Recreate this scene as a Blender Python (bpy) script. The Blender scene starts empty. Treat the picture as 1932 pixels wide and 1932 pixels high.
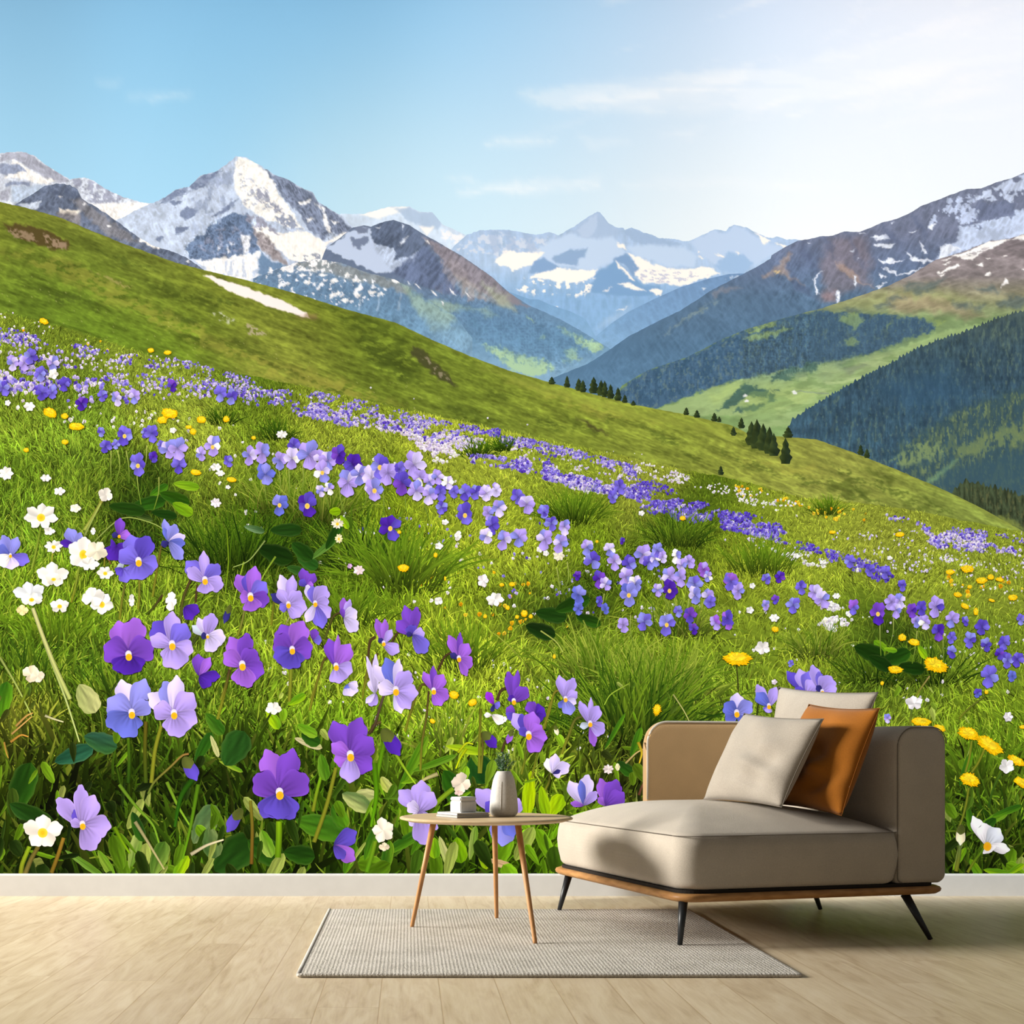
import bpy, bmesh, math, random
import numpy as np
from mathutils import Vector, Matrix
random.seed(5)
rng = np.random.default_rng(11)
scn = bpy.context.scene
COL = scn.collection

# ---------------------------------------------------------------- camera, light, exposure
cam_d = bpy.data.cameras.new('camera')
cam = bpy.data.objects.new('camera', cam_d)
COL.objects.link(cam)
cam.location = (0.0, -6.1607, 0.69)
cam.rotation_euler = (math.radians(90), 0, 0)
cam_d.sensor_width = 36.0
cam_d.lens = 46.584
cam_d.shift_x = 0.10145
cam_d.shift_y = 0.22981
cam_d.clip_start = 0.05
scn.camera = cam

K_WIN, K_FILL, K_AMB = 540.0, 1.15, 0.14      # window, added mural fill, ambient
world = bpy.data.worlds.new('world')
scn.world = world
world.use_nodes = True
bg = world.node_tree.nodes['Background']
bg.inputs['Color'].default_value = (1.0, 0.95, 0.88, 1)
bg.inputs['Strength'].default_value = K_AMB

def area(name, loc, aim, sx, sy, power, color, spread):
    d = bpy.data.lights.new(name, 'AREA')
    d.shape = 'RECTANGLE'; d.size = sx; d.size_y = sy
    d.energy = power; d.color = color; d.spread = math.radians(spread)
    o = bpy.data.objects.new(name, d); COL.objects.link(o)
    o.location = loc
    o.rotation_euler = (Vector(aim) - Vector(loc)).to_track_quat('-Z', 'Y').to_euler()
    return o
# daylight from a tall window far to the left of the room
area('window_light', (-7.0, -0.95, 3.15), (0.6, -1.35, 0.2), 3.0, 2.3, K_WIN, (1.0, 0.955, 0.89), 110)
# fill lamps added out of view to brighten the mural evenly
_e = math.radians(50)
for _x, _p in ((-2.25, 8.8), (-0.75, 12.0), (0.75, 14.2), (2.25, 16.2), (3.75, 16.8)):
    _d = 4.6
    area('mural_fill', (_x, -_d * math.cos(_e), 2.17 + _d * math.sin(_e)), (_x, 0, 2.17), 1.5, 4.3 * math.cos(_e) + 0.25, _p * K_FILL, (0.945, 0.98, 1.0), 14)

scn.view_settings.view_transform = 'Standard'
scn.view_settings.look = 'None'
scn.view_settings.gamma = 1.0
scn.view_settings.exposure = 0.0
scn.view_settings.use_curve_mapping = False
scn.cycles.max_bounces = 6
scn.cycles.diffuse_bounces = 3
scn.cycles.sample_clamp_indirect = 4

# ---------------------------------------------------------------- helpers
def s2l(c):
    c = np.asarray(c, float) / 255.0
    return np.where(c <= 0.04045, c / 12.92, ((c + 0.055) / 1.055) ** 2.4)

def lin(r, g, b):
    c = s2l((r, g, b))
    return (float(c[0]), float(c[1]), float(c[2]), 1.0)

def link(o, parent=None):
    COL.objects.link(o)
    if parent is not None:
        o.parent = parent
        o.location = Vector(o.location) - Vector(parent.location)
    return o

def empty(name, loc, label=None, cat=None, group=None):
    o = bpy.data.objects.new(name, None)
    o.empty_display_size = 0.05
    o.location = loc
    COL.objects.link(o)
    if label:
        o['label'] = label; o['category'] = cat
    if group:
        o['group'] = group
    return o

def tag(o, label, cat, group=None):
    o['label'] = label; o['category'] = cat
    if group:
        o['group'] = group
    return o

def from_bm(name, bm, mat, parent=None, smooth=True):
    me = bpy.data.meshes.new(name)
    bmesh.ops.recalc_face_normals(bm, faces=bm.faces)
    bm.to_mesh(me); bm.free()
    if smooth:
        me.shade_smooth()
    me.materials.append(mat)
    return link(bpy.data.objects.new(name, me), parent)

def from_py(name, vs, fs, mat, parent=None, smooth=True):
    me = bpy.data.meshes.new(name)
    me.from_pydata([tuple(map(float, v)) for v in vs], [], [tuple(map(int, f)) for f in fs])
    me.update()
    if smooth:
        me.shade_smooth()
    me.materials.append(mat)
    return link(bpy.data.objects.new(name, me), parent)

def tube_data(pts, radii, n=10, cap=True):
    pts = [Vector(p) for p in pts]
    if not isinstance(radii, (list, tuple)):
        radii = [radii] * len(pts)
    vs, fs = [], []
    up = Vector((0, 0, 1))
    for i, p in enumerate(pts):
        t = (pts[min(i + 1, len(pts) - 1)] - pts[max(i - 1, 0)]).normalized()
        ref = up if abs(t.dot(up)) < 0.95 else Vector((1, 0, 0))
        x = t.cross(ref).normalized(); y = t.cross(x).normalized()
        for k in range(n):
            a = 2 * math.pi * k / n
            vs.append(p + (x * math.cos(a) + y * math.sin(a)) * radii[i])
    for i in range(len(pts) - 1):
        for k in range(n):
            fs.append((i * n + k, i * n + (k + 1) % n, (i + 1) * n + (k + 1) % n, (i + 1) * n + k))
    if cap:
        fs.append(tuple(range(n))[::-1]); fs.append(tuple(range((len(pts) - 1) * n, len(pts) * n)))
    return vs, fs

def tube(name, pts, radii, mat, parent=None, n=10, closed=False):
    if closed:
        pts = list(pts) + [pts[0], pts[1]]
    vs, fs = tube_data(pts, radii, n, not closed)
    return from_py(name, vs, fs, mat, parent)

# ---------------------------------------------------------------- materials
def new_mat(name):
    m = bpy.data.materials.new(name); m.use_nodes = True
    nt = m.node_tree
    return m, nt, nt.nodes['Principled BSDF']

def N(nt, typ, **kw):
    n = nt.nodes.new(typ)
    for k, v in kw.items():
        if k in n.inputs.keys():
            n.inputs[k].default_value = v
        else:
            setattr(n, k, v)
    return n

def mapping(nt, scale, coord='Object'):
    tc = N(nt, 'ShaderNodeTexCoord'); mp = N(nt, 'ShaderNodeMapping')
    mp.inputs['Scale'].default_value = scale
    nt.links.new(tc.outputs[coord], mp.inputs['Vector'])
    return mp.outputs['Vector']

def ramp(nt, fac, stops):
    r = N(nt, 'ShaderNodeValToRGB')
    e = r.color_ramp.elements
    while len(e) < len(stops):
        e.new(0.5)
    for el, (p, c) in zip(e, stops):
        el.position = p; el.color = c
    nt.links.new(fac, r.inputs['Fac'])
    return r.outputs['Color']

def bump(nt, b, height, strength, dist=0.002):
    bp = N(nt, 'ShaderNodeBump', Strength=strength, Distance=dist)
    nt.links.new(height, bp.inputs['Height'])
    nt.links.new(bp.outputs['Normal'], b.inputs['Normal'])

def plain(name, c, rough=0.5, spec=0.3, nscale=60, amt=0.06):
    m, nt, b = new_mat(name)
    no = N(nt, 'ShaderNodeTexNoise', Scale=nscale, Detail=4.0)
    nt.links.new(mapping(nt, (1, 1, 1)), no.inputs['Vector'])
    c = np.array(c)
    col = ramp(nt, no.outputs['Fac'], [(0.3, tuple(c[:3] * (1 - amt)) + (1,)), (0.7, tuple(np.minimum(c[:3] * (1 + amt), 1)) + (1,))])
    nt.links.new(col, b.inputs['Base Color'])
    b.inputs['Roughness'].default_value = rough
    b.inputs['Specular IOR Level'].default_value = spec
    return m

def fabric(name, c, weave=900, amt=0.16, rough=0.95, bstr=0.35):
    m, nt, b = new_mat(name)
    v = mapping(nt, (1, 1, 1))
    no = N(nt, 'ShaderNodeTexNoise', Scale=weave * 0.5, Detail=3.0)
    nt.links.new(v, no.inputs['Vector'])
    n2 = N(nt, 'ShaderNodeTexNoise', Scale=9.0, Detail=4.0)
    nt.links.new(v, n2.inputs['Vector'])
    mx = N(nt, 'ShaderNodeMath', operation='MULTIPLY_ADD')
    nt.links.new(n2.outputs['Fac'], mx.inputs[0]); mx.inputs[1].default_value = 0.35
    nt.links.new(no.outputs['Fac'], mx.inputs[2])
    c = np.array(c)
    col = ramp(nt, mx.outputs[0], [(0.45, tuple(c[:3] * (1 - amt)) + (1,)), (0.9, tuple(np.minimum(c[:3] * (1 + amt), 1)) + (1,))])
    nt.links.new(col, b.inputs['Base Color'])
    b.inputs['Roughness'].default_value = rough
    b.inputs['Specular IOR Level'].default_value = 0.15
    b.inputs['Sheen Weight'].default_value = 0.15
    w1 = N(nt, 'ShaderNodeTexWave', Scale=weave * 0.35, bands_direction='X', Distortion=1.0)
    w2 = N(nt, 'ShaderNodeTexWave', Scale=weave * 0.35, bands_direction='Z', Distortion=1.0)
    nt.links.new(v, w1.inputs['Vector']); nt.links.new(v, w2.inputs['Vector'])
    ad = N(nt, 'ShaderNodeMath', operation='ADD')
    nt.links.new(w1.outputs['Fac'], ad.inputs[0]); nt.links.new(w2.outputs['Fac'], ad.inputs[1])
    bump(nt, b, ad.outputs[0], bstr, 0.0012)
    return m

def wood(name, c1, c2, scale=(6, 60, 60), rough=0.45):
    m, nt, b = new_mat(name)
    no = N(nt, 'ShaderNodeTexNoise', Scale=1.0, Detail=6.0, Distortion=0.6)
    nt.links.new(mapping(nt, scale), no.inputs['Vector'])
    col = ramp(nt, no.outputs['Fac'], [(0.3, c1), (0.7, c2)])
    nt.links.new(col, b.inputs['Base Color'])
    b.inputs['Roughness'].default_value = rough
    b.inputs['Specular IOR Level'].default_value = 0.3
    bump(nt, b, no.outputs['Fac'], 0.05, 0.001)
    return m

def floor_material():
    m, nt, b = new_mat('oak_planks')
    tc = N(nt, 'ShaderNodeTexCoord'); sp = N(nt, 'ShaderNodeSeparateXYZ')
    nt.links.new(tc.outputs['Object'], sp.inputs[0])
    def mth(op, a, bb=None, cc=None):
        n = N(nt, 'ShaderNodeMath', operation=op)
        for i, q in enumerate((a, bb, cc)):
            if q is None: continue
            if isinstance(q, (int, float)): n.inputs[i].default_value = q
            else: nt.links.new(q, n.inputs[i])
        return n.outputs[0]
    px = mth('DIVIDE', mth('ADD', sp.outputs['X'], -0.040 + 16.6), 0.1665)
    pi_ = mth('FLOOR', px); pf = mth('FRACT', px)
    wn = N(nt, 'ShaderNodeTexWhiteNoise', noise_dimensions='1D'); nt.links.new(pi_, wn.inputs['W'])
    py = mth('ADD', mth('DIVIDE', sp.outputs['Y'], 2.3), mth('MULTIPLY', wn.outputs['Value'], 7.3))
    yi = mth('FLOOR', py); yf = mth('FRACT', py)
    cmb = N(nt, 'ShaderNodeCombineXYZ'); nt.links.new(pi_, cmb.inputs[0]); nt.links.new(yi, cmb.inputs[1])
    w2 = N(nt, 'ShaderNodeTexWhiteNoise', noise_dimensions='2D'); nt.links.new(cmb.outputs[0], w2.inputs['Vector'])
    gv = N(nt, 'ShaderNodeCombineXYZ')
    nt.links.new(mth('MULTIPLY', sp.outputs['X'], 9.0), gv.inputs[0])
    nt.links.new(mth('MULTIPLY', sp.outputs['Y'], 1.3), gv.inputs[1])
    nt.links.new(mth('MULTIPLY', w2.outputs['Value'], 40.0), gv.inputs[2])
    g = N(nt, 'ShaderNodeTexNoise', Scale=1.6, Detail=8.0, Roughness=0.62, Distortion=1.6)
    nt.links.new(gv.outputs[0], g.inputs['Vector'])
    fine = N(nt, 'ShaderNodeTexNoise', Scale=1.0, Detail=3.0)
    nt.links.new(mapping(nt, (130, 5, 1)), fine.inputs['Vector'])
    f = mth('ADD', mth('MULTIPLY', g.outputs['Fac'], 0.75), mth('MULTIPLY', fine.outputs['Fac'], 0.25))
    base = ramp(nt, f, [(0.28, lin(176, 154, 122)), (0.45, lin(202, 183, 152)), (0.56, lin(211, 194, 164)), (0.75, lin(220, 206, 179))])
    tint = N(nt, 'ShaderNodeMix', data_type='RGBA', blend_type='MULTIPLY')
    tint.inputs[0].default_value = 1.0
    pl = ramp(nt, w2.outputs['Value'], [(0.0, (0.90, 0.885, 0.87, 1)), (0.5, (0.97, 0.965, 0.96, 1)), (1.0, (1.0, 1.0, 1.0, 1))])
    nt.links.new(base, tint.inputs[6]); nt.links.new(pl, tint.inputs[7])
    ex = mth('MINIMUM', pf, mth('SUBTRACT', 1.0, pf))
    ey = mth('MULTIPLY', mth('MINIMUM', yf, mth('SUBTRACT', 1.0, yf)), 13.8)
    e = mth('MINIMUM', ex, ey)
    seam = N(nt, 'ShaderNodeMapRange'); nt.links.new(e, seam.inputs['Value'])
    seam.inputs['From Min'].default_value = 0.0; seam.inputs['From Max'].default_value = 0.016
    sm = N(nt, 'ShaderNodeMix', data_type='RGBA')
    nt.links.new(seam.outputs[0], sm.inputs[0]); sm.inputs[6].default_value = lin(182, 158, 124)
    nt.links.new(tint.outputs[2], sm.inputs[7])
    nt.links.new(sm.outputs[2], b.inputs['Base Color'])
    b.inputs['Roughness'].default_value = 0.42
    b.inputs['Specular IOR Level'].default_value = 0.25
    hh = mth('ADD', mth('MULTIPLY', f, 0.3), seam.outputs[0])
    bump(nt, b, hh, 0.12, 0.002)
    return m

def rug_material():
    m, nt, b = new_mat('woven_rug')
    v = mapping(nt, (1, 1, 1))
    w = N(nt, 'ShaderNodeTexWave', Scale=26.0, Distortion=3.0, Detail=3.0, bands_direction='X')
    w.inputs['Detail Scale'].default_value = 6.0
    nt.links.new(v, w.inputs['Vector'])
    n1 = N(nt, 'ShaderNodeTexNoise', Scale=190.0, Detail=3.0); nt.links.new(v, n1.inputs['Vector'])
    n2 = N(nt, 'ShaderNodeTexNoise', Scale=7.0, Detail=5.0); nt.links.new(v, n2.inputs['Vector'])
    a = N(nt, 'ShaderNodeMath', operation='MULTIPLY_ADD'); nt.links.new(w.outputs['Fac'], a.inputs[0]); a.inputs[1].default_value = 0.2
    nt.links.new(n1.outputs['Fac'], a.inputs[2])
    c = N(nt, 'ShaderNodeMath', operation='MULTIPLY_ADD'); nt.links.new(n2.outputs['Fac'], c.inputs[0]); c.inputs[1].default_value = 0.5
    nt.links.new(a.outputs[0], c.inputs[2])
    col = ramp(nt, c.outputs[0], [(0.5, lin(150, 143, 132)), (0.8, lin(192, 186, 175)), (1.0, lin(212, 206, 196))])
    nt.links.new(col, b.inputs['Base Color'])
    b.inputs['Roughness'].default_value = 1.0; b.inputs['Specular IOR Level'].default_value = 0.05
    bump(nt, b, a.outputs[0], 0.7, 0.006)
    return m

M_FLOOR = floor_material()
M_RUG = rug_material()
M_RUGEDGE = fabric('rug_binding', lin(205, 200, 190)[:3], 500)
M_WALL = plain('white_paint', lin(226, 222, 215)[:3], 0.8, 0.2, 20, 0.02)
M_BASE = plain('white_gloss_trim', lin(206, 204, 200)[:3], 0.5, 0.3, 20, 0.02)
M_FAB = fabric('taupe_weave', lin(184, 174, 159)[:3])
M_TAN = fabric('tan_weave', lin(168, 136, 94)[:3])
M_PIL = fabric('oatmeal_linen', lin(164, 155, 142)[:3], 700)
M_RUST = fabric('rust_linen', lin(158, 96, 26)[:3], 700, 0.14)
M_SEAM = plain('seam_thread', lin(112, 104, 94)[:3], 0.9, 0.1)
M_RUSTSEAM = plain('rust_thread', lin(120, 74, 28)[:3], 0.9, 0.1)
M_WOOD = wood('warm_oak', lin(150, 104, 58), lin(186, 138, 84), (14, 14, 60))
M_TABLE = wood('pale_oak', lin(206, 176, 136), lin(222, 196, 156), (5, 60, 60))
M_LEGW = wood('beech', lin(176, 124, 76), lin(200, 150, 98), (60, 60, 5))
M_BLACK = plain('black_metal', (0.012, 0.014, 0.016), 0.4, 0.5)
M_DARK = plain('gap_black', (0.02, 0.016, 0.013), 0.8, 0.2)
M_VASE = plain('matt_ceramic', lin(206, 202, 194)[:3], 0.75, 0.25, 160, 0.08)
M_WHITE = plain('white_card', lin(214, 213, 210)[:3], 0.6, 0.3)
M_PAPER = plain('book_pages', lin(196, 190, 180)[:3], 0.9, 0.1, 300, 0.1)
M_GREY = plain('grey_cover', lin(176, 174, 170)[:3], 0.6, 0.3)
M_SPRIG = plain('needle_green', lin(58, 100, 56)[:3], 0.7, 0.3, 90, 0.5)
M_SPRIGW = plain('frosted_needle', lin(150, 172, 158)[:3], 0.7, 0.3, 90, 0.3)

# ---------------------------------------------------------------- room shell
def slab(name, x0, x1, y0, y1, z0, z1, mat, bevel=0.0):
    bm = bmesh.new()
    bmesh.ops.create_cube(bm, size=1)
    for v in bm.verts:
        v.co = Vector((x0 + (v.co.x + .5) * (x1 - x0), y0 + (v.co.y + .5) * (y1 - y0), z0 + (v.co.z + .5) * (z1 - z0)))
    if bevel:
        bmesh.ops.bevel(bm, geom=list(bm.edges), offset=bevel, segments=3, affect='EDGES')
    return from_bm(name, bm, mat, None, False)

XL, XR = -2.364, 3.349
fl = slab('floor', -3.1, 4.0, -6.5, 0.06, -0.08, 0.0, M_FLOOR); fl['kind'] = 'structure'
wl = slab('wall_back', XL, XR, 0.0, 0.12, 0.0, 4.31, M_WALL); wl['kind'] = 'structure'

def baseboard():
    prof = [(0.0, 0.0), (-0.016, 0.0), (-0.016, 0.094), (-0.0145, 0.099), (-0.011, 0.1025), (-0.007, 0.1035), (0.0, 0.1035)]
    vs, fs = [], []
    for x in (XL, XR):
        vs += [(x, p[0], p[1]) for p in prof]
    n = len(prof)
    for i in range(n):
        fs.append((i, (i + 1) % n, n + (i + 1) % n, n + i))
    fs += [tuple(range(n)), tuple(range(n, 2 * n))[::-1]]
    o = from_py('baseboard_back', vs, fs, M_BASE, None, False)
    o['kind'] = 'structure'
baseboard()
# ---------------------------------------------------------------- wall mural: ONE flat printed sheet on the wall
# Printed ink only: every element below lies within a few millimetres of the wall, at its place on the sheet.
# (u, v) are positions on the sheet, 406 units to the metre, v downwards.
INK = 1.0
m_ink, _nt, _b = new_mat('printed_ink')
_at = N(_nt, 'ShaderNodeAttribute', attribute_name='ink')
_nt.links.new(_at.outputs['Color'], _b.inputs['Base Color'])
_b.inputs['Roughness'].default_value = 1.0
_b.inputs['Specular IOR Level'].default_value = 0.0

MURAL = empty('wall_mural', (0.42, -0.001, 0.1035),
              'alpine meadow photo mural with violets and snowy peaks covering the whole back wall', 'mural')

def ink_mesh(name, u, v, y, polys, cols, kind=None, label=None):
    """u, v: 1-D arrays; y: scalar or array (depth); polys (F,3|4) index array; cols (N,3) sRGB 0..255"""
    u = np.clip(np.asarray(u, float), -190, 2130); v = np.clip(np.asarray(v, float), -60, 1690)   # the sheet's edges
    n = len(u)
    co = np.empty((n, 3), np.float32)
    co[:, 0] = (u - 770) / 406.0 - MURAL.location.x
    co[:, 1] = y - MURAL.location.y
    co[:, 2] = (1690 - v) / 406.0 - MURAL.location.z
    polys = np.asarray(polys, np.int32)
    f, k = polys.shape
    me = bpy.data.meshes.new(name)
    me.vertices.add(n); me.vertices.foreach_set('co', co.ravel())
    me.loops.add(f * k); me.loops.foreach_set('vertex_index', polys.ravel())
    me.polygons.add(f)
    me.polygons.foreach_set('loop_start', np.arange(0, f * k, k, dtype=np.int32))
    me.update(calc_edges=True)
    c = np.ones((n, 4), np.float32)
    c[:, :3] = np.clip(s2l(np.clip(cols, 0, 255)) / INK, 0.002, 0.97)
    a = me.attributes.new('ink', 'FLOAT_COLOR', 'POINT')
    a.data.foreach_set('color', c.ravel())
    me.materials.append(m_ink)
    o = bpy.data.objects.new(name, me)
    COL.objects.link(o); o.parent = MURAL
    if kind: o['kind'] = kind
    if label: o['label'] = label
    return o

def LAY(k): return -0.0012 - 0.00008 * k

_T = rng.random((256, 256))
def vn(x, y):
    xi = np.floor(x).astype(int); yi = np.floor(y).astype(int)
    fx = x - xi; fy = y - yi
    fx = fx * fx * (3 - 2 * fx); fy = fy * fy * (3 - 2 * fy)
    a = _T[xi & 255, yi & 255]; b = _T[(xi + 1) & 255, yi & 255]
    c = _T[xi & 255, (yi + 1) & 255]; d = _T[(xi + 1) & 255, (yi + 1) & 255]
    return (a * (1 - fx) + b * fx) * (1 - fy) + (c * (1 - fx) + d * fx) * fy
def fbm(x, y, o=4):
    s = 0; a = .5; t = 0
    for i in range(o):
        s = s + a * vn(x * 2 ** i + 17.3 * i, y * 2 ** i + 31.7 * i); t += a; a *= .55
    return s / t
def ridge(x, y, o=4):
    s = 0; a = .5; t = 0
    for i in range(o):
        s = s + a * (1 - np.abs(2 * vn(x * 2 ** i + 7.1 * i, y * 2 ** i + 3.3 * i) - 1)); t += a; a *= .55
    return s / t
def sst(a, b, x):
    t = np.clip((x - a) / (b - a), 0, 1); return t * t * (3 - 2 * t)

def sdf(X, Y, pts):
    P = np.asarray(pts, float); Q = np.roll(P, -1, 0)
    d = np.full(X.shape, 1e9); ins = np.zeros(X.shape, bool)
    for (x0, y0), (x1, y1) in zip(P, Q):
        ex, ey = x1 - x0, y1 - y0
        L = ex * ex + ey * ey + 1e-9
        t = np.clip(((X - x0) * ex + (Y - y0) * ey) / L, 0, 1)
        d = np.minimum(d, (X - x0 - t * ex) ** 2 + (Y - y0 - t * ey) ** 2)
        if y0 != y1:
            c = ((y0 > Y) != (y1 > Y)) & (X < (x1 - x0) * (Y - y0) / (y1 - y0) + x0)
            ins ^= c
    return np.sqrt(d) * np.where(ins, 1, -1)

def Z(ox, oy, s):
    return lambda pts: [(ox + p[0] / s, oy + p[1] / s) for p in pts]

class Ink:
    def __init__(self, X, Y, col):
        self.X, self.Y = X, Y
        self.C = np.empty((len(X), 3)); self.C[:] = col
    def mask(self, pts, f=3, w=0, ws=14):
        P = np.asarray(pts); m = f + w + 2
        sel = np.where((self.X > P[:, 0].min() - m) & (self.X < P[:, 0].max() + m) & (self.Y > P[:, 1].min() - m) & (self.Y < P[:, 1].max() + m))[0]
        x, y = self.X[sel], self.Y[sel]
        if w:
            a = fbm(x / ws, y / ws, 4) - .5; b = fbm(x / ws + 40, y / ws + 9, 4) - .5
            x, y = x + 3.2 * w * a, y + 3.2 * w * b
        return sel, sst(-f, f, sdf(x, y, P))
    def poly(self, pts, col, f=3, w=0, ws=14, op=1.0, thr=None, ns=10, ax=(1, 1)):
        sel, m = self.mask(pts, f, w, ws)
        if thr is not None:
            n = fbm(self.X[sel] * ax[0] / ns + 5, self.Y[sel] * ax[1] / ns + 8, 4)
            m = m * sst(thr - .05, thr + .05, n)
        m = (m * op)[:, None]
        self.C[sel] = self.C[sel] * (1 - m) + np.asarray(col, float) * m
    def mottle(self, pts, amt=.16, ns=5.0, ax=(1, 1), rot=.4, f=4):
        """crags: fine light and dark flecks inside an outline"""
        sel, m = self.mask(pts, f, 3, 9)
        c, s = math.cos(rot), math.sin(rot)
        x, y = self.X[sel], self.Y[sel]
        u, v = (x * c + y * s) * ax[0], (-x * s + y * c) * ax[1]
        n = ridge(u / ns, v / ns, 4) + .7 * fbm(u / (ns * 3) + 9, v / (ns * 3), 3)
        n = (n - n.mean()) / (n.std() + 1e-6)
        self.C[sel] *= (1 + amt * np.clip(n, -2, 2) * m)[:, None]
    def grade(self, stops, op=1.0):
        """vertical print gradient by sheet height"""
        ys = [s[0] for s in stops]
        g = np.stack([np.interp(self.Y, ys, [s[1][k] for s in stops]) for k in range(3)], 1)
        self.C = self.C * (1 - op) + g * op
    def grain(self, amt, sx, sy, rot=0.0, o=4, rid=True):
        c, s = math.cos(rot), math.sin(rot)
        a = (self.X * c + self.Y * s) / sx; b = (-self.X * s + self.Y * c) / sy
        n = (ridge if rid else fbm)(a, b, o)
        self.C *= (1 + amt * (n - n.mean()) / max(n.std(), 1e-6))[:, None]

def curtain(name, top, bot, dx, layer, paint, jag=0.0, js=6.0, x0=-190, x1=2130, spikes=None, kind=None):
    """sheet area hanging from a skyline polyline down to a lower polyline, printed by paint(Ink)"""
    top = np.asarray(top, float); bot = np.asarray(bot, float)
    x0 = max(x0, top[0, 0]); x1 = min(x1, top[-1, 0])
    nx = int((x1 - x0) / dx) + 1
    xs = np.linspace(x0, x1, nx)
    t = np.interp(xs, top[:, 0], top[:, 1]); b = np.interp(xs, bot[:, 0], bot[:, 1])
    if jag:
        t = t + jag * (fbm(xs / js, xs * 0 + 3.7 + layer, 4) - .5) * 2
    if spikes:
        h, per = spikes
        ph = xs / per + 2.5 * fbm(xs / 40, xs * 0 + 1.1, 2)
        k = np.floor(ph)
        t = t - h * (0.35 + _T[(k.astype(int) * 7) & 255, 5]) * (1 - np.abs(2 * (ph - k) - 1)) * 1.1
    b = np.maximum(b, t + 0.5)
    ny = int(np.max(b - t) / dx) + 2
    s = np.linspace(0, 1, ny)
    U = np.repeat(xs[:, None], ny, 1); V = t[:, None] + (b - t)[:, None] * s[None]
    ink = Ink(U.ravel(), V.ravel(), (128, 128, 128))
    ink.top = np.repeat(t[:, None], ny, 1).ravel()
    paint(ink)
    i = np.arange(nx - 1)[:, None] * ny + np.arange(ny - 1)[None]
    i = i.ravel()
    q = np.stack([i, i + 1, i + ny + 1, i + ny], 1)
    return ink_mesh(name, ink.X, ink.Y, LAY(layer), q, ink.C, kind)

def idw(u, v, pts, sig=70.0):
    P = np.array([(a[0], a[1]) for a in pts], float); Cc = np.array([a[2] for a in pts], float)
    num = 0; den = 0
    for k in range(len(P)):
        d2 = ((u - P[k, 0]) ** 2 + (v - P[k, 1]) ** 2) / (sig * sig)
        w = np.exp(-.5 * d2) + 2e-4 / (1 + d2 * d2 * .02)
        num = num + w[:, None] * Cc[k]; den = den + w
    return num / den[:, None]

# ---- sky
SKY = [(0, 0, (134, 187, 226)), (0, -60, (130, 184, 224)), (300, 20, (128, 184, 226)), (620, 20, (126, 184, 228)), (900, 40, (140, 193, 232)), (0, 150, (150, 200, 232)), (300, 160, (146, 200, 233)),
       (620, 180, (155, 206, 237)), (0, 270, (168, 212, 238)), (250, 300, (170, 213, 238)), (700, 320, (190, 224, 241)), (1000, 120, (166, 206, 238)), (960, 260, (190, 221, 241)), (760, 390, (208, 231, 242)),
       (1200, 40, (163, 202, 237)), (1200, 180, (204, 222, 243)), (1180, 300, (208, 229, 243)), (1000, 400, (222, 237, 243)), (1350, 110, (208, 222, 244)), (1500, 40, (206, 219, 244)), (1700, 60, (236, 237, 248)),
       (1900, 20, (240, 240, 250)), (1930, 140, (232, 236, 248)), (1600, 180, (236, 239, 248)), (1400, 240, (224, 236, 246)), (1700, 250, (226, 238, 248)), (1400, 350, (234, 241, 246)), (1300, 410, (246, 246, 245)), (1500, 430, (252, 250, 245)),
       (1850, 280, (248, 249, 251)), (1650, 370, (250, 250, 248)), (2100, 200, (240, 242, 250)), (-180, 200, (150, 198, 230))]
def p_sky(k):
    k.C = idw(k.X, k.Y, SKY, 150)
    r = -0.24
    a = k.X * math.cos(r) - k.Y * math.sin(r) * -1; b = k.X * math.sin(-r) + k.Y * math.cos(r)
    n = fbm(k.X / 260 + .3, (k.Y + .26 * k.X) / 46, 5)
    m = sst(.5, .78, n) * sst(950, 1300, k.X) * sst(330, 190, k.Y + .05 * (k.X - 1400)) * .8
    k.C = k.C * (1 - m[:, None]) + np.array((246, 245, 250)) * m[:, None]
    for pts, op in [([(980, 175), (1200, 150), (1420, 120), (1400, 165), (1200, 200), (1040, 205)], .4), ([(1080, 190), (1330, 150), (1560, 100), (1760, 60), (1932, 40), (1932, 110), (1700, 160), (1450, 205), (1200, 215)], .42),
                    ([(870, 362), (980, 344), (1130, 342), (1130, 352), (990, 362)], .6), ([(915, 270), (960, 262), (1040, 261), (960, 268)], .6), ([(1095, 262), (1190, 268), (1120, 280)], .4),
                    ([(190, 153), (220, 155), (215, 160)], .4), ([(240, 180), (350, 182), (300, 190)], .35), ([(1680, 188), (1720, 183), (1700, 190)], .7), ([(1760, 222), (1840, 212), (1932, 205), (1850, 220)], .6),
                    ([(1480, 215), (1530, 210), (1500, 222)], .5), ([(850, 335), (890, 332), (905, 342)], .35), ([(1250, 255), (1330, 240), (1300, 255)], .35), ([(1180, 345), (1400, 335), (1600, 350), (1400, 355)], .35)]:
        k.poly(pts, (246, 246, 249), 16, 8, 40, op * .62); k.poly(pts, (248, 248, 250), 7, 9, 22, op * .55, .5, 46, (.35, 2.6))
curtain('printed_sky', [(-190, -60), (2130, -60)], [(-190, 640), (500, 640), (2130, 640)], 7, 0, p_sky)

z1 = Z(0, 260, 3.01875); z2 = Z(560, 340, 3.01875); z3 = Z(1000, 360, 3.864); z4 = Z(1400, 300, 3.6316); zq = Z(1200, 640, 2.639)
SN = (250, 246, 243); SH = (196, 207, 228); RK = (116, 129, 156)

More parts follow.
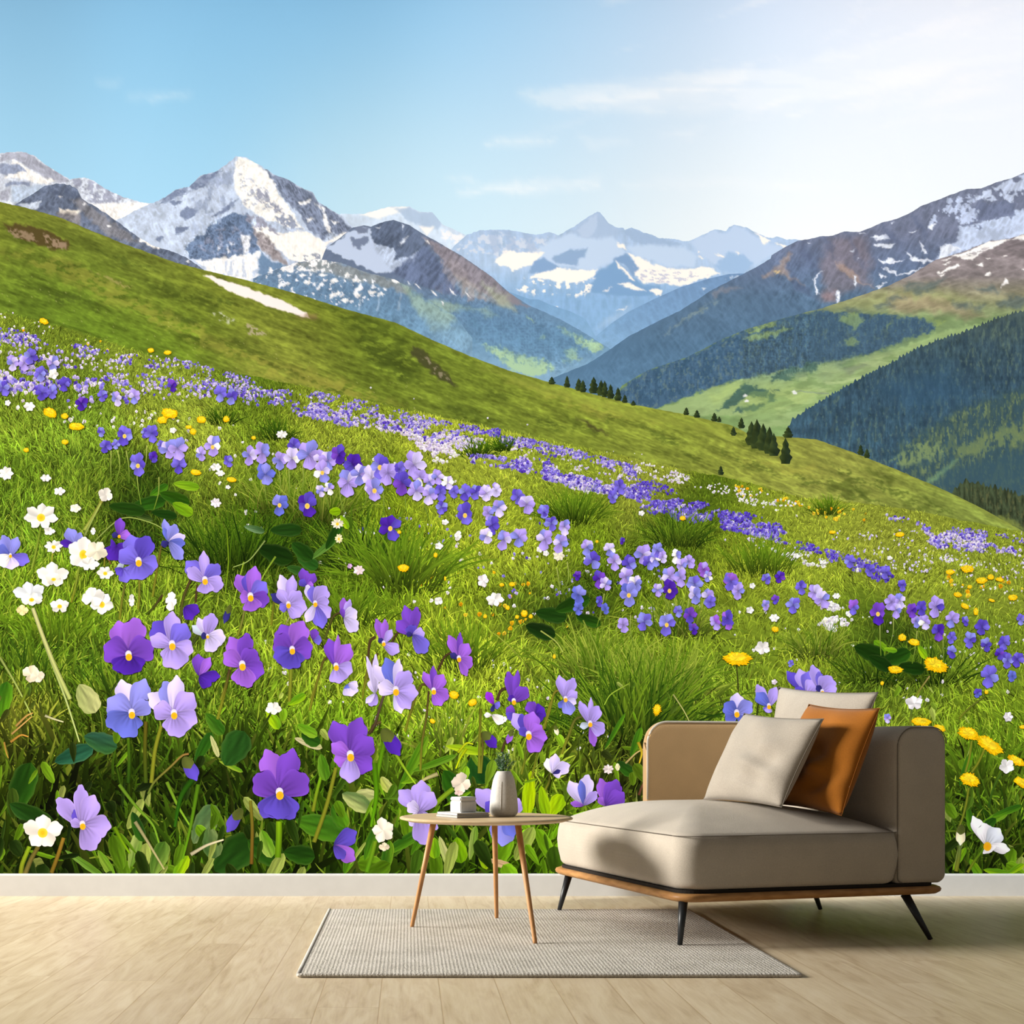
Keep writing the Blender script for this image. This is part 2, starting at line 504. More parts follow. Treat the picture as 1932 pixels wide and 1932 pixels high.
# ---- far snowy ridge at the left edge
def p_m1(k):
    k.C[:] = (206, 212, 226); k.grain(.05, 16, 30)
    k.poly(z1([(0, 95), (75, 85), (150, 82), (255, 150), (400, 240), (340, 260), (200, 190), (90, 130), (0, 140)]), (168, 170, 186), 2, 4)
    k.poly(z1([(75, 125), (180, 190), (320, 245), (240, 270), (120, 225), (20, 225)]), SN, 2, 3)
    k.poly(z1([(0, 150), (110, 160), (150, 195), (40, 215), (0, 200)]), (150, 160, 186), 2, 4)
    k.poly(z1([(30, 250), (170, 245), (160, 270), (40, 275)]), (146, 156, 182), 2, 4)
    k.poly(z1([(390, 235), (530, 240), (720, 345), (660, 380), (560, 370), (460, 320)]), (160, 164, 184), 2, 5, 10, 1, .42, 9)
    k.poly(z1([(480, 370), (700, 370), (860, 372), (800, 440), (720, 500), (600, 440)]), SN, 3, 3)
    k.poly(z1([(0, 300), (60, 290), (40, 350), (0, 350)]), (170, 172, 188), 2, 3)
    k.poly(z1([(70, 280), (260, 260), (210, 360), (120, 380), (60, 360)]), (190, 204, 226), 3, 3)
    k.mottle([(-190, 290), (320, 290), (320, 520), (-190, 520)], .06, 5, (1, .6))
    k.grain(.025, 5, 9)
curtain('printed_mountain', [(-190, 330)] + z1([(-120, 110), (0, 85), (75, 80), (95, 78), (150, 82), (200, 105), (255, 150), (340, 205), (395, 235), (480, 225), (530, 240), (600, 290), (700, 335), (800, 365), (860, 372), (930, 400)]), [(-190, 520), (310, 520)], 1.8, 1, p_m1, 2.0, 7)

# ---- hazy snow range far behind the middle
def p_m3(k):
    k.C[:] = (206, 220, 238); k.grain(.03, 14, 26)
    k.poly(z2([(520, 150), (640, 148), (600, 175), (480, 220), (360, 200)]), (250, 247, 244), 3, 3)
    k.poly(z2([(560, 165), (640, 150), (700, 180), (770, 180), (830, 250), (780, 290), (700, 260), (640, 240)]), (170, 190, 216), 3, 4, 12, .8)
    k.poly(z2([(690, 260), (780, 265), (740, 310)]), (250, 244, 240), 3, 3)
    k.poly(z2([(830, 280), (960, 310), (920, 370), (820, 330)]), (246, 242, 242), 3, 4, 12, .8, .45, 8)
curtain('printed_mountain', z2([(230, 215), (250, 190), (380, 190), (520, 150), (640, 148), (700, 180), (770, 180), (830, 250), (900, 280), (960, 312), (1000, 340)]), z2([(230, 480), (1000, 480)]), 1.8, 1, p_m3, 1.5, 6)

# ---- hazy far range with the pyramid peak
def p_m5(k):
    k.grade([(400, (168, 190, 220)), (500, (178, 200, 228)), (560, (140, 176, 214)), (620, (138, 176, 214)), (680, (160, 192, 224))])
    k.grain(.02, 10, 22)
    sh = (194, 212, 236)
    k.poly(z2([(900, 380), (1000, 330), (1130, 290), (1300, 330), (1480, 320), (1420, 420), (1250, 450), (1080, 430), (960, 410)]), (206, 214, 230), 3, 5, 10, 1, .5, 8)
    for c in (1120, 1210, 1320):
        k.poly(z2([(c - 30, 290), (c + 10, 285), (c + 50, 400), (c - 10, 420)]), (160, 180, 210), 3, 4, 8, .6)
    k.poly(z3([(80, 400), (300, 300), (400, 330), (480, 350), (600, 330), (640, 380), (700, 440), (600, 510), (480, 580), (330, 560), (180, 550), (60, 480)]), sh, 4, 4)
    k.poly(z3([(490, 152), (575, 235), (640, 275), (640, 330), (560, 330), (480, 350), (385, 335), (300, 290), (400, 205)]), (172, 192, 220), 3, 4, 12, .85)
    k.poly(z3([(440, 200), (490, 165), (500, 260), (440, 330), (380, 330), (340, 290)]), (190, 206, 230), 3, 4, 12, .7)
    k.poly(z3([(150, 475), (300, 430), (420, 418), (400, 480), (320, 545), (180, 520)]), (146, 172, 206), 3, 4)
    k.poly(z3([(0, 550), (90, 480), (200, 550), (220, 575), (60, 590), (0, 600)]), (136, 166, 204), 3, 3)
    k.poly(z3([(690, 290), (760, 270), (950, 345), (1120, 370), (1060, 440), (900, 400), (740, 360)]), (160, 182, 212), 3, 6, 12, .8)
    k.poly(z3([(700, 400), (850, 380), (1130, 420), (1230, 480), (1200, 560), (980, 550), (800, 490)]), sh, 5, 5)
    k.poly(z3([(1160, 370), (1350, 285), (1430, 300), (1490, 250), (1640, 310), (1720, 380), (1860, 420), (1660, 540), (1400, 570), (1250, 470)]), (190, 208, 234), 4, 4)
    k.poly(z3([(1340, 540), (1450, 450), (1530, 455), (1640, 530), (1560, 600), (1400, 590)]), (160, 188, 222), 3, 4)
    k.poly(z3([(500, 595), (620, 505), (770, 640), (830, 690), (950, 690), (960, 760), (560, 760), (400, 720)]), (128, 164, 204), 3, 3)
    k.poly(z3([(600, 500), (700, 445), (780, 520), (800, 600), (760, 620), (680, 540)]), (132, 162, 200), 3, 3)
    W = (254, 244, 236)
    for pts in ([(-260, 520), (-200, 440), (-40, 445), (110, 450), (60, 500), (0, 545), (-120, 580)], [(0, 612), (100, 592), (200, 558), (300, 570), (430, 575), (498, 580), (440, 640), (330, 668), (200, 662), (100, 640), (0, 635)],
                [(710, 447), (860, 520), (960, 550), (1100, 578), (1240, 555), (1330, 565), (1390, 605), (1260, 640), (1110, 692), (960, 672), (830, 668), (760, 610), (800, 560)], [(630, 378), (690, 385), (705, 425), (660, 415)],
                [(1640, 300), (1720, 335), (1760, 368), (1710, 385)], [(1790, 378), (1880, 408), (1885, 428), (1850, 418)], [(620, 510), (690, 570), (760, 650), (740, 650), (640, 550)], [(640, 680), (720, 670), (790, 700), (850, 730), (700, 705)],
                [(870, 720), (960, 715), (955, 760), (900, 755)], [(1350, 450), (1425, 475), (1400, 488)], [(1220, 435), (1240, 445), (1225, 455)], [(1230, 480), (1270, 485), (1250, 500)], [(1500, 445), (1530, 455), (1515, 468)], [(530, 740), (600, 690), (570, 730)], [(630, 870), (710, 845), (690, 865)], [(180, 840), (215, 850), (200, 862)]):
        k.poly(z3(pts), W, 2, 3, 8)
    k.poly(z3([(-60, 640), (200, 640), (480, 640), (400, 770), (200, 740), (60, 760), (-100, 720)]), W, 4, 4, 8, 1, .57, 9)
    k.poly(z3([(750, 560), (1100, 590), (1300, 600), (1100, 680), (820, 650)]), (170, 176, 205), 2, 3, 8, .6, .6, 7, (1, 2))
    k.poly(z3([(540, 960), (740, 830), (640, 960), (480, 1000)]), (186, 208, 232), 8, 4, 12, .5)
curtain('printed_mountain', z2([(860, 420), (895, 375), (970, 310), (1040, 285), (1110, 280), (1200, 280), (1300, 300), (1360, 310), (1440, 295), (1490, 312), (1600, 250), (1660, 205)]) + z3([(460, 170), (490, 150), (510, 155), (570, 230), (640, 270), (680, 265), (690, 285), (745, 265), (820, 300), (890, 320), (950, 345), (1060, 350), (1110, 365), (1160, 365), (1260, 320), (1350, 280), (1430, 295), (1450, 265), (1490, 248), (1580, 265), (1640, 300), (1700, 325), (1760, 345), (1800, 330), (1870, 355), (1932, 350), (2030, 370)]),
        [(840, 720), (1530, 720)], 1.7, 2, p_m5, 1.6, 5)

# ---- main snowy peak at the left
def p_m2(k):
    k.C[:] = (192, 204, 226); k.grain(.03, 18, 40, .5)
    rk = (122, 134, 162)
    for pts in ([(920, 352), (1000, 295), (1080, 275), (1060, 310), (960, 370), (900, 380)], [(1080, 275), (1140, 215), (1220, 195), (1270, 190), (1200, 235), (1170, 280), (1090, 290)], [(1030, 440), (1060, 390), (1130, 405), (1100, 450), (1050, 465)], [(1000, 500), (1080, 510), (1010, 560)],
                [(960, 370), (1040, 350), (1000, 400)], [(890, 560), (930, 570), (905, 600)], [(1200, 450), (1290, 380), (1350, 350), (1300, 410), (1230, 450)]):
        k.poly(z1(pts), rk, 2, 4, 9)
    k.poly(z1([(1150, 240), (1340, 180), (1340, 340), (1250, 430), (1100, 430), (1060, 330)]), (140, 152, 180), 2, 4, 9, .6, .58, 12, (1, .5))
    k.poly(z1([(1355, 104), (1400, 112), (1470, 152), (1540, 212), (1600, 330), (1670, 430), (1730, 520), (1620, 500), (1480, 450), (1390, 380), (1350, 330), (1328, 200)]), (252, 248, 243), 2, 3, 9)
    k.poly(z1([(1420, 290), (1500, 300), (1580, 370), (1620, 440), (1540, 400), (1440, 340)]), (156, 158, 176), 2, 4, 8, 1, .46, 8)
    k.poly(z1([(1350, 200), (1480, 250), (1600, 400), (1450, 420), (1380, 370)]), (176, 180, 196), 2, 3, 8, .8, .6, 7, (1, 1.6))
    k.poly(z1([(1500, 175), (1560, 208), (1640, 235), (1700, 275), (1780, 310), (1810, 360), (1900, 420), (2010, 520), (1960, 560), (1900, 540), (1840, 580), (1760, 520), (1690, 420), (1610, 330), (1560, 250)]), (124, 134, 158), 2, 4, 9)
    for pts in ([(1700, 370), (1760, 345), (1780, 360), (1720, 390)], [(1790, 370), (1850, 400), (1840, 470), (1870, 540), (1890, 540), (1850, 430)], [(1880, 470), (1930, 480), (1900, 495)], [(1740, 455), (1790, 460), (1760, 475)]):
        k.poly(z1(pts), (236, 234, 236), 2, 3, 7)
    k.poly(z1([(1320, 425), (1400, 430), (1450, 520), (1480, 650), (1390, 650), (1300, 690), (1180, 700), (1080, 680), (1055, 640), (1130, 560), (1220, 480)]), (106, 124, 154), 2, 4, 9)
    k.poly(z1([(1100, 620), (1300, 480), (1460, 600), (1300, 680)]), (150, 150, 168), 3, 4, 8, .5, .58, 8)
    for pts in ([(1370, 550), (1430, 560), (1420, 640), (1390, 665), (1380, 600)], [(1290, 610), (1315, 640), (1300, 660)], [(1240, 610), (1255, 630), (1240, 640)], [(1310, 595), (1340, 600), (1320, 612)]):
        k.poly(z1(pts), (222, 224, 234), 2, 2, 7)
    k.poly(z1([(1110, 700), (1300, 680), (1490, 645), (1460, 740), (1420, 810), (1300, 790), (1180, 760)]), (246, 243, 243), 2, 4, 9)
    k.poly(z1([(1150, 720), (1470, 670), (1420, 800), (1300, 780)]), (182, 194, 218), 3, 3, 8, .7, .58, 9, (2, .4))
    k.poly(z1([(1430, 510), (1520, 500), (1570, 540), (1740, 530), (1850, 590), (1960, 540), (2120, 560), (2020, 740), (1800, 745), (1650, 690), (1570, 620), (1490, 560)]), (250, 245, 240), 2, 3, 9)
    k.poly(z1([(1440, 515), (1520, 570), (1600, 660), (1640, 740), (1540, 690), (1480, 625)]), (154, 146, 150), 3, 4, 9)
    k.poly(z1([(1380, 430), (1480, 450), (1560, 520), (1600, 550), (1480, 520), (1420, 490)]), (150, 150, 168), 2, 4, 8, .9, .42, 8)
    k.poly(z1([(1560, 450), (1640, 430), (1720, 520), (1640, 530)]), (140, 148, 172), 2, 4, 8, .9, .44, 8)
    k.poly(z1([(1850, 610), (1932, 580), (1932, 660), (1870, 640)]), (176, 190, 216), 2, 3)
    k.poly(z1([(1480, 650), (1560, 700), (1700, 770), (1820, 755), (2300, 740), (2300, 1100), (1480, 840), (1470, 760)]), (112, 138, 170), 3, 5, 10)
    k.poly(z1([(1470, 760), (1560, 720), (1700, 760), (1640, 830), (1500, 830), (1420, 800)]), (236, 236, 240), 3, 5, 9, 1, .52, 10)
    k.poly(z1([(1600, 760), (2000, 760), (2300, 830), (2300, 1000), (1700, 900), (1560, 850)]), (226, 228, 236), 3, 5, 9, 1, .6, 7)
    k.poly(z2([(0, 520), (60, 480), (200, 470), (300, 490), (420, 530), (560, 560), (640, 600), (620, 620), (400, 560), (200, 520)]), (132, 140, 150), 4, 5, 10, .7)
    k.poly(z2([(-20, 430), (120, 420), (200, 470), (100, 500), (0, 490)]), (140, 146, 164), 2, 4, 8, .9, .5, 8)
    k.poly(z2([(250, 440), (330, 470), (420, 520), (520, 560), (420, 530), (280, 490)]), (240, 238, 238), 2, 3, 8)
    k.poly(z2([(80, 580), (600, 600), (700, 700), (760, 860), (500, 800), (200, 720)]), (106, 136, 166), 12, 4, 12, .8)
    for x, y in ((210, 570), (340, 570), (290, 540), (430, 640), (345, 650), (205, 655), (275, 685), (240, 640), (150, 540), (560, 560), (480, 650)):
        k.poly(z2([(x - 22, y - 4), (x + 4, y - 13), (x + 24, y - 2), (x + 6, y + 11), (x - 14, y + 9)]), (238, 236, 238), 1.5, 3, 6)
    for x in (365, 470, 590): k.poly(z2([(x, 640), (x + 8, 640), (x - 6, 740), (x - 18, 740)]), (170, 186, 206), 1.5, 2, 8, .7)
    k.mottle(z1([(1040, 680), (1060, 600), (1220, 470), (1320, 420), (1480, 480), (1600, 680), (1500, 660), (1300, 690)]), .12, 4, (1, .6))
    k.mottle(z1([(1500, 175), (1700, 275), (1810, 360), (2010, 520), (1840, 590), (1690, 420), (1560, 250)]), .12, 4, (1, .6), -.5)
    k.mottle(z1([(640, 480), (860, 372), (1080, 275), (1340, 110), (1340, 400), (1060, 640), (800, 560)]), .045, 6, (1, .5), -.5)
    k.mottle(z1([(1340, 110), (1560, 220), (1740, 520), (1600, 560), (1360, 380)]), .05, 4, (1, .5), .6)
    k.poly(z1([(860, 372), (1000, 295), (1140, 215), (1290, 150), (1330, 120), (1320, 200), (1180, 260), (1060, 330), (920, 380)]), (150, 162, 188), 3, 5, 8, .7, .55, 6)
    k.poly(z1([(1100, 440), (1250, 430), (1340, 350), (1200, 560), (1080, 560)]), (168, 182, 210), 4, 5, 9, .6, .55, 8, (1.2, .6))
    k.grain(.02, 4, 8)
curtain('printed_mountain', z1([(640, 480), (820, 390), (860, 372), (920, 350), (1000, 295), (1080, 275), (1140, 215), (1220, 195), (1290, 150), (1345, 104), (1365, 103), (1400, 110), (1470, 150), (1520, 180), (1560, 210), (1640, 235), (1700, 275), (1780, 310), (1810, 360), (1900, 420), (1932, 435)]) + z2([(20, 40), (100, 95), (190, 185), (255, 200), (320, 265), (400, 330), (800, 700), (960, 860)]),
        [(200, 470), (330, 560), (560, 600), (880, 720)], 1.7, 3, p_m2, 2.2, 6)

# ---- dark foothill in front of the left peaks
def p_m1b(k):
    k.C[:] = (102, 112, 134); k.grain(.04, 7, 16, .6)
    k.poly(z1([(400, 350), (470, 350), (560, 420), (700, 520), (800, 600), (620, 560), (500, 450)]), (130, 126, 128), 4, 5, 10, .7)
    k.poly(z1([(330, 400), (460, 410), (440, 440), (330, 430)]), (242, 232, 220), 2, 3, 8)
    k.poly(z1([(100, 380), (240, 355), (210, 410), (120, 400)]), (196, 206, 224), 2, 3, 8)
    k.poly(z1([(780, 560), (860, 580), (950, 625), (900, 635), (820, 600)]), (244, 238, 232), 2, 3, 8)
    k.poly(z1([(320, 420), (460, 430), (460, 500), (340, 460)]), (140, 134, 136), 3, 3, 8, .8)
    for x, y in ((1070, 705), (480, 375), (620, 500), (340, 335)): k.poly(z1([(x - 12, y), (x, y - 8), (x + 12, y), (x, y + 8)]), (226, 226, 230), 1.5, 2, 6)
_m1b = p_m1b
def p_m1b(k):
    _m1b(k); k.mottle([(0, 330), (400, 330), (400, 540), (0, 540)], .1, 5, (1, .5), .6)
    k.poly(z1([(200, 310), (320, 262), (440, 290), (460, 340), (300, 330)]), (84, 94, 118), 4, 5, 8, .6, .5, 7)
curtain('printed_mountain', z1([(60, 400), (100, 370), (200, 310), (250, 275), (320, 258), (400, 268), (440, 290), (465, 345), (540, 390), (620, 440), (700, 500), (780, 560), (860, 610), (960, 640), (1060, 680), (1160, 750)]), [(0, 420), (400, 530)], 1.8, 4, p_m1b, 2.0, 6)

# ---- dark middle mountain
def p_m4(k):
    k.grade([(410, (104, 116, 140)), (520, (106, 120, 146)), (580, (104, 134, 164)), (650, (112, 148, 178)), (720, (136, 172, 200))])
    k.grain(.022, 7, 22, .75)
    k.poly(z2([(165, 385), (320, 280), (420, 270), (430, 340), (470, 375), (560, 385), (545, 455), (600, 450), (690, 398), (670, 465), (620, 470), (540, 525), (440, 520), (300, 455)]), (192, 205, 230), 2, 4, 9)
    k.poly(z2([(300, 330), (400, 320), (410, 350), (340, 395), (310, 370)]), (120, 132, 158), 2, 4, 8)
    k.poly(z2([(330, 270), (410, 260), (400, 300), (350, 300)]), (120, 130, 154), 2, 3, 8)
    k.poly(z2([(420, 265), (480, 240), (550, 225), (640, 255), (710, 310), (740, 370), (620, 440), (560, 445), (560, 385), (480, 370), (420, 340)]), (98, 110, 134), 2, 3, 9)
    for pts in ([(450, 260), (480, 262), (470, 275)], [(580, 350), (640, 310), (610, 350), (590, 375)], [(595, 250), (610, 255), (600, 280)]): k.poly(z2(pts), (214, 220, 234), 2, 3, 7)
    k.poly(z2([(710, 310), (800, 350), (940, 430), (1100, 540), (1210, 640), (1320, 710), (1180, 700), (1060, 640), (960, 600), (880, 510), (800, 430)]), (138, 130, 138), 4, 5, 12, .9)
    k.poly(z2([(740, 340), (900, 450), (1000, 560), (1100, 690), (900, 680), (760, 620), (860, 560)]), (150, 142, 148), 4, 6, 9, .6, .5, 12, (1, .4))
    k.poly(z2([(540, 525), (690, 400), (740, 380), (800, 440), (850, 560), (940, 650), (820, 640), (660, 580)]), (100, 112, 142), 4, 4, 10, .8)
    k.poly(z2([(640, 620), (760, 680), (900, 710), (1100, 740), (1150, 780), (1000, 740), (880, 750), (900, 830), (880, 860), (780, 850), (700, 800)]), (154, 176, 156), 6, 6, 12, .7)
    k.poly(z2([(480, 560), (640, 600), (680, 640), (560, 630)]), (140, 150, 140), 6, 5, 12, .6)
    k.poly(z2([(1050, 580), (1200, 660), (1250, 750), (1130, 690)]), (166, 172, 150), 6, 5, 12, .7)
    k.poly(z2([(900, 520), (1050, 620), (1160, 700), (1060, 690), (940, 640)]), (158, 152, 146), 5, 5, 12, .5)
    G = (172, 202, 158)
    for pts in ([(1050, 930), (1120, 945), (1180, 950), (1280, 1000), (1350, 1010), (1480, 1050), (1420, 1110), (1300, 1115), (1200, 1070), (1150, 1010)], [(1480, 828), (1560, 880), (1700, 920), (1755, 955), (1700, 985), (1600, 930)], [(1525, 960), (1580, 948), (1620, 1020), (1540, 1025)], [(1300, 770), (1350, 790), (1350, 805)], [(1380, 890), (1410, 895), (1400, 910)], [(700, 800), (790, 790), (900, 830), (800, 860)], [(1500, 1010), (1560, 1040), (1520, 1040)]):
        k.poly(z2(pts), G, 3, 6, 9, .9)
    k.poly(z2([(900, 700), (1500, 830), (1700, 1000), (1400, 1040), (1000, 900)]), (88, 124, 158), 14, 6, 16, .4)
    k.poly(z2([(800, 760), (1700, 880), (1500, 1100), (900, 960)]), (96, 132, 160), 4, 5, 7, .5, .58, 7)
    for x, y, w, h in ((690, 605, 20, 14), (780, 640, 16, 16), (885, 635, 18, 20), (975, 650, 12, 14), (830, 700, 8, 12), (745, 350, 12, 14), (640, 585, 6, 8)):
        k.poly(z2([(x - w, y - h), (x, y - h * .6), (x + w, y + h), (x + w * .3, y + h * .8)]), (240, 236, 238), 1.5, 2, 6)
_m4 = p_m4
def p_m4(k):
    _m4(k)
    k.mottle(z2([(420, 265), (550, 225), (720, 305), (940, 430), (1210, 640), (1100, 720), (640, 600), (540, 520), (420, 340)]), .09, 6, (1.3, .4), .55, 6)
    k.mottle(z2([(540, 600), (1300, 720), (1760, 950), (1500, 1100), (900, 900)]), .05, 5, (1, 1), 0, 8)
curtain('printed_mountain', z2([(135, 470), (165, 388), (320, 268), (380, 255), (420, 265), (480, 240), (550, 225), (640, 255), (720, 305), (800, 350), (940, 430), (1100, 540), (1210, 640), (1320, 710), (1500, 790), (1640, 870), (1760, 945), (1830, 985)]), [(600, 560), (760, 640), (1000, 740), (1170, 760)], 1.7, 5, p_m4, 1.2, 6)

def p_m2b(k):
    k.grade([(480, (128, 144, 166)), (520, (112, 138, 168)), (560, (104, 134, 164)), (620, (110, 146, 176)), (700, (130, 166, 196))])
    k.grain(.02, 6, 14, .4)
    k.poly(z2([(-60, 480), (120, 450), (250, 470), (420, 530), (560, 565), (640, 610), (620, 640), (480, 600), (300, 560), (100, 520)]), (142, 144, 142), 5, 5, 10, .75)
    k.poly(z2([(-100, 440), (120, 430), (230, 470), (100, 520), (-100, 520)]), (238, 236, 238), 2, 5, 9, 1, .5, 9)
    k.poly(z2([(-250, 500), (200, 500), (460, 560), (520, 640), (300, 720), (-250, 700)]), (228, 230, 238), 2, 5, 8, 1, .62, 8)
    k.poly(z2([(560, 570), (640, 610), (760, 690), (900, 760), (880, 850), (780, 850), (690, 760), (640, 660)]), (150, 172, 154), 8, 6, 12, .7)
    for x, y in ((210, 570), (340, 570), (290, 540), (430, 640), (345, 650), (205, 655), (275, 685), (240, 640), (150, 540), (560, 575), (480, 650), (30, 540), (60, 580)):
        k.poly(z2([(x - 22, y - 4), (x + 4, y - 13), (x + 24, y - 2), (x + 6, y + 11), (x - 14, y + 9)]), (240, 238, 238), 1.5, 3, 6)
    for x in (365, 470, 590): k.poly(z2([(x, 640), (x + 8, 640), (x - 6, 740), (x - 18, 740)]), (168, 186, 206), 1.5, 2, 8, .6)
    k.poly(z2([(700, 760), (1200, 900), (1200, 1100), (800, 900)]), (132, 166, 190), 14, 5, 12, .6)
_m2b = p_m2b
def p_m2b(k):
    _m2b(k); k.mottle([(460, 470), (900, 470), (900, 760), (460, 760)], .06, 5, (1, .6), .5)
curtain('printed_mountain', z2([(-250, 560), (-100, 500), (0, 468), (120, 445), (250, 470), (420, 530), (560, 565), (640, 610), (760, 690), (900, 770), (1000, 900)]), [(470, 560), (660, 610), (900, 720)], 1.8, 6, p_m2b, 1.6, 6)

# ---- blue valley ridges
def p_m6(k):
    k.grade([(510, (116, 146, 184)), (600, (124, 160, 198)), (660, (136, 174, 210))]); k.grain(.02, 8, 16, -.5)
    k.poly(z3([(1420, 640), (1540, 610), (1500, 640)]), (220, 226, 236), 2, 3, 6, .8, .5, 6)
    k.poly(z3([(1255, 700), (1285, 705), (1270, 720)]), (226, 232, 240), 1.5, 2)
curtain('printed_ridge', z3([(440, 1080), (480, 1060), (600, 960), (720, 880), (900, 790), (1100, 700), (1300, 640), (1450, 605), (1560, 600), (1750, 600)]), [(1090, 680), (1460, 680)], 2.2, 4, p_m6)
def p_m6b(k):
    k.grade([(560, (122, 160, 198)), (650, (140, 178, 214))]); k.grain(.015, 8, 16, .5)
curtain('printed_ridge', z3([(-250, 700), (0, 790), (60, 790), (150, 830), (300, 880), (400, 930), (480, 1060), (560, 1150)]), [(900, 700), (1170, 700)], 2.6, 3.5, p_m6b)

# ---- big mountain at the right
def p_m7(k):
    k.grade([(330, (122, 128, 150)), (440, (114, 120, 142)), (500, (104, 118, 146)), (560, (92, 116, 142)), (650, (86, 116, 144)), (720, (90, 124, 154))])
    k.grain(.018, 8, 26, .55)
    k.poly(z4([(600, 560), (820, 520), (900, 700), (880, 880), (700, 920), (560, 960), (540, 760)]), (136, 122, 128), 12, 8, 20, .6)
    k.poly(z4([(640, 700), (700, 720), (820, 840), (900, 880), (780, 840), (680, 760)]), (176, 150, 136), 4, 5, 10, .7)
    k.poly(z4([(540, 920), (640, 900), (640, 980), (560, 980)]), (150, 126, 128), 8, 5, 12, .7)
    k.poly(z4([(140, 790), (220, 755), (320, 640), (350, 650), (290, 740), (420, 870), (300, 800), (240, 775), (150, 820)]), (168, 146, 134), 5, 5, 10, .7)
    k.poly(z4([(210, 760), (260, 765), (240, 785)]), (212, 186, 140), 2, 3, 8)
    k.poly(z3([(1320, 740), (1420, 700), (1560, 700), (1420, 740), (1340, 780)]), (140, 140, 150), 4, 4, 10, .6)
    k.poly(z3([(1190, 880), (1300, 820), (1400, 780), (1290, 870), (1100, 960), (980, 1060), (1050, 980)]), (130, 148, 150), 4, 5, 8, .7, .45, 9)
    k.poly(z4([(1640, 420), (1760, 390), (1900, 350), (2100, 300), (2100, 520), (1830, 545), (1700, 560), (1500, 640), (1330, 690), (1380, 600), (1480, 560), (1490, 450), (1560, 470)]), (194, 205, 230), 3, 5, 9)
    k.poly(z4([(1300, 390), (1400, 260), (1570, 250), (1640, 380), (1560, 460), (1420, 400), (1280, 480)]), (186, 196, 222), 2, 6, 9, 1, .47, 9)
    k.poly(z4([(1580, 240), (1700, 190), (1850, 130), (2100, 40), (2100, 280), (1880, 300), (1760, 280), (1600, 290)]), (196, 205, 228), 2, 5, 9, 1, .44, 14)
    k.poly(z4([(1600, 290), (1720, 300), (1900, 300), (1860, 380), (1700, 420), (1620, 490), (1540, 440), (1600, 400)]), (112, 120, 146), 2, 6, 9, .9, .42, 12)
    S = (226, 230, 242)
    for pts in ([(880, 538), (980, 510), (1015, 545), (930, 552)], [(900, 582), (1060, 578), (1000, 610), (920, 600)], [(930, 668), (985, 700), (1000, 668), (1060, 690), (1120, 690), (970, 722)], [(1115, 632), (1220, 690), (1320, 688), (1250, 716), (1160, 690)], [(940, 778), (992, 800), (960, 820)], [(960, 738), (1050, 770), (1066, 802), (1000, 770)], [(1140, 498), (1200, 488), (1172, 506)], [(1222, 565), (1274, 640), (1240, 652)], [(910, 872), (992, 842), (940, 886)],
                [(768, 800), (786, 800), (784, 878), (772, 870)], [(648, 900), (672, 898), (664, 985), (650, 980)], [(552, 758), (504, 830), (518, 930), (506, 930), (490, 830)], [(1020, 430), (1045, 435), (1030, 445)], [(790, 680), (805, 670), (795, 700)], [(1360, 600), (1420, 580), (1500, 610), (1350, 690)], [(1050, 800), (1240, 745), (1150, 790)], [(790, 505), (840, 508), (800, 515)], [(445, 570), (470, 572), (455, 580)], [(1270, 460), (1330, 440), (1300, 480)], [(740, 630), (775, 615), (760, 640)]):
        k.poly(z4(pts), S, 1.5, 3, 7)
_m7 = p_m7
def p_m7(k):
    _m7(k)
    k.mottle([(1460, 330), (1932, 300), (2130, 300), (2130, 600), (1600, 600), (1460, 560)], .055, 7, (1.2, .45), .5, 8)
    k.mottle([(1030, 760), (1460, 470), (1600, 560), (1250, 760)], .035, 8, (1.2, .45), -.6, 8)
    for q in ([(545, 530), (600, 560), (640, 680), (590, 640)], [(700, 500), (760, 600), (860, 760), (780, 680)], [(400, 570), (460, 640), (500, 760), (430, 680)], [(960, 440), (1040, 520), (1100, 600), (1000, 560)], [(1180, 370), (1240, 440), (1260, 540), (1200, 470)], [(300, 720), (420, 860), (520, 960), (380, 900)]):
        k.poly(z4(q), (88, 98, 126), 7, 6, 14, .5)
curtain('printed_mountain', z3([(160, 1370), (200, 1350), (420, 1260), (560, 1170), (720, 1060), (950, 940), (1100, 870), (1330, 720), (1640, 560), (1760, 490)]) + z4([(200, 660), (300, 600), (380, 560), (450, 550), (540, 530), (620, 525), (700, 495), (800, 500), (880, 470), (960, 435), (1060, 410), (1150, 370), (1230, 320), (1340, 280), (1440, 240), (1540, 205), (1640, 200), (1740, 160), (1850, 130), (1932, 92), (2100, 30), (2700, -40)]),
        [(1030, 760), (1250, 780), (2130, 700)], 1.8, 6, p_m7, 1.0, 7)

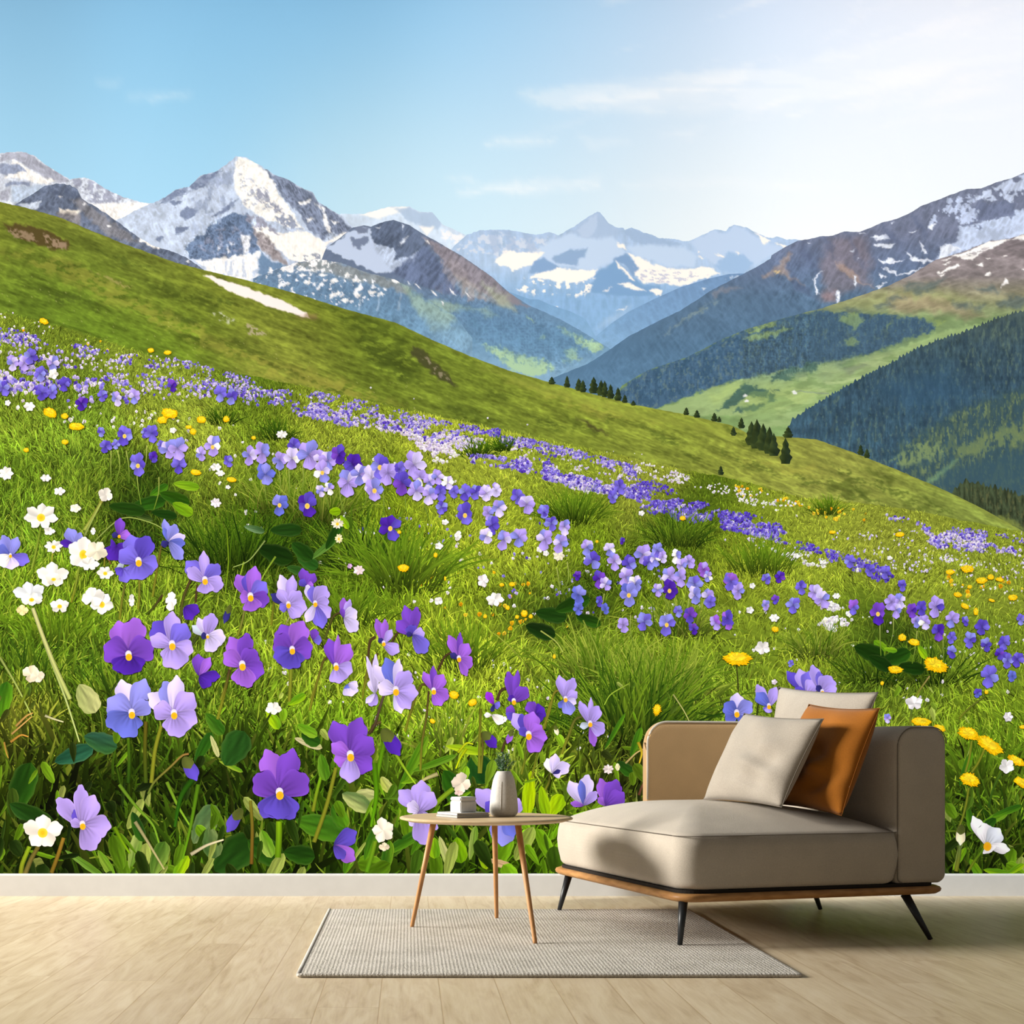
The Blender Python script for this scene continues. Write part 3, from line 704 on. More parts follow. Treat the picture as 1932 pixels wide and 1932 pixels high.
# ---- forested slope with valley meadow at the right
def p_m8(k):
    k.grade([(440, (146, 134, 138)), (520, (138, 128, 128)), (560, (146, 142, 112)), (600, (126, 146, 100)), (680, (118, 142, 100)), (760, (130, 158, 100))])
    k.grain(.05, 46, 10, .28, 4, False)
    k.poly(z4([(600, 1010), (800, 945), (1000, 890), (1300, 880), (1600, 1000), (1300, 1020), (1000, 1000), (800, 1040)]), (150, 156, 104), 14, 8, 20, .6)
    k.poly(z4([(1000, 960), (1300, 940), (1500, 1010), (1700, 1060), (1500, 1080), (1200, 1040), (1050, 1040)]), (162, 140, 118), 12, 8, 16, .6)
    for pts in ([(900, 1010), (1000, 990), (1060, 1020), (950, 1030)], [(1150, 900), (1300, 840), (1400, 800), (1300, 890), (1200, 920)], [(1000, 950), (1100, 940), (1120, 960), (1000, 980)], [(1450, 990), (1560, 980), (1560, 1030), (1480, 1030)], [(1750, 970), (1850, 940), (2000, 950), (1900, 1030), (1780, 1020)], [(700, 1030), (760, 1015), (820, 1040), (740, 1060)], [(1100, 880), (1200, 840), (1240, 850), (1140, 900)], [(1600, 890), (1700, 870), (1760, 900), (1640, 920)], [(1580, 1010), (1660, 990), (1620, 1040)]):
        k.poly(z4(pts), (92, 104, 104), 6, 6, 12, .75)
    B = (250, 244, 240)
    for pts in ([(1500, 650), (1640, 590), (1700, 560), (1840, 545), (1760, 592), (1640, 640), (1580, 690), (1430, 660)], [(1850, 550), (1932, 515), (2100, 470), (2100, 520), (1932, 552)], [(1370, 690), (1440, 668), (1400, 695)], [(1330, 780), (1480, 715), (1490, 735), (1340, 790)], [(1605, 725), (1650, 712), (1650, 738)], [(1655, 795), (1690, 772), (1700, 795)], [(1775, 878), (1810, 815), (1825, 850)], [(1675, 683), (1705, 685), (1690, 692)], [(1770, 672), (1820, 658), (1800, 672)], [(1375, 718), (1430, 700), (1400, 725)], [(1345, 795), (1392, 780), (1370, 805)], [(1910, 760), (1960, 745), (1950, 770)]):
        k.poly(z4(pts), B, 1.5, 2.5, 8)
    k.poly(z4([(1540, 650), (1700, 600), (1680, 620), (1560, 665)]), (170, 160, 164), 2, 3, 8, .8, .5, 8, (1, 3))
    fo = (72, 98, 118)
    def trees(pts, c1, c2, c3):
        k.poly(pts, c1, 3, 5, 7)
        k.poly(pts, c2, 6, 4, 7, .8, .54, 7, (1.6, .7))
        k.poly(pts, c3, 6, 4, 7, .55, .62, 6, (1.8, .8))
    trees(z3([(660, 1440), (850, 1310), (1150, 1210), (1400, 1085), (1600, 1005), (1932, 900), (2050, 900), (2050, 1300), (1932, 1290), (1700, 1345), (1500, 1380), (1300, 1440), (1100, 1520), (930, 1590), (640, 1560)]), (74, 102, 128), (60, 88, 112), (108, 128, 124))
    trees(z4([(0, 1180), (200, 1130), (350, 1062), (560, 1035), (700, 1060), (860, 1065), (1000, 1072), (1200, 1090), (1330, 1130), (1300, 1180), (1100, 1240), (900, 1330), (700, 1372), (520, 1400), (400, 1480), (200, 1500), (0, 1520)]), fo, (60, 84, 104), (104, 122, 108))
    L = (148, 168, 98)
    for pts in ([(20, 1225), (200, 1172), (355, 1148), (240, 1210), (90, 1245)], [(30, 1180), (240, 1100), (230, 1130), (60, 1195)], [(660, 1080), (780, 1055), (840, 1110), (770, 1160), (690, 1130)], [(1290, 1100), (1400, 1110), (1330, 1160)], [(980, 1140), (1010, 1130), (990, 1160)], [(700, 1240), (760, 1220), (800, 1250), (730, 1290)]):
        k.poly(z4(pts), L, 3, 5, 8, .8)
    VM = (150, 172, 116)
    k.poly(z4([(0, 1520), (200, 1495), (420, 1475), (520, 1410), (700, 1372), (950, 1325), (1200, 1250), (1330, 1190), (1640, 1120), (1800, 1100), (1500, 1230), (1300, 1260), (1100, 1370), (900, 1460), (760, 1540), (600, 1640), (400, 1760), (330, 1830), (0, 1860)]), VM, 3, 4, 10)
    k.poly(z3([(900, 1600), (1100, 1525), (1300, 1445), (1500, 1385), (1700, 1345), (1932, 1285), (2100, 1300), (2100, 1640), (900, 1640)]), VM, 3, 4, 10)
    k.poly(z4([(560, 1420), (800, 1380), (1000, 1350), (900, 1440), (700, 1520), (540, 1560)]), (140, 158, 112), 10, 6, 16, .7)
    k.poly(z4([(700, 1440), (860, 1390), (880, 1410), (730, 1470)]), (124, 134, 110), 5, 5, 12, .7)
    k.poly(z4([(0, 1600), (300, 1560), (600, 1600), (300, 1720), (0, 1760)]), (164, 182, 112), 12, 5, 16, .6)
    k.poly(z3([(1300, 1500), (1500, 1400), (1620, 1390), (1450, 1480), (1350, 1560)]), (172, 192, 118), 8, 5, 14, .6)
    for pts in ([(1400, 1560), (1500, 1460), (1580, 1400), (1660, 1430), (1740, 1460), (1720, 1510), (1600, 1490), (1540, 1530), (1480, 1570), (1360, 1600)], [(1740, 1480), (1780, 1470), (1790, 1530), (1740, 1540)], [(1500, 1590), (1600, 1560), (1720, 1560), (1640, 1600), (1480, 1620)], [(1760, 1350), (1820, 1310), (1960, 1290), (1960, 1350), (1860, 1350), (1770, 1390)]):
        k.poly(z3(pts), (76, 104, 92), 3, 4, 6)
    for pts in ([(200, 1510), (260, 1460), (330, 1420), (420, 1440), (440, 1490), (340, 1520)], [(400, 1480), (440, 1380), (510, 1390), (510, 1450)], [(200, 1580), (250, 1570), (250, 1590)]):
        k.poly(z4(pts), (82, 110, 92), 3, 4, 6)
    k.poly(z4([(0, 1520), (520, 1410), (1300, 1240), (1640, 1120), (1640, 1180), (900, 1460), (400, 1760), (0, 1860)]), (120, 146, 92), 6, 8, 20, .5, .52, 26, (.6, 2.2))
    k.poly(z4([(300, 1480), (1300, 1240), (1100, 1370), (600, 1640)]), (176, 190, 136), 8, 8, 20, .5, .55, 22, (.6, 2.4))
    for x, y in ((1570, 1492), (1580, 1530), (1932, 1470)): k.poly(z3([(x - 16, y), (x, y - 12), (x + 18, y - 2), (x + 14, y + 10), (x - 12, y + 10)]), (228, 228, 226), 1.2, 1)
    k.poly(z4([(340, 1590), (358, 1580), (368, 1592), (350, 1600)]), (236, 236, 232), 1.2, 1)
    k.poly(z4([(380, 1585), (600, 1605), (600, 1612), (380, 1592)]), (128, 140, 128), 1.5, 1, 8, .8)
_m8 = p_m8
def p_m8(k):
    _m8(k)
    k.poly(z4([(0, 1200), (560, 1040), (1330, 1130), (900, 1330), (400, 1480), (0, 1520)]), (70, 94, 112), 20, 10, 30, .35)
    k.mottle(z4([(600, 1010), (1300, 700), (1932, 520), (2400, 500), (2400, 1050), (1300, 1120), (700, 1060)]), .06, 12, (.5, 1.5), -.3, 10)
    k.mottle(z4([(0, 1180), (560, 1035), (1330, 1130), (900, 1330), (400, 1480), (0, 1520)]), .045, 5, (1.6, .8), 0, 5)
    k.mottle(z3([(660, 1440), (1150, 1210), (1600, 1005), (2050, 900), (2050, 1300), (1300, 1440), (640, 1560)]), .045, 5, (1.6, .8), 0, 5)
    k.mottle(z4([(-400, 1560), (520, 1410), (1330, 1190), (1640, 1120), (900, 1460), (400, 1760), (-400, 1900)]), .035, 14, (.5, 1.6), -.25, 8)
curtain('printed_hillside', z3([(600, 1520), (670, 1420), (850, 1310), (1150, 1210), (1400, 1080), (1600, 1000), (1932, 905)]) + z4([(560, 1018), (800, 938), (1000, 868), (1150, 800), (1230, 748), (1330, 690), (1500, 640), (1700, 560), (1830, 545), (1932, 512), (2100, 470), (2700, 420)]),
        [(1150, 790), (1260, 800), (1480, 850), (2130, 850)], 1.9, 7, p_m8, 1.2, 8)

# ---- dark conifer forest at the right
def p_m10(k):
    k.grade([(580, (74, 88, 88)), (650, (64, 84, 92)), (740, (58, 82, 98)), (840, (62, 90, 106)), (920, (68, 96, 110))])
    k.grain(.075, 5, 14, 0, 3); k.grain(.04, 30, 22, -.5, 3, False)
    k.poly(z4([(1500, 1190), (1932, 1050), (2200, 1000), (2200, 1200), (1600, 1260)]), (76, 92, 88), 20, 10, 30, .5)
    fo = z4([(330, 1888), (640, 1620), (1340, 1260), (1932, 1060), (2400, 1000), (2400, 1600), (1500, 2300)])
    k.poly(fo, (104, 122, 104), 8, 4, 7, .5, .64, 7, (1.8, .7))
    k.poly(fo, (48, 66, 82), 8, 4, 7, .55, .56, 9, (2.2, .5))
    k.poly(z4([(1080, 1960), (1300, 1830), (1480, 1720), (1700, 1640), (1932, 1560), (2500, 1400), (2500, 2400), (1080, 2400)]), (60, 82, 86), 10, 8, 16, .7)
    k.poly(z4([(1080, 1960), (1300, 1840), (1480, 1730), (1700, 1650), (1932, 1570), (2500, 1420), (2500, 2400), (1080, 2400)]), (98, 114, 84), 8, 5, 8, .6, .56, 8, (2.0, .6))
    k.poly(z4([(1080, 1960), (1300, 1840), (1480, 1730), (1700, 1650), (1932, 1570), (2500, 1420), (2500, 2400), (1080, 2400)]), (128, 142, 90), 8, 5, 8, .6, .66, 7, (2.2, .7))
    k.poly(zq([(1260, 600), (1420, 520), (1500, 500), (1560, 570), (1440, 600), (1320, 640)]), (128, 146, 96), 5, 6, 8, .8, .42, 9, (1.8, .7))
    k.poly(zq([(1560, 560), (1760, 460), (1932, 420), (2100, 400), (2100, 470), (1800, 540), (1640, 580)]), (120, 136, 88), 5, 6, 8, .7, .45, 9, (1.8, .7))
    k.poly(zq([(1420, 730), (1560, 620), (1600, 600), (1520, 680), (1480, 720)]), (120, 152, 112), 6, 5, 12, .8)
    k.poly(zq([(1560, 640), (1932, 560), (2200, 540), (2200, 800), (1700, 760), (1500, 740)]), (58, 84, 96), 14, 8, 16, .7)
    k.poly(z4([(900, 1560), (1400, 1400), (1600, 1600), (1200, 1760)]), (58, 90, 116), 30, 10, 30, .5)
curtain('printed_forest', z4([(300, 1900), (340, 1800), (480, 1700), (640, 1610), (760, 1540), (900, 1460), (1040, 1395), (1190, 1310), (1340, 1250), (1500, 1200), (1650, 1140), (1700, 1118), (1850, 1066), (1932, 1048), (2300, 960), (2700, 900)]),
        [(1480, 870), (1932, 1030), (2130, 1080)], 1.9, 8, p_m10, 0, 6, spikes=(7, 6.5))

# ---- near dark spruce belt low at the right
def p_m11(k):
    k.C[:] = (62, 72, 50); k.grain(.15, 5, 22, 0, 3)
    k.poly(zq([(1590, 720), (1932, 780), (2400, 850), (2400, 1200), (1700, 800)]), (104, 104, 66), 8, 4, 6, .6, .58, 7, (2, .6))
    k.poly(zq([(1780, 880), (1850, 880), (1932, 940), (2100, 960), (2100, 1000), (1860, 930)]), (140, 150, 70), 6, 5, 8, .7)
curtain('printed_forest', zq([(1570, 770), (1600, 745), (1640, 712), (1700, 724), (1760, 742), (1850, 762), (1932, 795), (2450, 900)]), [(1790, 930), (1932, 1020), (2130, 1110)], 1.9, 9, p_m11, 0, 6, spikes=(9, 9))

# ---- green hillside behind the meadow
HILL = [(-190, 330), (0, 381), (50, 392), (116, 411), (172, 435), (248, 465), (331, 495), (384, 509), (464, 528), (560, 554), (659, 585), (745, 608), (815, 641), (885, 671), (957, 698), (1037, 721), (1123, 744), (1200, 764), (1295, 782), (1382, 803), (1412, 818), (1450, 822), (1496, 825), (1541, 829), (1617, 856), (1692, 886), (1768, 918), (1844, 954), (1932, 1003), (2130, 1120)]
MEAD = [(-190, 560), (0, 588), (150, 626), (300, 676), (560, 726), (760, 772), (930, 808), (1200, 866), (1400, 908), (1500, 935), (1700, 958), (1932, 1004), (2130, 1080)]
def p_hill(k):
    k.C = idw(k.X, k.Y, [(0, 400, (116, 128, 40)), (100, 420, (112, 118, 44)), (60, 520, (104, 132, 36)), (250, 520, (120, 130, 46)), (420, 570, (124, 134, 44)), (200, 600, (90, 122, 28)), (350, 640, (96, 126, 30)), (100, 560, (98, 126, 34)), (520, 640, (120, 136, 44)), (600, 600, (112, 126, 36)), (700, 640, (96, 116, 32)), (560, 700, (140, 148, 54)), (700, 700, (100, 122, 34)), (780, 740, (122, 140, 42)),
                             (820, 680, (112, 132, 40)), (950, 740, (132, 150, 46)), (900, 790, (96, 118, 34)), (1050, 740, (138, 154, 50)), (1060, 820, (116, 136, 40)), (1200, 790, (140, 156, 52)), (1300, 850, (130, 146, 48)), (1400, 840, (136, 152, 52)), (1540, 850, (160, 162, 68)), (1640, 890, (150, 158, 62)), (1440, 880, (150, 158, 58)), (1500, 910, (126, 142, 50)), (1700, 930, (128, 146, 54)), (1850, 980, (136, 154, 60))], 75)
    k.C *= np.array((.97, .94, 1.1)); k.grain(.07, 60, 9, .33, 4, False); k.grain(.05, 22, 5, .36, 4); k.grain(.035, 7, 3, .3, 3, False)
    dk = (66, 78, 28)
    for pts in ([(250, 520), (400, 560), (420, 590), (300, 560)], [(590, 560), (700, 590), (760, 620), (700, 630), (640, 600)], [(640, 600), (760, 640), (800, 700), (760, 720), (690, 680)], [(680, 640), (770, 670), (760, 700), (700, 680)], [(740, 680), (800, 720), (770, 730)], [(840, 760), (960, 800), (900, 810), (830, 785)], [(900, 720), (960, 745), (940, 760)], [(1060, 780), (1120, 800), (1160, 830), (1090, 810)], [(1270, 845), (1330, 860), (1310, 870)], [(1540, 900), (1600, 905), (1640, 930), (1580, 930)], [(1620, 880), (1700, 900), (1680, 910)],
                [(1560, 935), (1640, 930), (1600, 955)], [(1700, 940), (1760, 950), (1740, 965)], [(320, 620), (420, 640), (440, 660), (360, 650)], [(440, 640), (520, 670), (480, 680)], [(160, 575), (195, 578), (180, 586)], [(120, 500), (180, 500), (160, 520)], [(1200, 770), (1250, 790), (1215, 790)], [(1350, 790), (1390, 812), (1450, 850), (1400, 840)]):
        k.poly(pts, dk, 8, 9, 14, .55, .44, 16, (1, 2.4))
    for pts in ([(1340, 840), (1420, 870), (1480, 900), (1400, 880)], [(1560, 870), (1660, 915), (1620, 920)], [(1640, 905), (1720, 930), (1700, 945)], [(1590, 915), (1690, 955), (1650, 960)], [(1480, 880), (1560, 915), (1520, 915)], [(1730, 930), (1800, 965), (1770, 970)], [(1200, 800), (1300, 835), (1260, 840)], [(1090, 760), (1180, 790), (1150, 800)], [(980, 770), (1080, 810), (1040, 815)], [(1700, 965), (1760, 985), (1720, 985)], [(60, 540), (180, 570), (120, 580)], [(300, 580), (400, 610), (350, 612)], [(180, 470), (300, 510), (240, 505)], [(360, 540), (470, 580), (430, 580)]):
        k.poly(pts, (74, 88, 34), 5, 7, 9, .6, .47, 9, (1, 2.6))
    k.mottle([(-190, 330), (640, 560), (1200, 764), (2130, 1120), (2130, 1200), (1400, 1000), (560, 830), (-190, 680)], .055, 9, (.45, 1.7), .36, 10)
    ye = (172, 164, 72)
    for pts in ([(0, 470), (140, 490), (300, 580), (420, 640), (560, 700), (700, 760), (640, 756), (480, 700), (300, 610), (120, 530)], [(560, 690), (700, 740), (760, 770), (640, 750)], [(960, 720), (1120, 760), (1250, 800), (1100, 780)], [(1400, 860), (1560, 890), (1500, 900)]):
        k.poly(pts, ye, 12, 10, 18, .42, .46, 16, (1, 2.2))
    k.poly([(900, 690), (1040, 728), (1200, 772), (1380, 815), (1380, 825), (1180, 785), (1000, 735)], (152, 160, 66), 6, 5, 14, .5)
    rk = (150, 128, 104)
    k.poly([(4, 420), (40, 424), (82, 432), (128, 455), (130, 470), (106, 474), (70, 460), (20, 440)], (84, 72, 40), 3, 5, 10)
    k.poly([(4, 428), (60, 440), (70, 455), (30, 450)], rk, 2, 4, 6, .9, .46, 6); k.poly([(80, 440), (128, 460), (120, 472), (90, 465)], rk, 2, 4, 6, 1, .4, 6)
    k.poly([(464, 610), (490, 618), (504, 632), (470, 632)], (168, 158, 124), 2, 3, 6, 1, .5, 5)
    k.poly([(392, 590), (420, 590), (448, 604), (430, 612)], (200, 200, 180), 2, 3, 6, .8, .56, 5)
    k.poly([(170, 510), (200, 520), (250, 538), (240, 545)], (160, 150, 90), 3, 4, 8, .8, .5, 6)
    k.poly([(776, 652), (800, 662), (840, 700), (862, 728), (836, 720), (800, 690), (778, 672)], (70, 70, 42), 3, 4, 8, .9)
    k.poly([(790, 664), (820, 684), (850, 718), (830, 712), (800, 682)], (140, 130, 104), 2, 3, 5, .9, .5, 5)
    k.poly([(1086, 788), (1108, 796), (1150, 822), (1120, 812)], (72, 68, 40), 3, 4, 8, .8)
    k.poly([(384, 519), (400, 521), (470, 544), (530, 565), (578, 590), (584, 600), (560, 594), (500, 575), (430, 548)], (246, 232, 228), 1.5, 2, 10)
    k.poly([(560, 596), (600, 590), (600, 605)], (130, 104, 74), 4, 4, 10, .6)
    m = sst(9, 0, k.Y - k.top)
    k.C = k.C * (1 - .25 * m[:, None]) + np.array((150, 150, 60)) * .25 * m[:, None]
    n = vn(k.X / 2.3, k.Y / 2.0)
    hl = sst(.93, .99, n) * sst(40, 140, k.Y - k.top) * .6
    k.C = k.C * (1 - hl[:, None]) + np.array((190, 186, 120)) * hl[:, None]
curtain('printed_hillside', HILL, [(-190, 680), (0, 700), (560, 830), (930, 910), (1400, 1000), (1700, 1060), (1932, 1090), (2130, 1200)], 2.0, 10, p_hill, 1.0, 8)

def conifer(u, v, w, h, i):
    n = 9; us, vs, cs = [], [], []
    for s in range(n):
        f = s / (n - 1)
        for side in (-1, 0, 1):
            hw = w * .68 * (f ** .7) * (1 if s % 2 == 0 else .72) * (.85 + .3 * random.random())
            if s == n - 1: hw *= .5
            us.append(u + side * hw); vs.append(v - h * (1 - f))
            b = random.uniform(.75, 1.2)
            cs.append(np.array((62, 74, 36) if side < 0 else (44, 56, 32) if side == 0 else (38, 50, 38)) * b)
    q = []
    for s in range(n - 1):
        for c in range(2):
            a = s * 3 + c; q.append((a, a + 3, a + 4, a + 1))
    ink_mesh('printed_conifer', us, vs, LAY(11) - i * 4e-6, q, np.array(cs))
for i, (u, v, w, h) in enumerate([(1041, 725, 13, 15), (1070, 731, 12, 23), (1092, 737, 14, 24), (1100, 740, 13, 24), (1120, 742, 17, 32), (1134, 746, 15, 30), (1141, 749, 13, 32), (1152, 752, 14, 28), (1166, 756, 14, 26), (1179, 760, 11, 16), (1195, 765, 10, 10), (1295, 783, 11, 15), (1315, 788, 12, 15), (1348, 795, 12, 17), (1357, 796, 9, 11), (1399, 808, 13, 21), (1384, 822, 11, 18), (1418, 840, 24, 46), (1428, 846, 26, 56), (1440, 850, 26, 52), (1452, 856, 22, 52), (1460, 860, 20, 44), (1482, 875, 22, 50), (1487, 826, 18, 22), (1360, 896, 11, 18), (1624, 858, 12, 20), (1636, 864, 12, 18)]):
    conifer(u, v, w, h, i)
# ---- meadow: printed grass
MC = [(-100, 640, (120, 142, 48)), (50, 700, (108, 134, 44)), (40, 760, (96, 128, 40)), (300, 760, (124, 150, 52)), (160, 830, (98, 134, 42)), (380, 830, (136, 160, 58)), (600, 810, (128, 152, 50)), (480, 790, (92, 122, 34)), (900, 880, (150, 172, 58)), (1060, 900, (140, 164, 56)), (1200, 930, (150, 168, 62)), (1500, 1000, (148, 168, 58)), (1700, 1010, (142, 160, 58)), (1850, 1080, (138, 160, 54)), (2100, 1120, (138, 160, 54)),
      (60, 900, (92, 128, 36)), (40, 960, (78, 114, 32)), (180, 920, (86, 116, 34)), (260, 950, (34, 58, 16)), (320, 945, (40, 66, 18)), (380, 930, (120, 148, 46)), (400, 1000, (80, 108, 32)), (450, 1010, (52, 80, 20)), (430, 1080, (44, 70, 18)), (500, 990, (66, 94, 24)), (580, 1010, (30, 52, 14)), (560, 1060, (26, 46, 12)), (620, 1060, (36, 62, 16)), (680, 1000, (96, 128, 30)), (760, 1010, (122, 152, 34)),
      (850, 980, (140, 166, 48)), (940, 1010, (144, 170, 50)), (830, 1080, (118, 150, 36)), (700, 1100, (88, 124, 28)), (640, 1130, (104, 136, 34)), (1000, 1070, (146, 172, 50)), (1060, 960, (132, 160, 46)), (1090, 975, (96, 130, 28)), (1260, 1010, (70, 98, 24)), (1330, 1010, (84, 112, 28)), (1400, 1050, (138, 160, 46)), (1030, 1150, (54, 80, 22)), (1090, 1160, (44, 70, 18)), (1000, 1130, (84, 112, 32)), (1200, 1180, (96, 126, 32)),
      (1330, 1140, (124, 152, 42)), (1120, 1220, (126, 154, 44)), (1260, 1230, (120, 150, 40)), (1500, 1110, (138, 164, 50)), (1440, 1180, (124, 152, 44)), (1600, 1200, (112, 142, 40)), (1530, 1250, (132, 158, 44)), (1680, 1230, (38, 62, 18)), (1640, 1250, (52, 78, 22)), (1740, 1250, (58, 86, 24)), (1800, 1200, (124, 152, 46)), (1850, 1250, (118, 148, 42)), (1700, 1310, (116, 146, 42)), (1750, 1120, (140, 164, 52)), (1450, 1020, (120, 150, 40)),
      (100, 1180, (84, 118, 30)), (60, 1250, (52, 82, 22)), (160, 1260, (58, 88, 24)), (300, 1180, (98, 132, 38)), (440, 1160, (104, 136, 38)), (330, 1130, (96, 128, 34)), (420, 1300, (80, 112, 30)), (560, 1270, (110, 142, 40)), (560, 1180, (110, 140, 38)), (700, 1220, (122, 154, 40)), (860, 1160, (128, 158, 42)), (900, 1230, (132, 160, 44)), (1000, 1240, (122, 150, 44)), (820, 1330, (112, 144, 38)), (1040, 1300, (104, 134, 38)), (1100, 1290, (96, 128, 30)),
      (1190, 1300, (52, 82, 20)), (1160, 1350, (34, 58, 14)), (1230, 1340, (40, 66, 16)), (1300, 1290, (98, 130, 34)), (1330, 1340, (84, 114, 32)), (1420, 1290, (112, 144, 40)), (40, 1380, (78, 92, 30)), (100, 1440, (36, 54, 14)), (180, 1380, (46, 70, 18)), (40, 1480, (40, 62, 14)), (150, 1510, (20, 36, 8)), (230, 1450, (26, 46, 10)), (330, 1400, (52, 82, 20)), (320, 1480, (28, 50, 12)), (430, 1340, (62, 94, 24)),
      (450, 1440, (40, 68, 16)), (430, 1510, (20, 36, 8)), (560, 1350, (86, 120, 28)), (560, 1400, (56, 88, 20)), (620, 1500, (40, 70, 14)), (700, 1420, (76, 112, 24)), (720, 1500, (64, 102, 20)), (850, 1420, (92, 130, 28)), (960, 1430, (98, 134, 30)), (1030, 1430, (102, 136, 34)), (1130, 1420, (72, 92, 28)), (1190, 1440, (50, 64, 20)), (1200, 1480, (44, 60, 18)), (1060, 1500, (84, 120, 26)), (880, 1600, (36, 66, 12)),
      (1000, 1560, (66, 106, 16)), (820, 1560, (46, 74, 14)), (100, 1600, (24, 44, 10)), (260, 1600, (40, 68, 14)), (360, 1560, (38, 66, 14)), (500, 1600, (36, 64, 12)), (620, 1600, (40, 72, 14)), (720, 1600, (48, 82, 16)), (1000, 1620, (52, 90, 14)), (1840, 1340, (112, 146, 36)), (1900, 1420, (104, 140, 34)), (1820, 1450, (84, 118, 28)), (1840, 1520, (64, 96, 22)), (1830, 1590, (36, 60, 14)), (1910, 1560, (70, 104, 22)), (1900, 1620, (40, 66, 14)), (2100, 1500, (70, 104, 24))]
def meadow_tone(u, v): return idw(u, v, MC, 42) * np.array((1.16, 1.10, 1.05))

def p_mead(k):
    k.C = meadow_tone(k.X, k.Y) * .8
    d = np.clip((k.Y - np.interp(k.X, *np.array(MEAD).T)) / 1000, 0, 1)
    sc = 5 + 40 * d
    n = fbm(k.X / sc, k.Y / (sc * .8), 4)
    k.C *= (1 + .55 * (n - .5))[:, None]
curtain('printed_meadow', MEAD, [(-190, 1688), (2130, 1688)], 3.0, 12, p_mead, 4, 18)

Y_NEAR, Y_FAR = LAY(13) - 0.0012, LAY(13)
def depth(v):
    return Y_FAR + (Y_NEAR - Y_FAR) * np.clip((np.asarray(v) - 560) / 1160.0, 0, 1.05)

def blade_mesh(name, u, v, L, W, ang, bend, cb, ct, dep=None, jit=8e-6):
    n = len(u)
    S = np.array([0, .3, .62, .86, 1.0]); WF = np.array([.8, 1.0, .8, .45, .06])
    a = ang[:, None] + bend[:, None] * S[None]
    cu = u[:, None] + L[:, None] * S * np.sin(a); cv = v[:, None] - L[:, None] * S * np.cos(a)
    hx = np.cos(a) * W[:, None] * WF / 2; hy = np.sin(a) * W[:, None] * WF / 2
    U = np.stack([cu - hx, cu + hx], 2); V = np.stack([cv - hy, cv + hy], 2)
    Yd = (depth(v) if dep is None else dep) + rng.uniform(-jit, jit, n)
    Yv = np.repeat(Yd, 10)
    C = cb[:, None, None, :] * (1 - S[None, :, None, None]) + ct[:, None, None, :] * S[None, :, None, None]
    C = np.repeat(C, 2, 2) * np.array([.93, 1.07])[None, None, :, None]
    b = np.arange(n)[:, None] * 10
    q = np.concatenate([np.stack([b + 2 * j, b + 2 * j + 1, b + 2 * j + 3, b + 2 * j + 2], 2) for j in range(4)], 1).reshape(-1, 4)
    return ink_mesh(name, U.ravel(), V.ravel(), Yv, q, C.reshape(-1, 3), 'stuff')

def mead_d(u, v): return v - np.interp(u, *np.array(MEAD).T)
def size_at(u, v):
    d = np.clip(mead_d(u, v), 0, None)
    return np.clip(.055 + .95 * (d / 1010) ** 1.25, .05, 1.15)

def grass(n, vmin, vmax, lf, wf, seed_jit, spread=.32, dark=False):
    u = rng.uniform(-190, 2130, n * 2); v = rng.uniform(vmin, vmax, n * 2)
    s = size_at(u, v)
    keep = (mead_d(u, v) > 3)
    u, v, s = u[keep][:n], v[keep][:n], s[keep][:n]
    o = np.argsort(v); u, v, s = u[o], v[o], s[o]
    m = len(u)
    L = 118 * s * lf * rng.uniform(.5, 1.35, m) + 3
    W = np.maximum(10.5 * s * wf * rng.uniform(.5, 1.4, m), 1.1)
    lean = (fbm(u / 90, v / 60, 3) - .5) * 1.8
    ang = lean + rng.normal(0, spread, m) * rng.choice([.7, 1.0, 2.2], m)
    bend = rng.normal(.0, .35, m) + .5 * lean
    t = meadow_tone(u, v - L * .4)
    r = rng.uniform(0, 1, m)
    lum = .62 + .55 * fbm(u / (14 + 60 * s), v / (10 + 40 * s), 3) + rng.normal(0, .25, m)
    lum = np.clip(lum, .3, 1.9)[:, None]
    cb = t * lum * .62
    ct = t * lum * 1.22 + np.array((14, 12, 0))
    hl = (r > .86)[:, None]
    dim = np.clip(t[:, 1:2] / 95.0, .25, 1) * np.clip(.35 + 1.6 * s, 0, 1)[:, None]
    ct = np.where(hl, t * .65 + np.array((118, 116, 44)) * dim, ct)
    cb = np.where(hl, t * .9 + np.array((26, 24, 4)), cb)
    if dark:
        cb *= .55; ct *= .6
    return u, v, L, W, ang, bend, cb, ct
parts = [grass(26000, 590, 860, .8, 1.0, 0), grass(34000, 760, 1120, .62, .55, 0), grass(26000, 1000, 1420, .62, .5, 0), grass(6500, 1300, 1690, .7, .62, 0, .4), grass(1500, 1420, 1700, 1.0, 1.2, 0, .5, True), grass(500, 1450, 1700, .9, 1.3, 0, .6)]
def cat(ps): return [np.concatenate([p[i] for p in ps]) for i in range(8)]
g = cat(parts)
blade_mesh('printed_grass', *g)

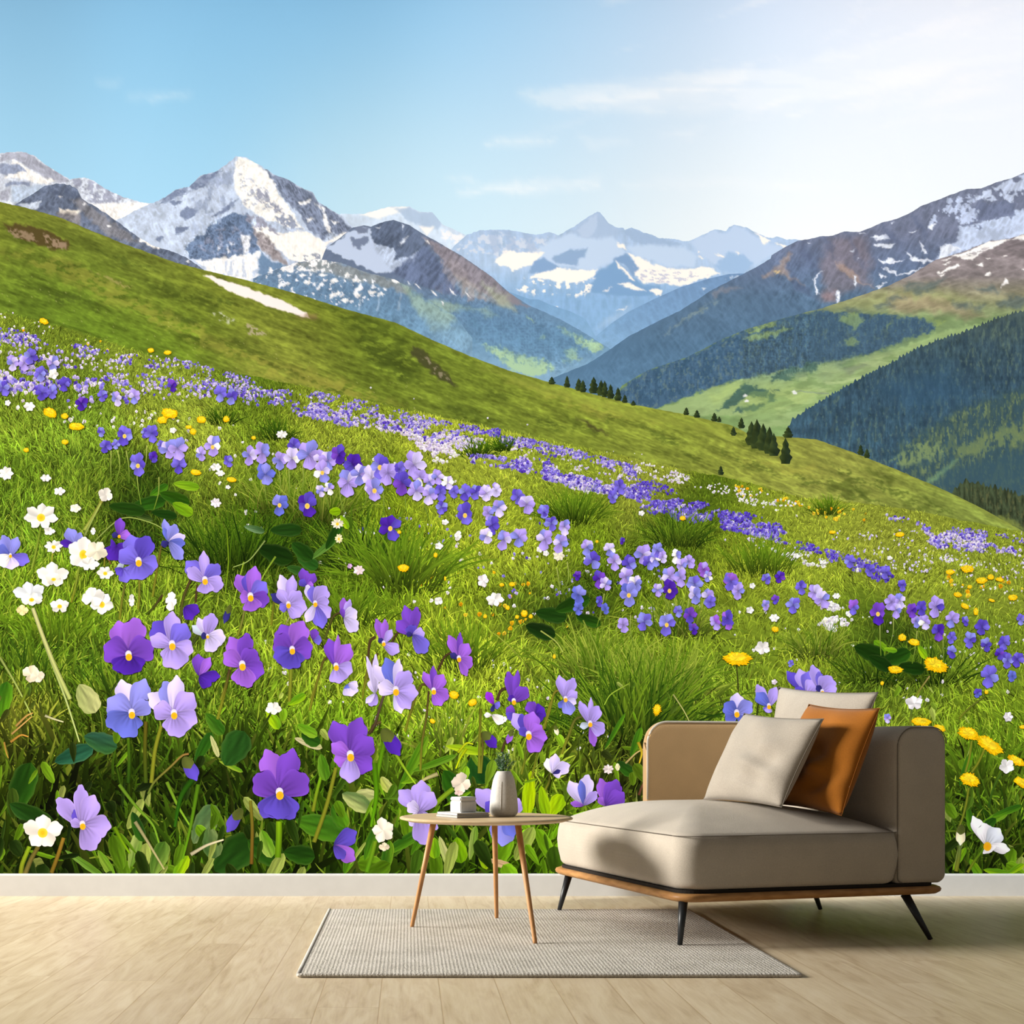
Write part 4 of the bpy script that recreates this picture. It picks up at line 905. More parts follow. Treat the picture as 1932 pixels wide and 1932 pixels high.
def tuft(u0, v0, r, n, c1, c2, w=2.6, fan=1.0, up=1.0):
    u = u0 + rng.normal(0, r * .32, n); v = v0 + rng.normal(0, r * .07, n)
    ang = (u - u0) / r * 1.1 * fan + rng.normal(0, .22, n)
    L = r * up * rng.uniform(.55, 1.2, n); W = w * rng.uniform(.6, 1.4, n)
    bend = ang * .5 + rng.normal(0, .25, n)
    f = rng.uniform(0, 1, n)[:, None]
    ct = np.array(c1) * (1 - f) + np.array(c2) * f
    return u, v, L, W, ang, bend, ct * .35, ct
DG, MG, LG, YG = (40, 74, 16), (92, 132, 24), (140, 174, 40), (186, 200, 74)
tf = [tuft(1190, 1395, 150, 420, DG, LG, 3.2, 1.2), tuft(1250, 1330, 120, 260, MG, YG, 2.8, 1.0), tuft(1130, 1290, 110, 220, MG, YG, 2.6, .8), tuft(1060, 1400, 70, 70, DG, MG, 3), tuft(450, 1080, 120, 260, (30, 58, 12), MG, 2.4, .8), tuft(390, 1060, 90, 120, (40, 70, 18), LG, 2.2), tuft(760, 1110, 120, 240, MG, LG, 3, 1.3), tuft(690, 1080, 110, 200, DG, LG, 3, 1.2), tuft(600, 980, 90, 200, MG, YG, 2.0, .7), tuft(520, 960, 80, 160, MG, YG, 1.8, .7),
      tuft(1080, 985, 62, 170, (70, 110, 20), LG, 2.0, .9), tuft(1280, 1030, 70, 160, (50, 84, 18), LG, 1.8), tuft(1440, 1080, 70, 150, MG, LG, 1.8, .7), tuft(1660, 1290, 80, 140, DG, LG, 2.4), tuft(1760, 1290, 80, 120, DG, LG, 2.4), tuft(660, 1180, 80, 150, MG, LG, 2.4), tuft(870, 1260, 90, 140, MG, LG, 2.4), tuft(1540, 1240, 70, 110, MG, YG, 2), tuft(1280, 1200, 80, 140, MG, YG, 2.2), tuft(1000, 1380, 80, 90, MG, LG, 2.6),
      tuft(110, 1220, 90, 110, MG, LG, 3.2, .7), tuft(60, 1290, 90, 90, DG, LG, 3.5, .7), tuft(230, 1330, 90, 70, DG, LG, 3.5, .7), tuft(1850, 1480, 110, 90, MG, LG, 3.6, .9), tuft(1900, 1580, 100, 70, DG, LG, 4, .9), tuft(1820, 1640, 80, 50, DG, LG, 4, .9), tuft(850, 1420, 90, 60, MG, YG, 3.6, .7), tuft(960, 1500, 90, 60, MG, YG, 3.4, .6), tuft(700, 1480, 90, 50, MG, LG, 5, .8), tuft(520, 830, 40, 110, DG, MG, 1.4), tuft(420, 800, 34, 80, DG, MG, 1.4),
      tuft(900, 860, 36, 120, (58, 96, 16), MG, 1.5), tuft(950, 850, 30, 90, (58, 96, 16), MG, 1.5), tuft(1560, 970, 36, 90, (76, 116, 20), LG, 1.5), tuft(1300, 1400, 60, 40, DG, MG, 3)]
blade_mesh('printed_grass', *cat(tf), jit=2e-5)

# far and middle flower carpets: too many to count, one printed scatter
PV = np.array([(112, 96, 204), (132, 118, 218), (150, 136, 226), (96, 74, 192), (168, 150, 226), (186, 170, 232), (86, 60, 176), (206, 192, 236), (124, 112, 214)], float)
PW = np.array([(248, 240, 238), (236, 226, 236), (252, 246, 228), (226, 210, 230)], float)
PL = np.array([(214, 200, 238), (236, 222, 240), (196, 180, 232), (226, 206, 226)], float)
PY = np.array([(240, 184, 24), (236, 160, 20), (250, 206, 50)], float)
PD = np.array([(88, 66, 190), (104, 84, 200), (74, 50, 172), (126, 108, 212)], float)
SC = []
def scatter(poly, n, pal, smul=1.0):
    n = int(n * 1.35)
    P = np.array(poly, float)
    u = rng.uniform(P[:, 0].min(), P[:, 0].max(), n * 6); v = rng.uniform(P[:, 1].min(), P[:, 1].max(), n * 6)
    k = sdf(u, v, P) > 0
    cl = fbm(u / 26, v / 13, 3)
    k &= rng.uniform(0, 1, len(u)) < sst(.34, .62, cl)
    u, v = u[k][:n], v[k][:n]
    d = np.clip(mead_d(u, v), 0, None)
    r = (2.0 + .019 * d) * rng.uniform(.6, 1.25, len(u)) * smul
    c = pal[rng.integers(0, len(pal), len(u))]
    SC.append((u, v, r, c))
zn = Z(0, 560, 3.01875); zo = Z(560, 660, 3.01875); zg = Z(1360, 1000, 3.3776)
scatter(zn([(-400, 60), (0, 165), (250, 230), (500, 280), (760, 330), (1000, 340), (1300, 420), (1600, 520), (1932, 590), (1932, 700), (1700, 660), (1400, 580), (1200, 520), (1000, 440), (800, 400), (500, 350), (250, 300), (0, 270), (-400, 180)]), 1500, PV)
scatter(zn([(-400, 300), (0, 330), (340, 350), (500, 430), (820, 440), (1000, 420), (1150, 470), (1250, 560), (900, 510), (600, 500), (300, 540), (0, 540), (-400, 500)]), 330, PV, 1.05)
scatter(zn([(60, 560), (400, 480), (1000, 500), (1500, 620), (1000, 600), (300, 600)]), 40, PV, 1.1)
scatter(zo([(0, 220), (300, 270), (620, 350), (900, 420), (1150, 460), (1000, 490), (800, 540), (640, 480), (480, 440), (300, 440), (150, 400), (0, 380)]), 800, PV)
scatter(zo([(560, 440), (900, 470), (1100, 520), (1000, 560), (820, 600), (700, 560)]), 330, PL)
scatter(zo([(760, 540), (940, 560), (920, 640), (780, 640)]), 50, PW, .9)
scatter(zo([(1140, 490), (1300, 500), (1500, 545), (1932, 660), (1932, 720), (1700, 650), (1450, 580), (1160, 540)]), 520, PV, .95)
scatter(zo([(970, 590), (1120, 600), (1300, 620), (1480, 680), (1700, 740), (1932, 800), (1932, 850), (1600, 790), (1400, 730), (1200, 680), (990, 640)]), 700, PV, .9)
scatter(zo([(1470, 720), (1900, 780), (1932, 830), (1600, 810)]), 90, PW, .8)
scatter(zo([(1380, 580), (1480, 600), (1460, 660), (1380, 640)]), 40, PD, .9)
scatter(zo([(1000, 430), (1160, 450), (1160, 500), (1000, 470)]), 90, PD, 1.0)
scatter(zq([(-40, 690), (80, 700), (330, 810), (560, 860), (740, 930), (740, 990), (560, 970), (360, 930), (100, 880), (-40, 800)]), 560, PD, .8)
scatter(zq([(-40, 700), (200, 780), (500, 870), (760, 960), (740, 1000), (400, 930), (0, 830)]), 330, PV, .8)
scatter(zq([(-40, 600), (160, 640), (420, 720), (700, 780), (860, 830), (800, 880), (600, 830), (380, 770), (140, 690), (-40, 660)]), 200, PW, .85)
scatter(zq([(-40, 620), (200, 660), (420, 740), (100, 700)]), 60, PL, .9)
scatter(zq([(420, 720), (620, 740), (860, 820), (1160, 850), (1160, 910), (940, 900), (700, 820), (480, 770)]), 34, PY, 1.25)
scatter(zq([(1240, 870), (1440, 910), (1440, 940), (1260, 900)]), 24, PV)
scatter(zq([(1420, 940), (1560, 930), (1800, 960), (1960, 1000), (1960, 1060), (1700, 1060), (1480, 1030)]), 380, PV, .95)
scatter(zq([(1430, 950), (1960, 1010), (1960, 1070), (1500, 1040)]), 200, PL, .9)
scatter(zg([(1360, 60), (1600, 70), (1932, 110), (2300, 170), (2300, 240), (1932, 170), (1700, 130)]), 130, PL, .7)
scatter(zg([(150, -10), (330, 0), (440, 40), (420, 90), (200, 30)]), 80, PV, .8)
scatter(zg([(480, 60), (560, 70), (660, 150), (560, 130), (480, 120)]), 40, PD, .75)
scatter(zg([(660, 120), (800, 150), (1080, 240), (1110, 320), (1000, 330), (900, 270), (700, 220)]), 130, PD, .7)
scatter(zg([(250, 90), (420, 140), (560, 160), (720, 240), (600, 230), (430, 190)]), 46, PW, .75)
scatter(zg([(620, 440), (760, 480), (860, 560), (840, 630), (700, 640), (620, 590)]), 60, PW, .7)
scatter(zg([(1040, 120), (1400, 150), (1932, 240), (1932, 280), (1300, 200)]), 30, PW, .65)
scatter(zg([(1400, 230), (1800, 290), (1932, 380), (1500, 440)]), 12, PY, .9)
scatter(zg([(700, 0), (1932, 0), (1932, 90), (700, 60)]), 70, PL, .6)
scatter([(-100, 590), (40, 590), (200, 650), (320, 690), (300, 705), (150, 660), (-100, 620)], 70, PW, .95)
scatter([(-100, 590), (60, 588), (250, 668), (330, 690), (320, 700), (150, 650)], 22, PY, 1.2)
scatter([(0, 730), (400, 790), (900, 900), (900, 960), (300, 830), (0, 790)], 60, PW, .7)
scatter([(380, 880), (900, 980), (1300, 1080), (1500, 1180), (800, 1150), (420, 1000)], 70, PW, .45)
scatter([(700, 1040), (1000, 1090), (1100, 1200), (900, 1200)], 26, PY, .45)
scatter([(1350, 1200), (1932, 1100), (1932, 1330), (1660, 1330)], 60, PW, .38)
scatter([(400, 1200), (1000, 1250), (1200, 1420), (700, 1420)], 80, PW, .3)
scatter([(450, 660), (1000, 800), (1240, 860), (1200, 870), (900, 790)], 26, PW, .8)
scatter(zn([(-400, 150), (0, 190), (500, 290), (1000, 350), (1500, 500), (1932, 620), (1932, 700), (1300, 560), (700, 420), (0, 340), (-400, 300)]), 420, PL, .85)
scatter(zn([(-400, 330), (0, 340), (600, 420), (1100, 480), (1300, 600), (900, 560), (0, 560), (-400, 520)]), 150, PL, .8)
scatter(zo([(0, 240), (600, 370), (900, 430), (800, 520), (300, 430), (0, 370)]), 260, PL, .85)
scatter(zo([(1150, 500), (1932, 680), (1932, 850), (1300, 680)]), 200, PL, .8)
scatter(zg([(100, 40), (760, 90), (1300, 60), (1932, 150), (1932, 330), (1200, 260), (500, 190)]), 110, PL, .6)
scatter(zg([(0, 60), (900, 130), (1932, 200), (1932, 420), (900, 300)]), 60, PW, .5)
scatter([(620, 980), (1000, 960), (1330, 1040), (1300, 1200), (1000, 1160), (700, 1060)], 60, PV, .42)
u, v, r, c = [np.concatenate([s[i] for s in SC]) for i in range(4)]
n = len(u); K = 9
an = np.linspace(0, 2 * math.pi, K, endpoint=False)[None] + rng.uniform(0, 6.3, n)[:, None]
rr = r[:, None] * rng.uniform(.62, 1.2, (n, K))
U = np.concatenate([u[:, None], u[:, None] + rr * np.cos(an)], 1); V = np.concatenate([v[:, None] + r[:, None] * .15, v[:, None] + rr * np.sin(an) * 1.08], 1)
lum = rng.uniform(.78, 1.22, (n, K + 1)); lum[:, 0] = rng.uniform(.6, .95, n)
up = np.concatenate([np.zeros((n, 1)), -np.sin(an)], 1)
C = c[:, None] * (lum * (1 + .12 * up))[:, :, None]
b = np.arange(n)[:, None] * (K + 1)
tri = np.concatenate([np.stack([b, b + 1 + j, b + 1 + (j + 1) % K], 2) for j in range(K)], 1).reshape(-1, 3)
dv = depth(v + 4.5 * r) + rng.uniform(-1e-5, 1e-5, n)
ink_mesh('printed_flower_carpet', U.ravel(), V.ravel(), np.repeat(dv, K + 1), tri, C.reshape(-1, 3), 'stuff')
# ---- printed plants of the foreground: each flower its own element of the sheet
_order = [0, 0, 40]          # running number, first slot, slots of the current kind of element
def kind_of_element(first, slots):
    _order[:] = [0, first, slots]
def front():
    _order[0] += 1
    return Y_NEAR - 0.0001 - 2.6e-5 * (_order[1] + _order[0] % _order[2])

COLS = {'bv': (112, 98, 206), 'lv': (168, 146, 226), 'pv': (112, 66, 182), 'dv': (74, 38, 158), 'pl': (204, 190, 240), 'lb': (132, 132, 216), 'mg': (148, 92, 204), 'bl': (96, 104, 198), 'b2': (88, 70, 182),
        'wh': (248, 242, 236), 'nv': (48, 44, 112), 'cr': (240, 226, 190), 'gy': (176, 186, 204), 'vm': (150, 50, 214), 'ww': (240, 234, 240), 'gl': (214, 216, 228)}

class Sheet:
    """collects printed patches into one element"""
    def __init__(self): self.u, self.v, self.y, self.f, self.c = [], [], [], [], []; self.n = 0
    def grid(self, U, V, y, C):
        a, b = U.shape
        self.u.append(U.ravel()); self.v.append(V.ravel()); self.y.append(np.full(a * b, y)); self.c.append(C.reshape(-1, 3))
        i = (np.arange(a - 1)[:, None] * b + np.arange(b - 1)[None]).ravel() + self.n
        self.f.append(np.stack([i, i + 1, i + b + 1, i + b], 1)); self.n += a * b
    def build(self, name, label=None):
        return ink_mesh(name, np.concatenate(self.u), np.concatenate(self.v), np.concatenate(self.y), np.concatenate(self.f), np.concatenate(self.c), None, label)

def petal(S, c, tip, w, col, y, veins=True, pw=.62, light=.16):
    c = np.array(c, float); tip = np.array(tip, float)
    d = tip - c; L = np.hypot(*d); e = d / (L + 1e-6); nrm = np.array((-e[1], e[0]))
    s = np.linspace(0, 1, 15); t = np.linspace(-1, 1, 11)
    prof = (s ** pw) * np.sqrt(np.clip(1 - (.968 * s) ** 4.4, 0, 1)) * 1.06 + .04 * (1 - s)
    ph = random.uniform(0, 6.3)
    T, Sg = np.meshgrid(t, s)
    off = w / 2 * prof[:, None] * T
    along = L * Sg * (1 - .13 * T * T * Sg) * (1 + .015 * np.sin(T * 5 + ph) * Sg)
    bendv = .06 * w * np.sin(Sg * 2.6 + ph)
    U = c[0] + e[0] * along + nrm[0] * (off + bendv * .4); V = c[1] + e[1] * along + nrm[1] * (off + bendv * .4)
    C = np.zeros(U.shape + (3,)); base = np.array(col, float)
    lit = 1 + light * (Sg - .45) + .08 * np.sin(T * 2.2 + ph) - .05 * np.abs(T) ** 3
    C[:] = base * lit[..., None]
    rim = np.clip((np.abs(T) - .8) / .2, 0, 1) * .22 + np.clip((Sg - .9) / .1, 0, 1) * .18
    C = C * (1 - rim[..., None]) + np.minimum(base * 1.25 + 16, 255) * rim[..., None]
    if veins:
        vn_ = (np.sin(T * 13 + ph) > .25) * np.clip(1 - Sg / .62, 0, 1) * .5 + np.clip(1 - Sg / .22, 0, 1) * .35
        C = C * (1 - vn_[..., None]) + base * .45 * vn_[..., None]
    S.grid(U, V, y, C)

def disc(S, c, rx, ry, col, y, col2=None, rot=0.0):
    a = np.linspace(0, 2 * math.pi, 15)[None]; r = np.array([0.02, .5, 1.0])[:, None]
    x = r * np.cos(a) * rx; yy = r * np.sin(a) * ry
    U = c[0] + x * math.cos(rot) - yy * math.sin(rot); V = c[1] + x * math.sin(rot) + yy * math.cos(rot)
    C = np.zeros(U.shape + (3,)); col2 = col if col2 is None else col2
    for i, f in enumerate((0, .5, 1)): C[i] = np.array(col) * (1 - f) + np.array(col2) * f
    S.grid(U, V, y, C)

def strip(S, pts, w0, w1, c0, c1, y):
    P = np.array(pts, float)
    k = np.linspace(0, len(P) - 1, 4 * len(P))
    x = np.interp(k, range(len(P)), P[:, 0]); z = np.interp(k, range(len(P)), P[:, 1])
    for _ in range(3):
        x[1:-1] = (x[:-2] + 2 * x[1:-1] + x[2:]) / 4; z[1:-1] = (z[:-2] + 2 * z[1:-1] + z[2:]) / 4
    dx, dz = np.gradient(x), np.gradient(z); l = np.hypot(dx, dz) + 1e-6
    f = np.linspace(0, 1, len(x)); w = (w0 + (w1 - w0) * f) / 2
    T = np.array([-1, 0, 1.0])
    U = x[:, None] - (dz / l * w)[:, None] * T; V = z[:, None] + (dx / l * w)[:, None] * T
    C = (np.array(c0)[None] * (1 - f[:, None]) + np.array(c1)[None] * f[:, None])[:, None, :] * np.array([.75, 1.12, .85])[None, :, None]
    S.grid(U, V, y, C)

# stems and leaves behind the flowers
kind_of_element(0, 40)
LEAF = []
def leaf(cx, cy, L, w, deg, c1, c2, pw=.5, fold=True):
    y = Y_NEAR - 0.0001 - 2.6e-5 * 40 * random.random(); S = Sheet()
    a = math.radians(deg); e = np.array((math.cos(a), math.sin(a))); n = np.array((-e[1], e[0]))
    s = np.linspace(0, 1, 13); t = np.linspace(-1, 1, 9)
    T, Sg = np.meshgrid(t, s)
    prof = np.clip(s, 0.001, 1) ** pw * np.sqrt(np.clip(1 - s ** 2.6, 0, 1)) * 1.12
    ph = random.uniform(0, 6)
    rag = 1 + .05 * np.sin(Sg * 22 + ph) * np.abs(T)
    al = (Sg - .5) * L; of = w / 2 * prof[:, None] * T * rag
    U = cx + e[0] * al + n[0] * of; V = cy + e[1] * al + n[1] * of
    f = np.clip(.5 + .5 * T * (1 if fold else 0) + .25 * np.sin(Sg * 3 + ph), 0, 1)[..., None]
    C = np.array(c1) * (1 - f) + np.array(c2) * f
    C = C * (1 - .18 * (np.abs(T) < .12))[..., None] * (1 + .10 * np.sin(T * 9 + Sg * 9 + ph))[..., None]
    rim = (np.abs(T) > .95)[..., None] * .3
    C = C * (1 - rim) + (np.array(c2) * .6 + np.array((90, 90, 50))) * rim
    S.grid(U, V, y, C); LEAF.append(S)
dkg, mdg, brg, lmg, plg, blg = (26, 56, 14), (44, 88, 20), (88, 140, 24), (160, 196, 20), (182, 184, 122), (40, 78, 60)
for a in [(165, 1318, 62, 56, 60, plg, (150, 160, 96)), (190, 1400, 66, 52, 20, blg, (48, 92, 40)), (140, 1424, 78, 44, -20, (24, 62, 44), (40, 90, 66)), (40, 1490, 110, 66, -70, dkg, mdg), (60, 1540, 96, 54, 30, dkg, (40, 80, 30)), (8, 1320, 70, 40, -80, mdg, brg),
          (443, 1412, 74, 72, -60, (38, 78, 26), (34, 70, 24)), (405, 1366, 52, 34, 50, mdg, (80, 120, 30)), (384, 1410, 66, 30, -60, (34, 76, 20), mdg), (405, 1408, 44, 14, 70, plg, plg), (436, 1446, 50, 12, 25, brg, (150, 170, 50)), (515, 1356, 46, 28, 60, brg, lmg), (580, 1378, 44, 26, 30, brg, (130, 170, 40)), (586, 1394, 40, 34, 30, dkg, mdg), (582, 1402, 56, 20, 20, plg, (190, 180, 140)),
          (607, 1560, 100, 66, 15, (52, 98, 24), (70, 118, 24)), (442, 1612, 96, 86, -40, dkg, (36, 74, 22)), (500, 1604, 74, 66, 30, dkg, mdg), (386, 1555, 84, 58, -60, (70, 100, 60), (110, 132, 80)), (400, 1590, 60, 50, 80, (110, 130, 76), (60, 92, 44)), (503, 1592, 56, 34, 70, brg, (150, 176, 80)), (565, 1612, 60, 50, 10, dkg, mdg), (610, 1448, 52, 30, 80, (64, 110, 20), (108, 150, 40)), (672, 1512, 60, 44, 30, (50, 84, 40), (170, 180, 110)),
          (690, 1500, 40, 34, 10, plg, (120, 144, 70)), (728, 1480, 34, 26, 60, plg, (170, 180, 80)), (640, 1540, 50, 40, 60, brg, mdg), (560, 1320, 40, 22, -30, brg, lmg), (260, 1560, 60, 30, 70, (28, 60, 20), mdg), (300, 1620, 70, 44, -70, (60, 96, 30), (120, 150, 60)), (255, 1600, 80, 30, -75, (150, 168, 90), (90, 130, 40)), (340, 1640, 60, 30, -60, brg, lmg), (160, 1630, 90, 18, 35, (80, 120, 30), (110, 150, 60)), (200, 1630, 60, 24, 60, brg, (120, 150, 50)),
          (880, 1414, 80, 22, 10, (120, 160, 20), (170, 196, 30)), (905, 1450, 60, 74, 75, (24, 62, 24), (30, 74, 22)), (858, 1488, 80, 60, 60, (28, 68, 14), (40, 84, 16)), (820, 1440, 90, 18, -20, (70, 116, 20), (110, 150, 40)), (780, 1440, 120, 26, -62, (64, 112, 18), (110, 150, 30)), (960, 1480, 20, 10, 0, brg, brg), (998, 1496, 84, 34, 95, (168, 196, 10), (150, 186, 16)), (1026, 1512, 60, 28, 80, (150, 186, 16), (120, 160, 16)), (1050, 1518, 44, 40, -60, (170, 200, 12), (140, 180, 16)),
          (866, 1604, 50, 40, 80, (120, 166, 16), (84, 130, 16)), (912, 1612, 58, 28, 78, (158, 190, 14), (120, 160, 20)), (838, 1606, 60, 20, 72, plg, (160, 180, 90)), (892, 1590, 66, 20, -80, (140, 160, 80), (100, 140, 40)), (820, 1600, 40, 30, 90, brg, lmg), (946, 1630, 50, 20, 20, (190, 160, 120), (200, 170, 130)), (760, 1590, 90, 30, -30, mdg, brg), (800, 1570, 100, 24, -60, (60, 104, 16), brg), (700, 1590, 70, 26, -70, mdg, brg), (730, 1620, 70, 30, -80, mdg, (110, 150, 30)), (660, 1620, 60, 30, -70, (40, 84, 14), brg),
          (330, 940, 60, 34, 20, (38, 70, 12), mdg), (280, 950, 66, 36, -10, dkg, mdg), (240, 960, 70, 34, 10, dkg, (34, 64, 16)), (345, 960, 44, 30, 30, (120, 160, 24), (96, 140, 20)), (352, 916, 50, 24, 10, (100, 144, 24), (130, 170, 30)), (300, 925, 40, 22, -30, mdg, brg), (310, 970, 50, 24, 10, dkg, dkg), (270, 975, 40, 16, 20, (24, 44, 12), (90, 110, 50)),
          (540, 1000, 60, 34, 0, dkg, (34, 66, 20)), (480, 998, 40, 18, 15, (52, 84, 40), (110, 140, 100)), (570, 1040, 50, 40, 40, dkg, (40, 80, 22)), (580, 1060, 46, 34, 30, (36, 76, 24), (48, 94, 30)), (610, 1036, 64, 18, -38, (60, 100, 30), (90, 130, 50)), (520, 1045, 70, 50, 20, (18, 40, 10), (28, 56, 14)), (560, 1076, 40, 24, 20, (40, 76, 26), (60, 100, 40)), (632, 965, 22, 22, 0, (140, 180, 16), (120, 160, 16)), (650, 985, 30, 16, 60, brg, lmg), (630, 1010, 60, 26, -60, dkg, mdg),
          (1040, 1160, 60, 40, 10, dkg, (34, 66, 20)), (1080, 1140, 70, 40, -20, (26, 52, 12), mdg), (1020, 1190, 60, 40, 20, (22, 40, 14), dkg), (1110, 1170, 50, 30, 20, (26, 50, 12), mdg), (1640, 1230, 60, 44, 20, (26, 52, 12), dkg), (1690, 1240, 60, 40, -20, dkg, mdg), (1720, 1260, 50, 34, 10, (22, 44, 10), dkg), (1660, 1250, 50, 34, 30, (22, 46, 12), dkg), (1660, 1218, 30, 24, 40, (110, 150, 24), brg), (1680, 1226, 26, 14, 10, (140, 180, 30), brg), (1740, 1230, 30, 18, 60, brg, lmg),
          (1875, 1545, 60, 22, -25, (90, 140, 24), (120, 160, 40)), (1900, 1530, 60, 18, -20, mdg, brg), (1860, 1560, 50, 24, -40, dkg, mdg), (1830, 1545, 50, 20, 80, mdg, brg), (1810, 1620, 50, 16, -60, (130, 170, 24), brg), (1840, 1638, 40, 22, 60, (110, 150, 20), brg), (1880, 1645, 50, 18, 10, brg, lmg), (1915, 1640, 40, 16, -30, brg, lmg), (1822, 1450, 70, 18, -70, mdg, brg), (1240, 1480, 60, 40, 20, dkg, mdg), (1180, 1450, 40, 30, 40, (30, 60, 20), mdg), (1200, 1400, 60, 20, -70, mdg, brg), (1160, 1380, 80, 12, -60, mdg, brg)]:
    leaf(*a)
for _i in range(420):
    _u = random.uniform(-180, 2120); _v = random.uniform(1290, 1690) if _i % 3 else random.uniform(1500, 1690)
    _s = ((_v - 1050) / 600) ** 1.2
    _t = meadow_tone(np.array([_u]), np.array([_v]))[0]; _r = random.random()
    _c = _t * random.uniform(.5, 1.0) if _r < .55 else _t * .6 + np.array((66, 92, 10)) * random.uniform(.6, 1.1) if _r < .9 else _t * .4 + np.array((112, 116, 60))
    _o = random.random() < .5
    leaf(_u, _v, random.uniform(34, 84) * _s, (random.uniform(22, 46) if _o else random.uniform(9, 18)) * _s, random.uniform(-130, -50) if random.random() < .75 else random.uniform(-180, 0), tuple(_c * .85), tuple(_c * 1.15 + 8), random.choice([.4, .6, .8]))
LS = Sheet()
for s in LEAF:
    for q in range(len(s.u)):
        LS.f.append(s.f[q] + LS.n); LS.u.append(s.u[q]); LS.v.append(s.v[q]); LS.y.append(s.y[q]); LS.c.append(s.c[q]); LS.n += len(s.u[q])
lo = LS.build('printed_foliage'); lo['kind'] = 'stuff'
kind_of_element(41, 20)
# long pale straws and bright single blades of the foreground
SB = Sheet()
for pts, w, c in [([(62, 1150), (90, 1230), (125, 1320), (150, 1400)], 6, (170, 184, 110)), ([(0, 1240), (30, 1290), (60, 1350)], 5, (160, 176, 90)), ([(225, 1480), (255, 1520), (290, 1555), (300, 1590)], 7, (110, 150, 40)), ([(255, 1550), (280, 1590), (310, 1640)], 7, (166, 160, 110)), ([(315, 1475), (335, 1520), (360, 1560)], 7, (120, 160, 40)), ([(216, 1560), (232, 1590), (245, 1610)], 8, (110, 150, 20)), ([(374, 1480), (360, 1560), (345, 1620)], 8, (90, 136, 24)), ([(372, 1460), (340, 1500), (330, 1560)], 12, (40, 84, 16)),
                  ([(360, 1612), (390, 1594), (422, 1584)], 7, (206, 196, 160)), ([(85, 1350), (100, 1356), (120, 1362)], 5, (200, 196, 150)), ([(30, 1370), (50, 1350), (62, 1345)], 5, (190, 150, 80)), ([(20, 1400), (40, 1385), (54, 1390)], 5, (190, 140, 60)), ([(22, 1385), (45, 1365), (60, 1352)], 4, (200, 160, 90)), ([(8, 1400), (12, 1420), (16, 1430)], 4, (176, 140, 60)), ([(725, 1400), (712, 1460), (705, 1540)], 10, (96, 146, 20)), ([(706, 1440), (712, 1500), (700, 1560)], 12, (84, 136, 16)),
                  ([(745, 1420), (770, 1460), (785, 1480)], 6, (150, 184, 40)), ([(826, 1460), (800, 1470), (790, 1480)], 8, (190, 180, 120)), ([(864, 1420), (880, 1400), (893, 1404)], 5, (190, 200, 30)), ([(880, 1412), (868, 1430), (860, 1450)], 6, (180, 196, 20)), ([(460, 1060), (450, 1100), (440, 1140)], 3, (160, 190, 50)), ([(520, 1050), (500, 1080), (480, 1120)], 4, (140, 170, 50)), ([(500, 1020), (470, 1060), (440, 1070)], 3, (150, 170, 90)), ([(428, 1000), (432, 1060), (425, 1120)], 3, (120, 150, 30)),
                  ([(1072, 1160), (1085, 1200), (1090, 1250)], 3, (160, 180, 60)), ([(1020, 1190), (1050, 1210), (1062, 1230)], 3, (180, 190, 90)), ([(1100, 1170), (1125, 1220), (1135, 1260)], 3, (150, 170, 60)), ([(1186, 1290), (1150, 1310), (1140, 1330)], 3, (160, 190, 60)), ([(1270, 1310), (1290, 1340), (1300, 1360)], 3, (190, 190, 110)), ([(160, 1010), (172, 985), (190, 950)], 5, (150, 166, 80)), ([(170, 1030), (230, 970), (300, 990), (330, 1020)], 3, (150, 170, 80)), ([(1180, 1440), (1200, 1420), (1216, 1412)], 4, (200, 180, 110)), ([(1205, 1500), (1212, 1480), (1224, 1466)], 5, (110, 70, 50)), ([(1204, 1400), (1212, 1420), (1206, 1440)], 6, (196, 170, 40))]:
    strip(SB, pts, w, w * .45, np.array(c) * .8, np.array(c) * 1.1, front())
so = SB.build('printed_grass'); so['kind'] = 'stuff'

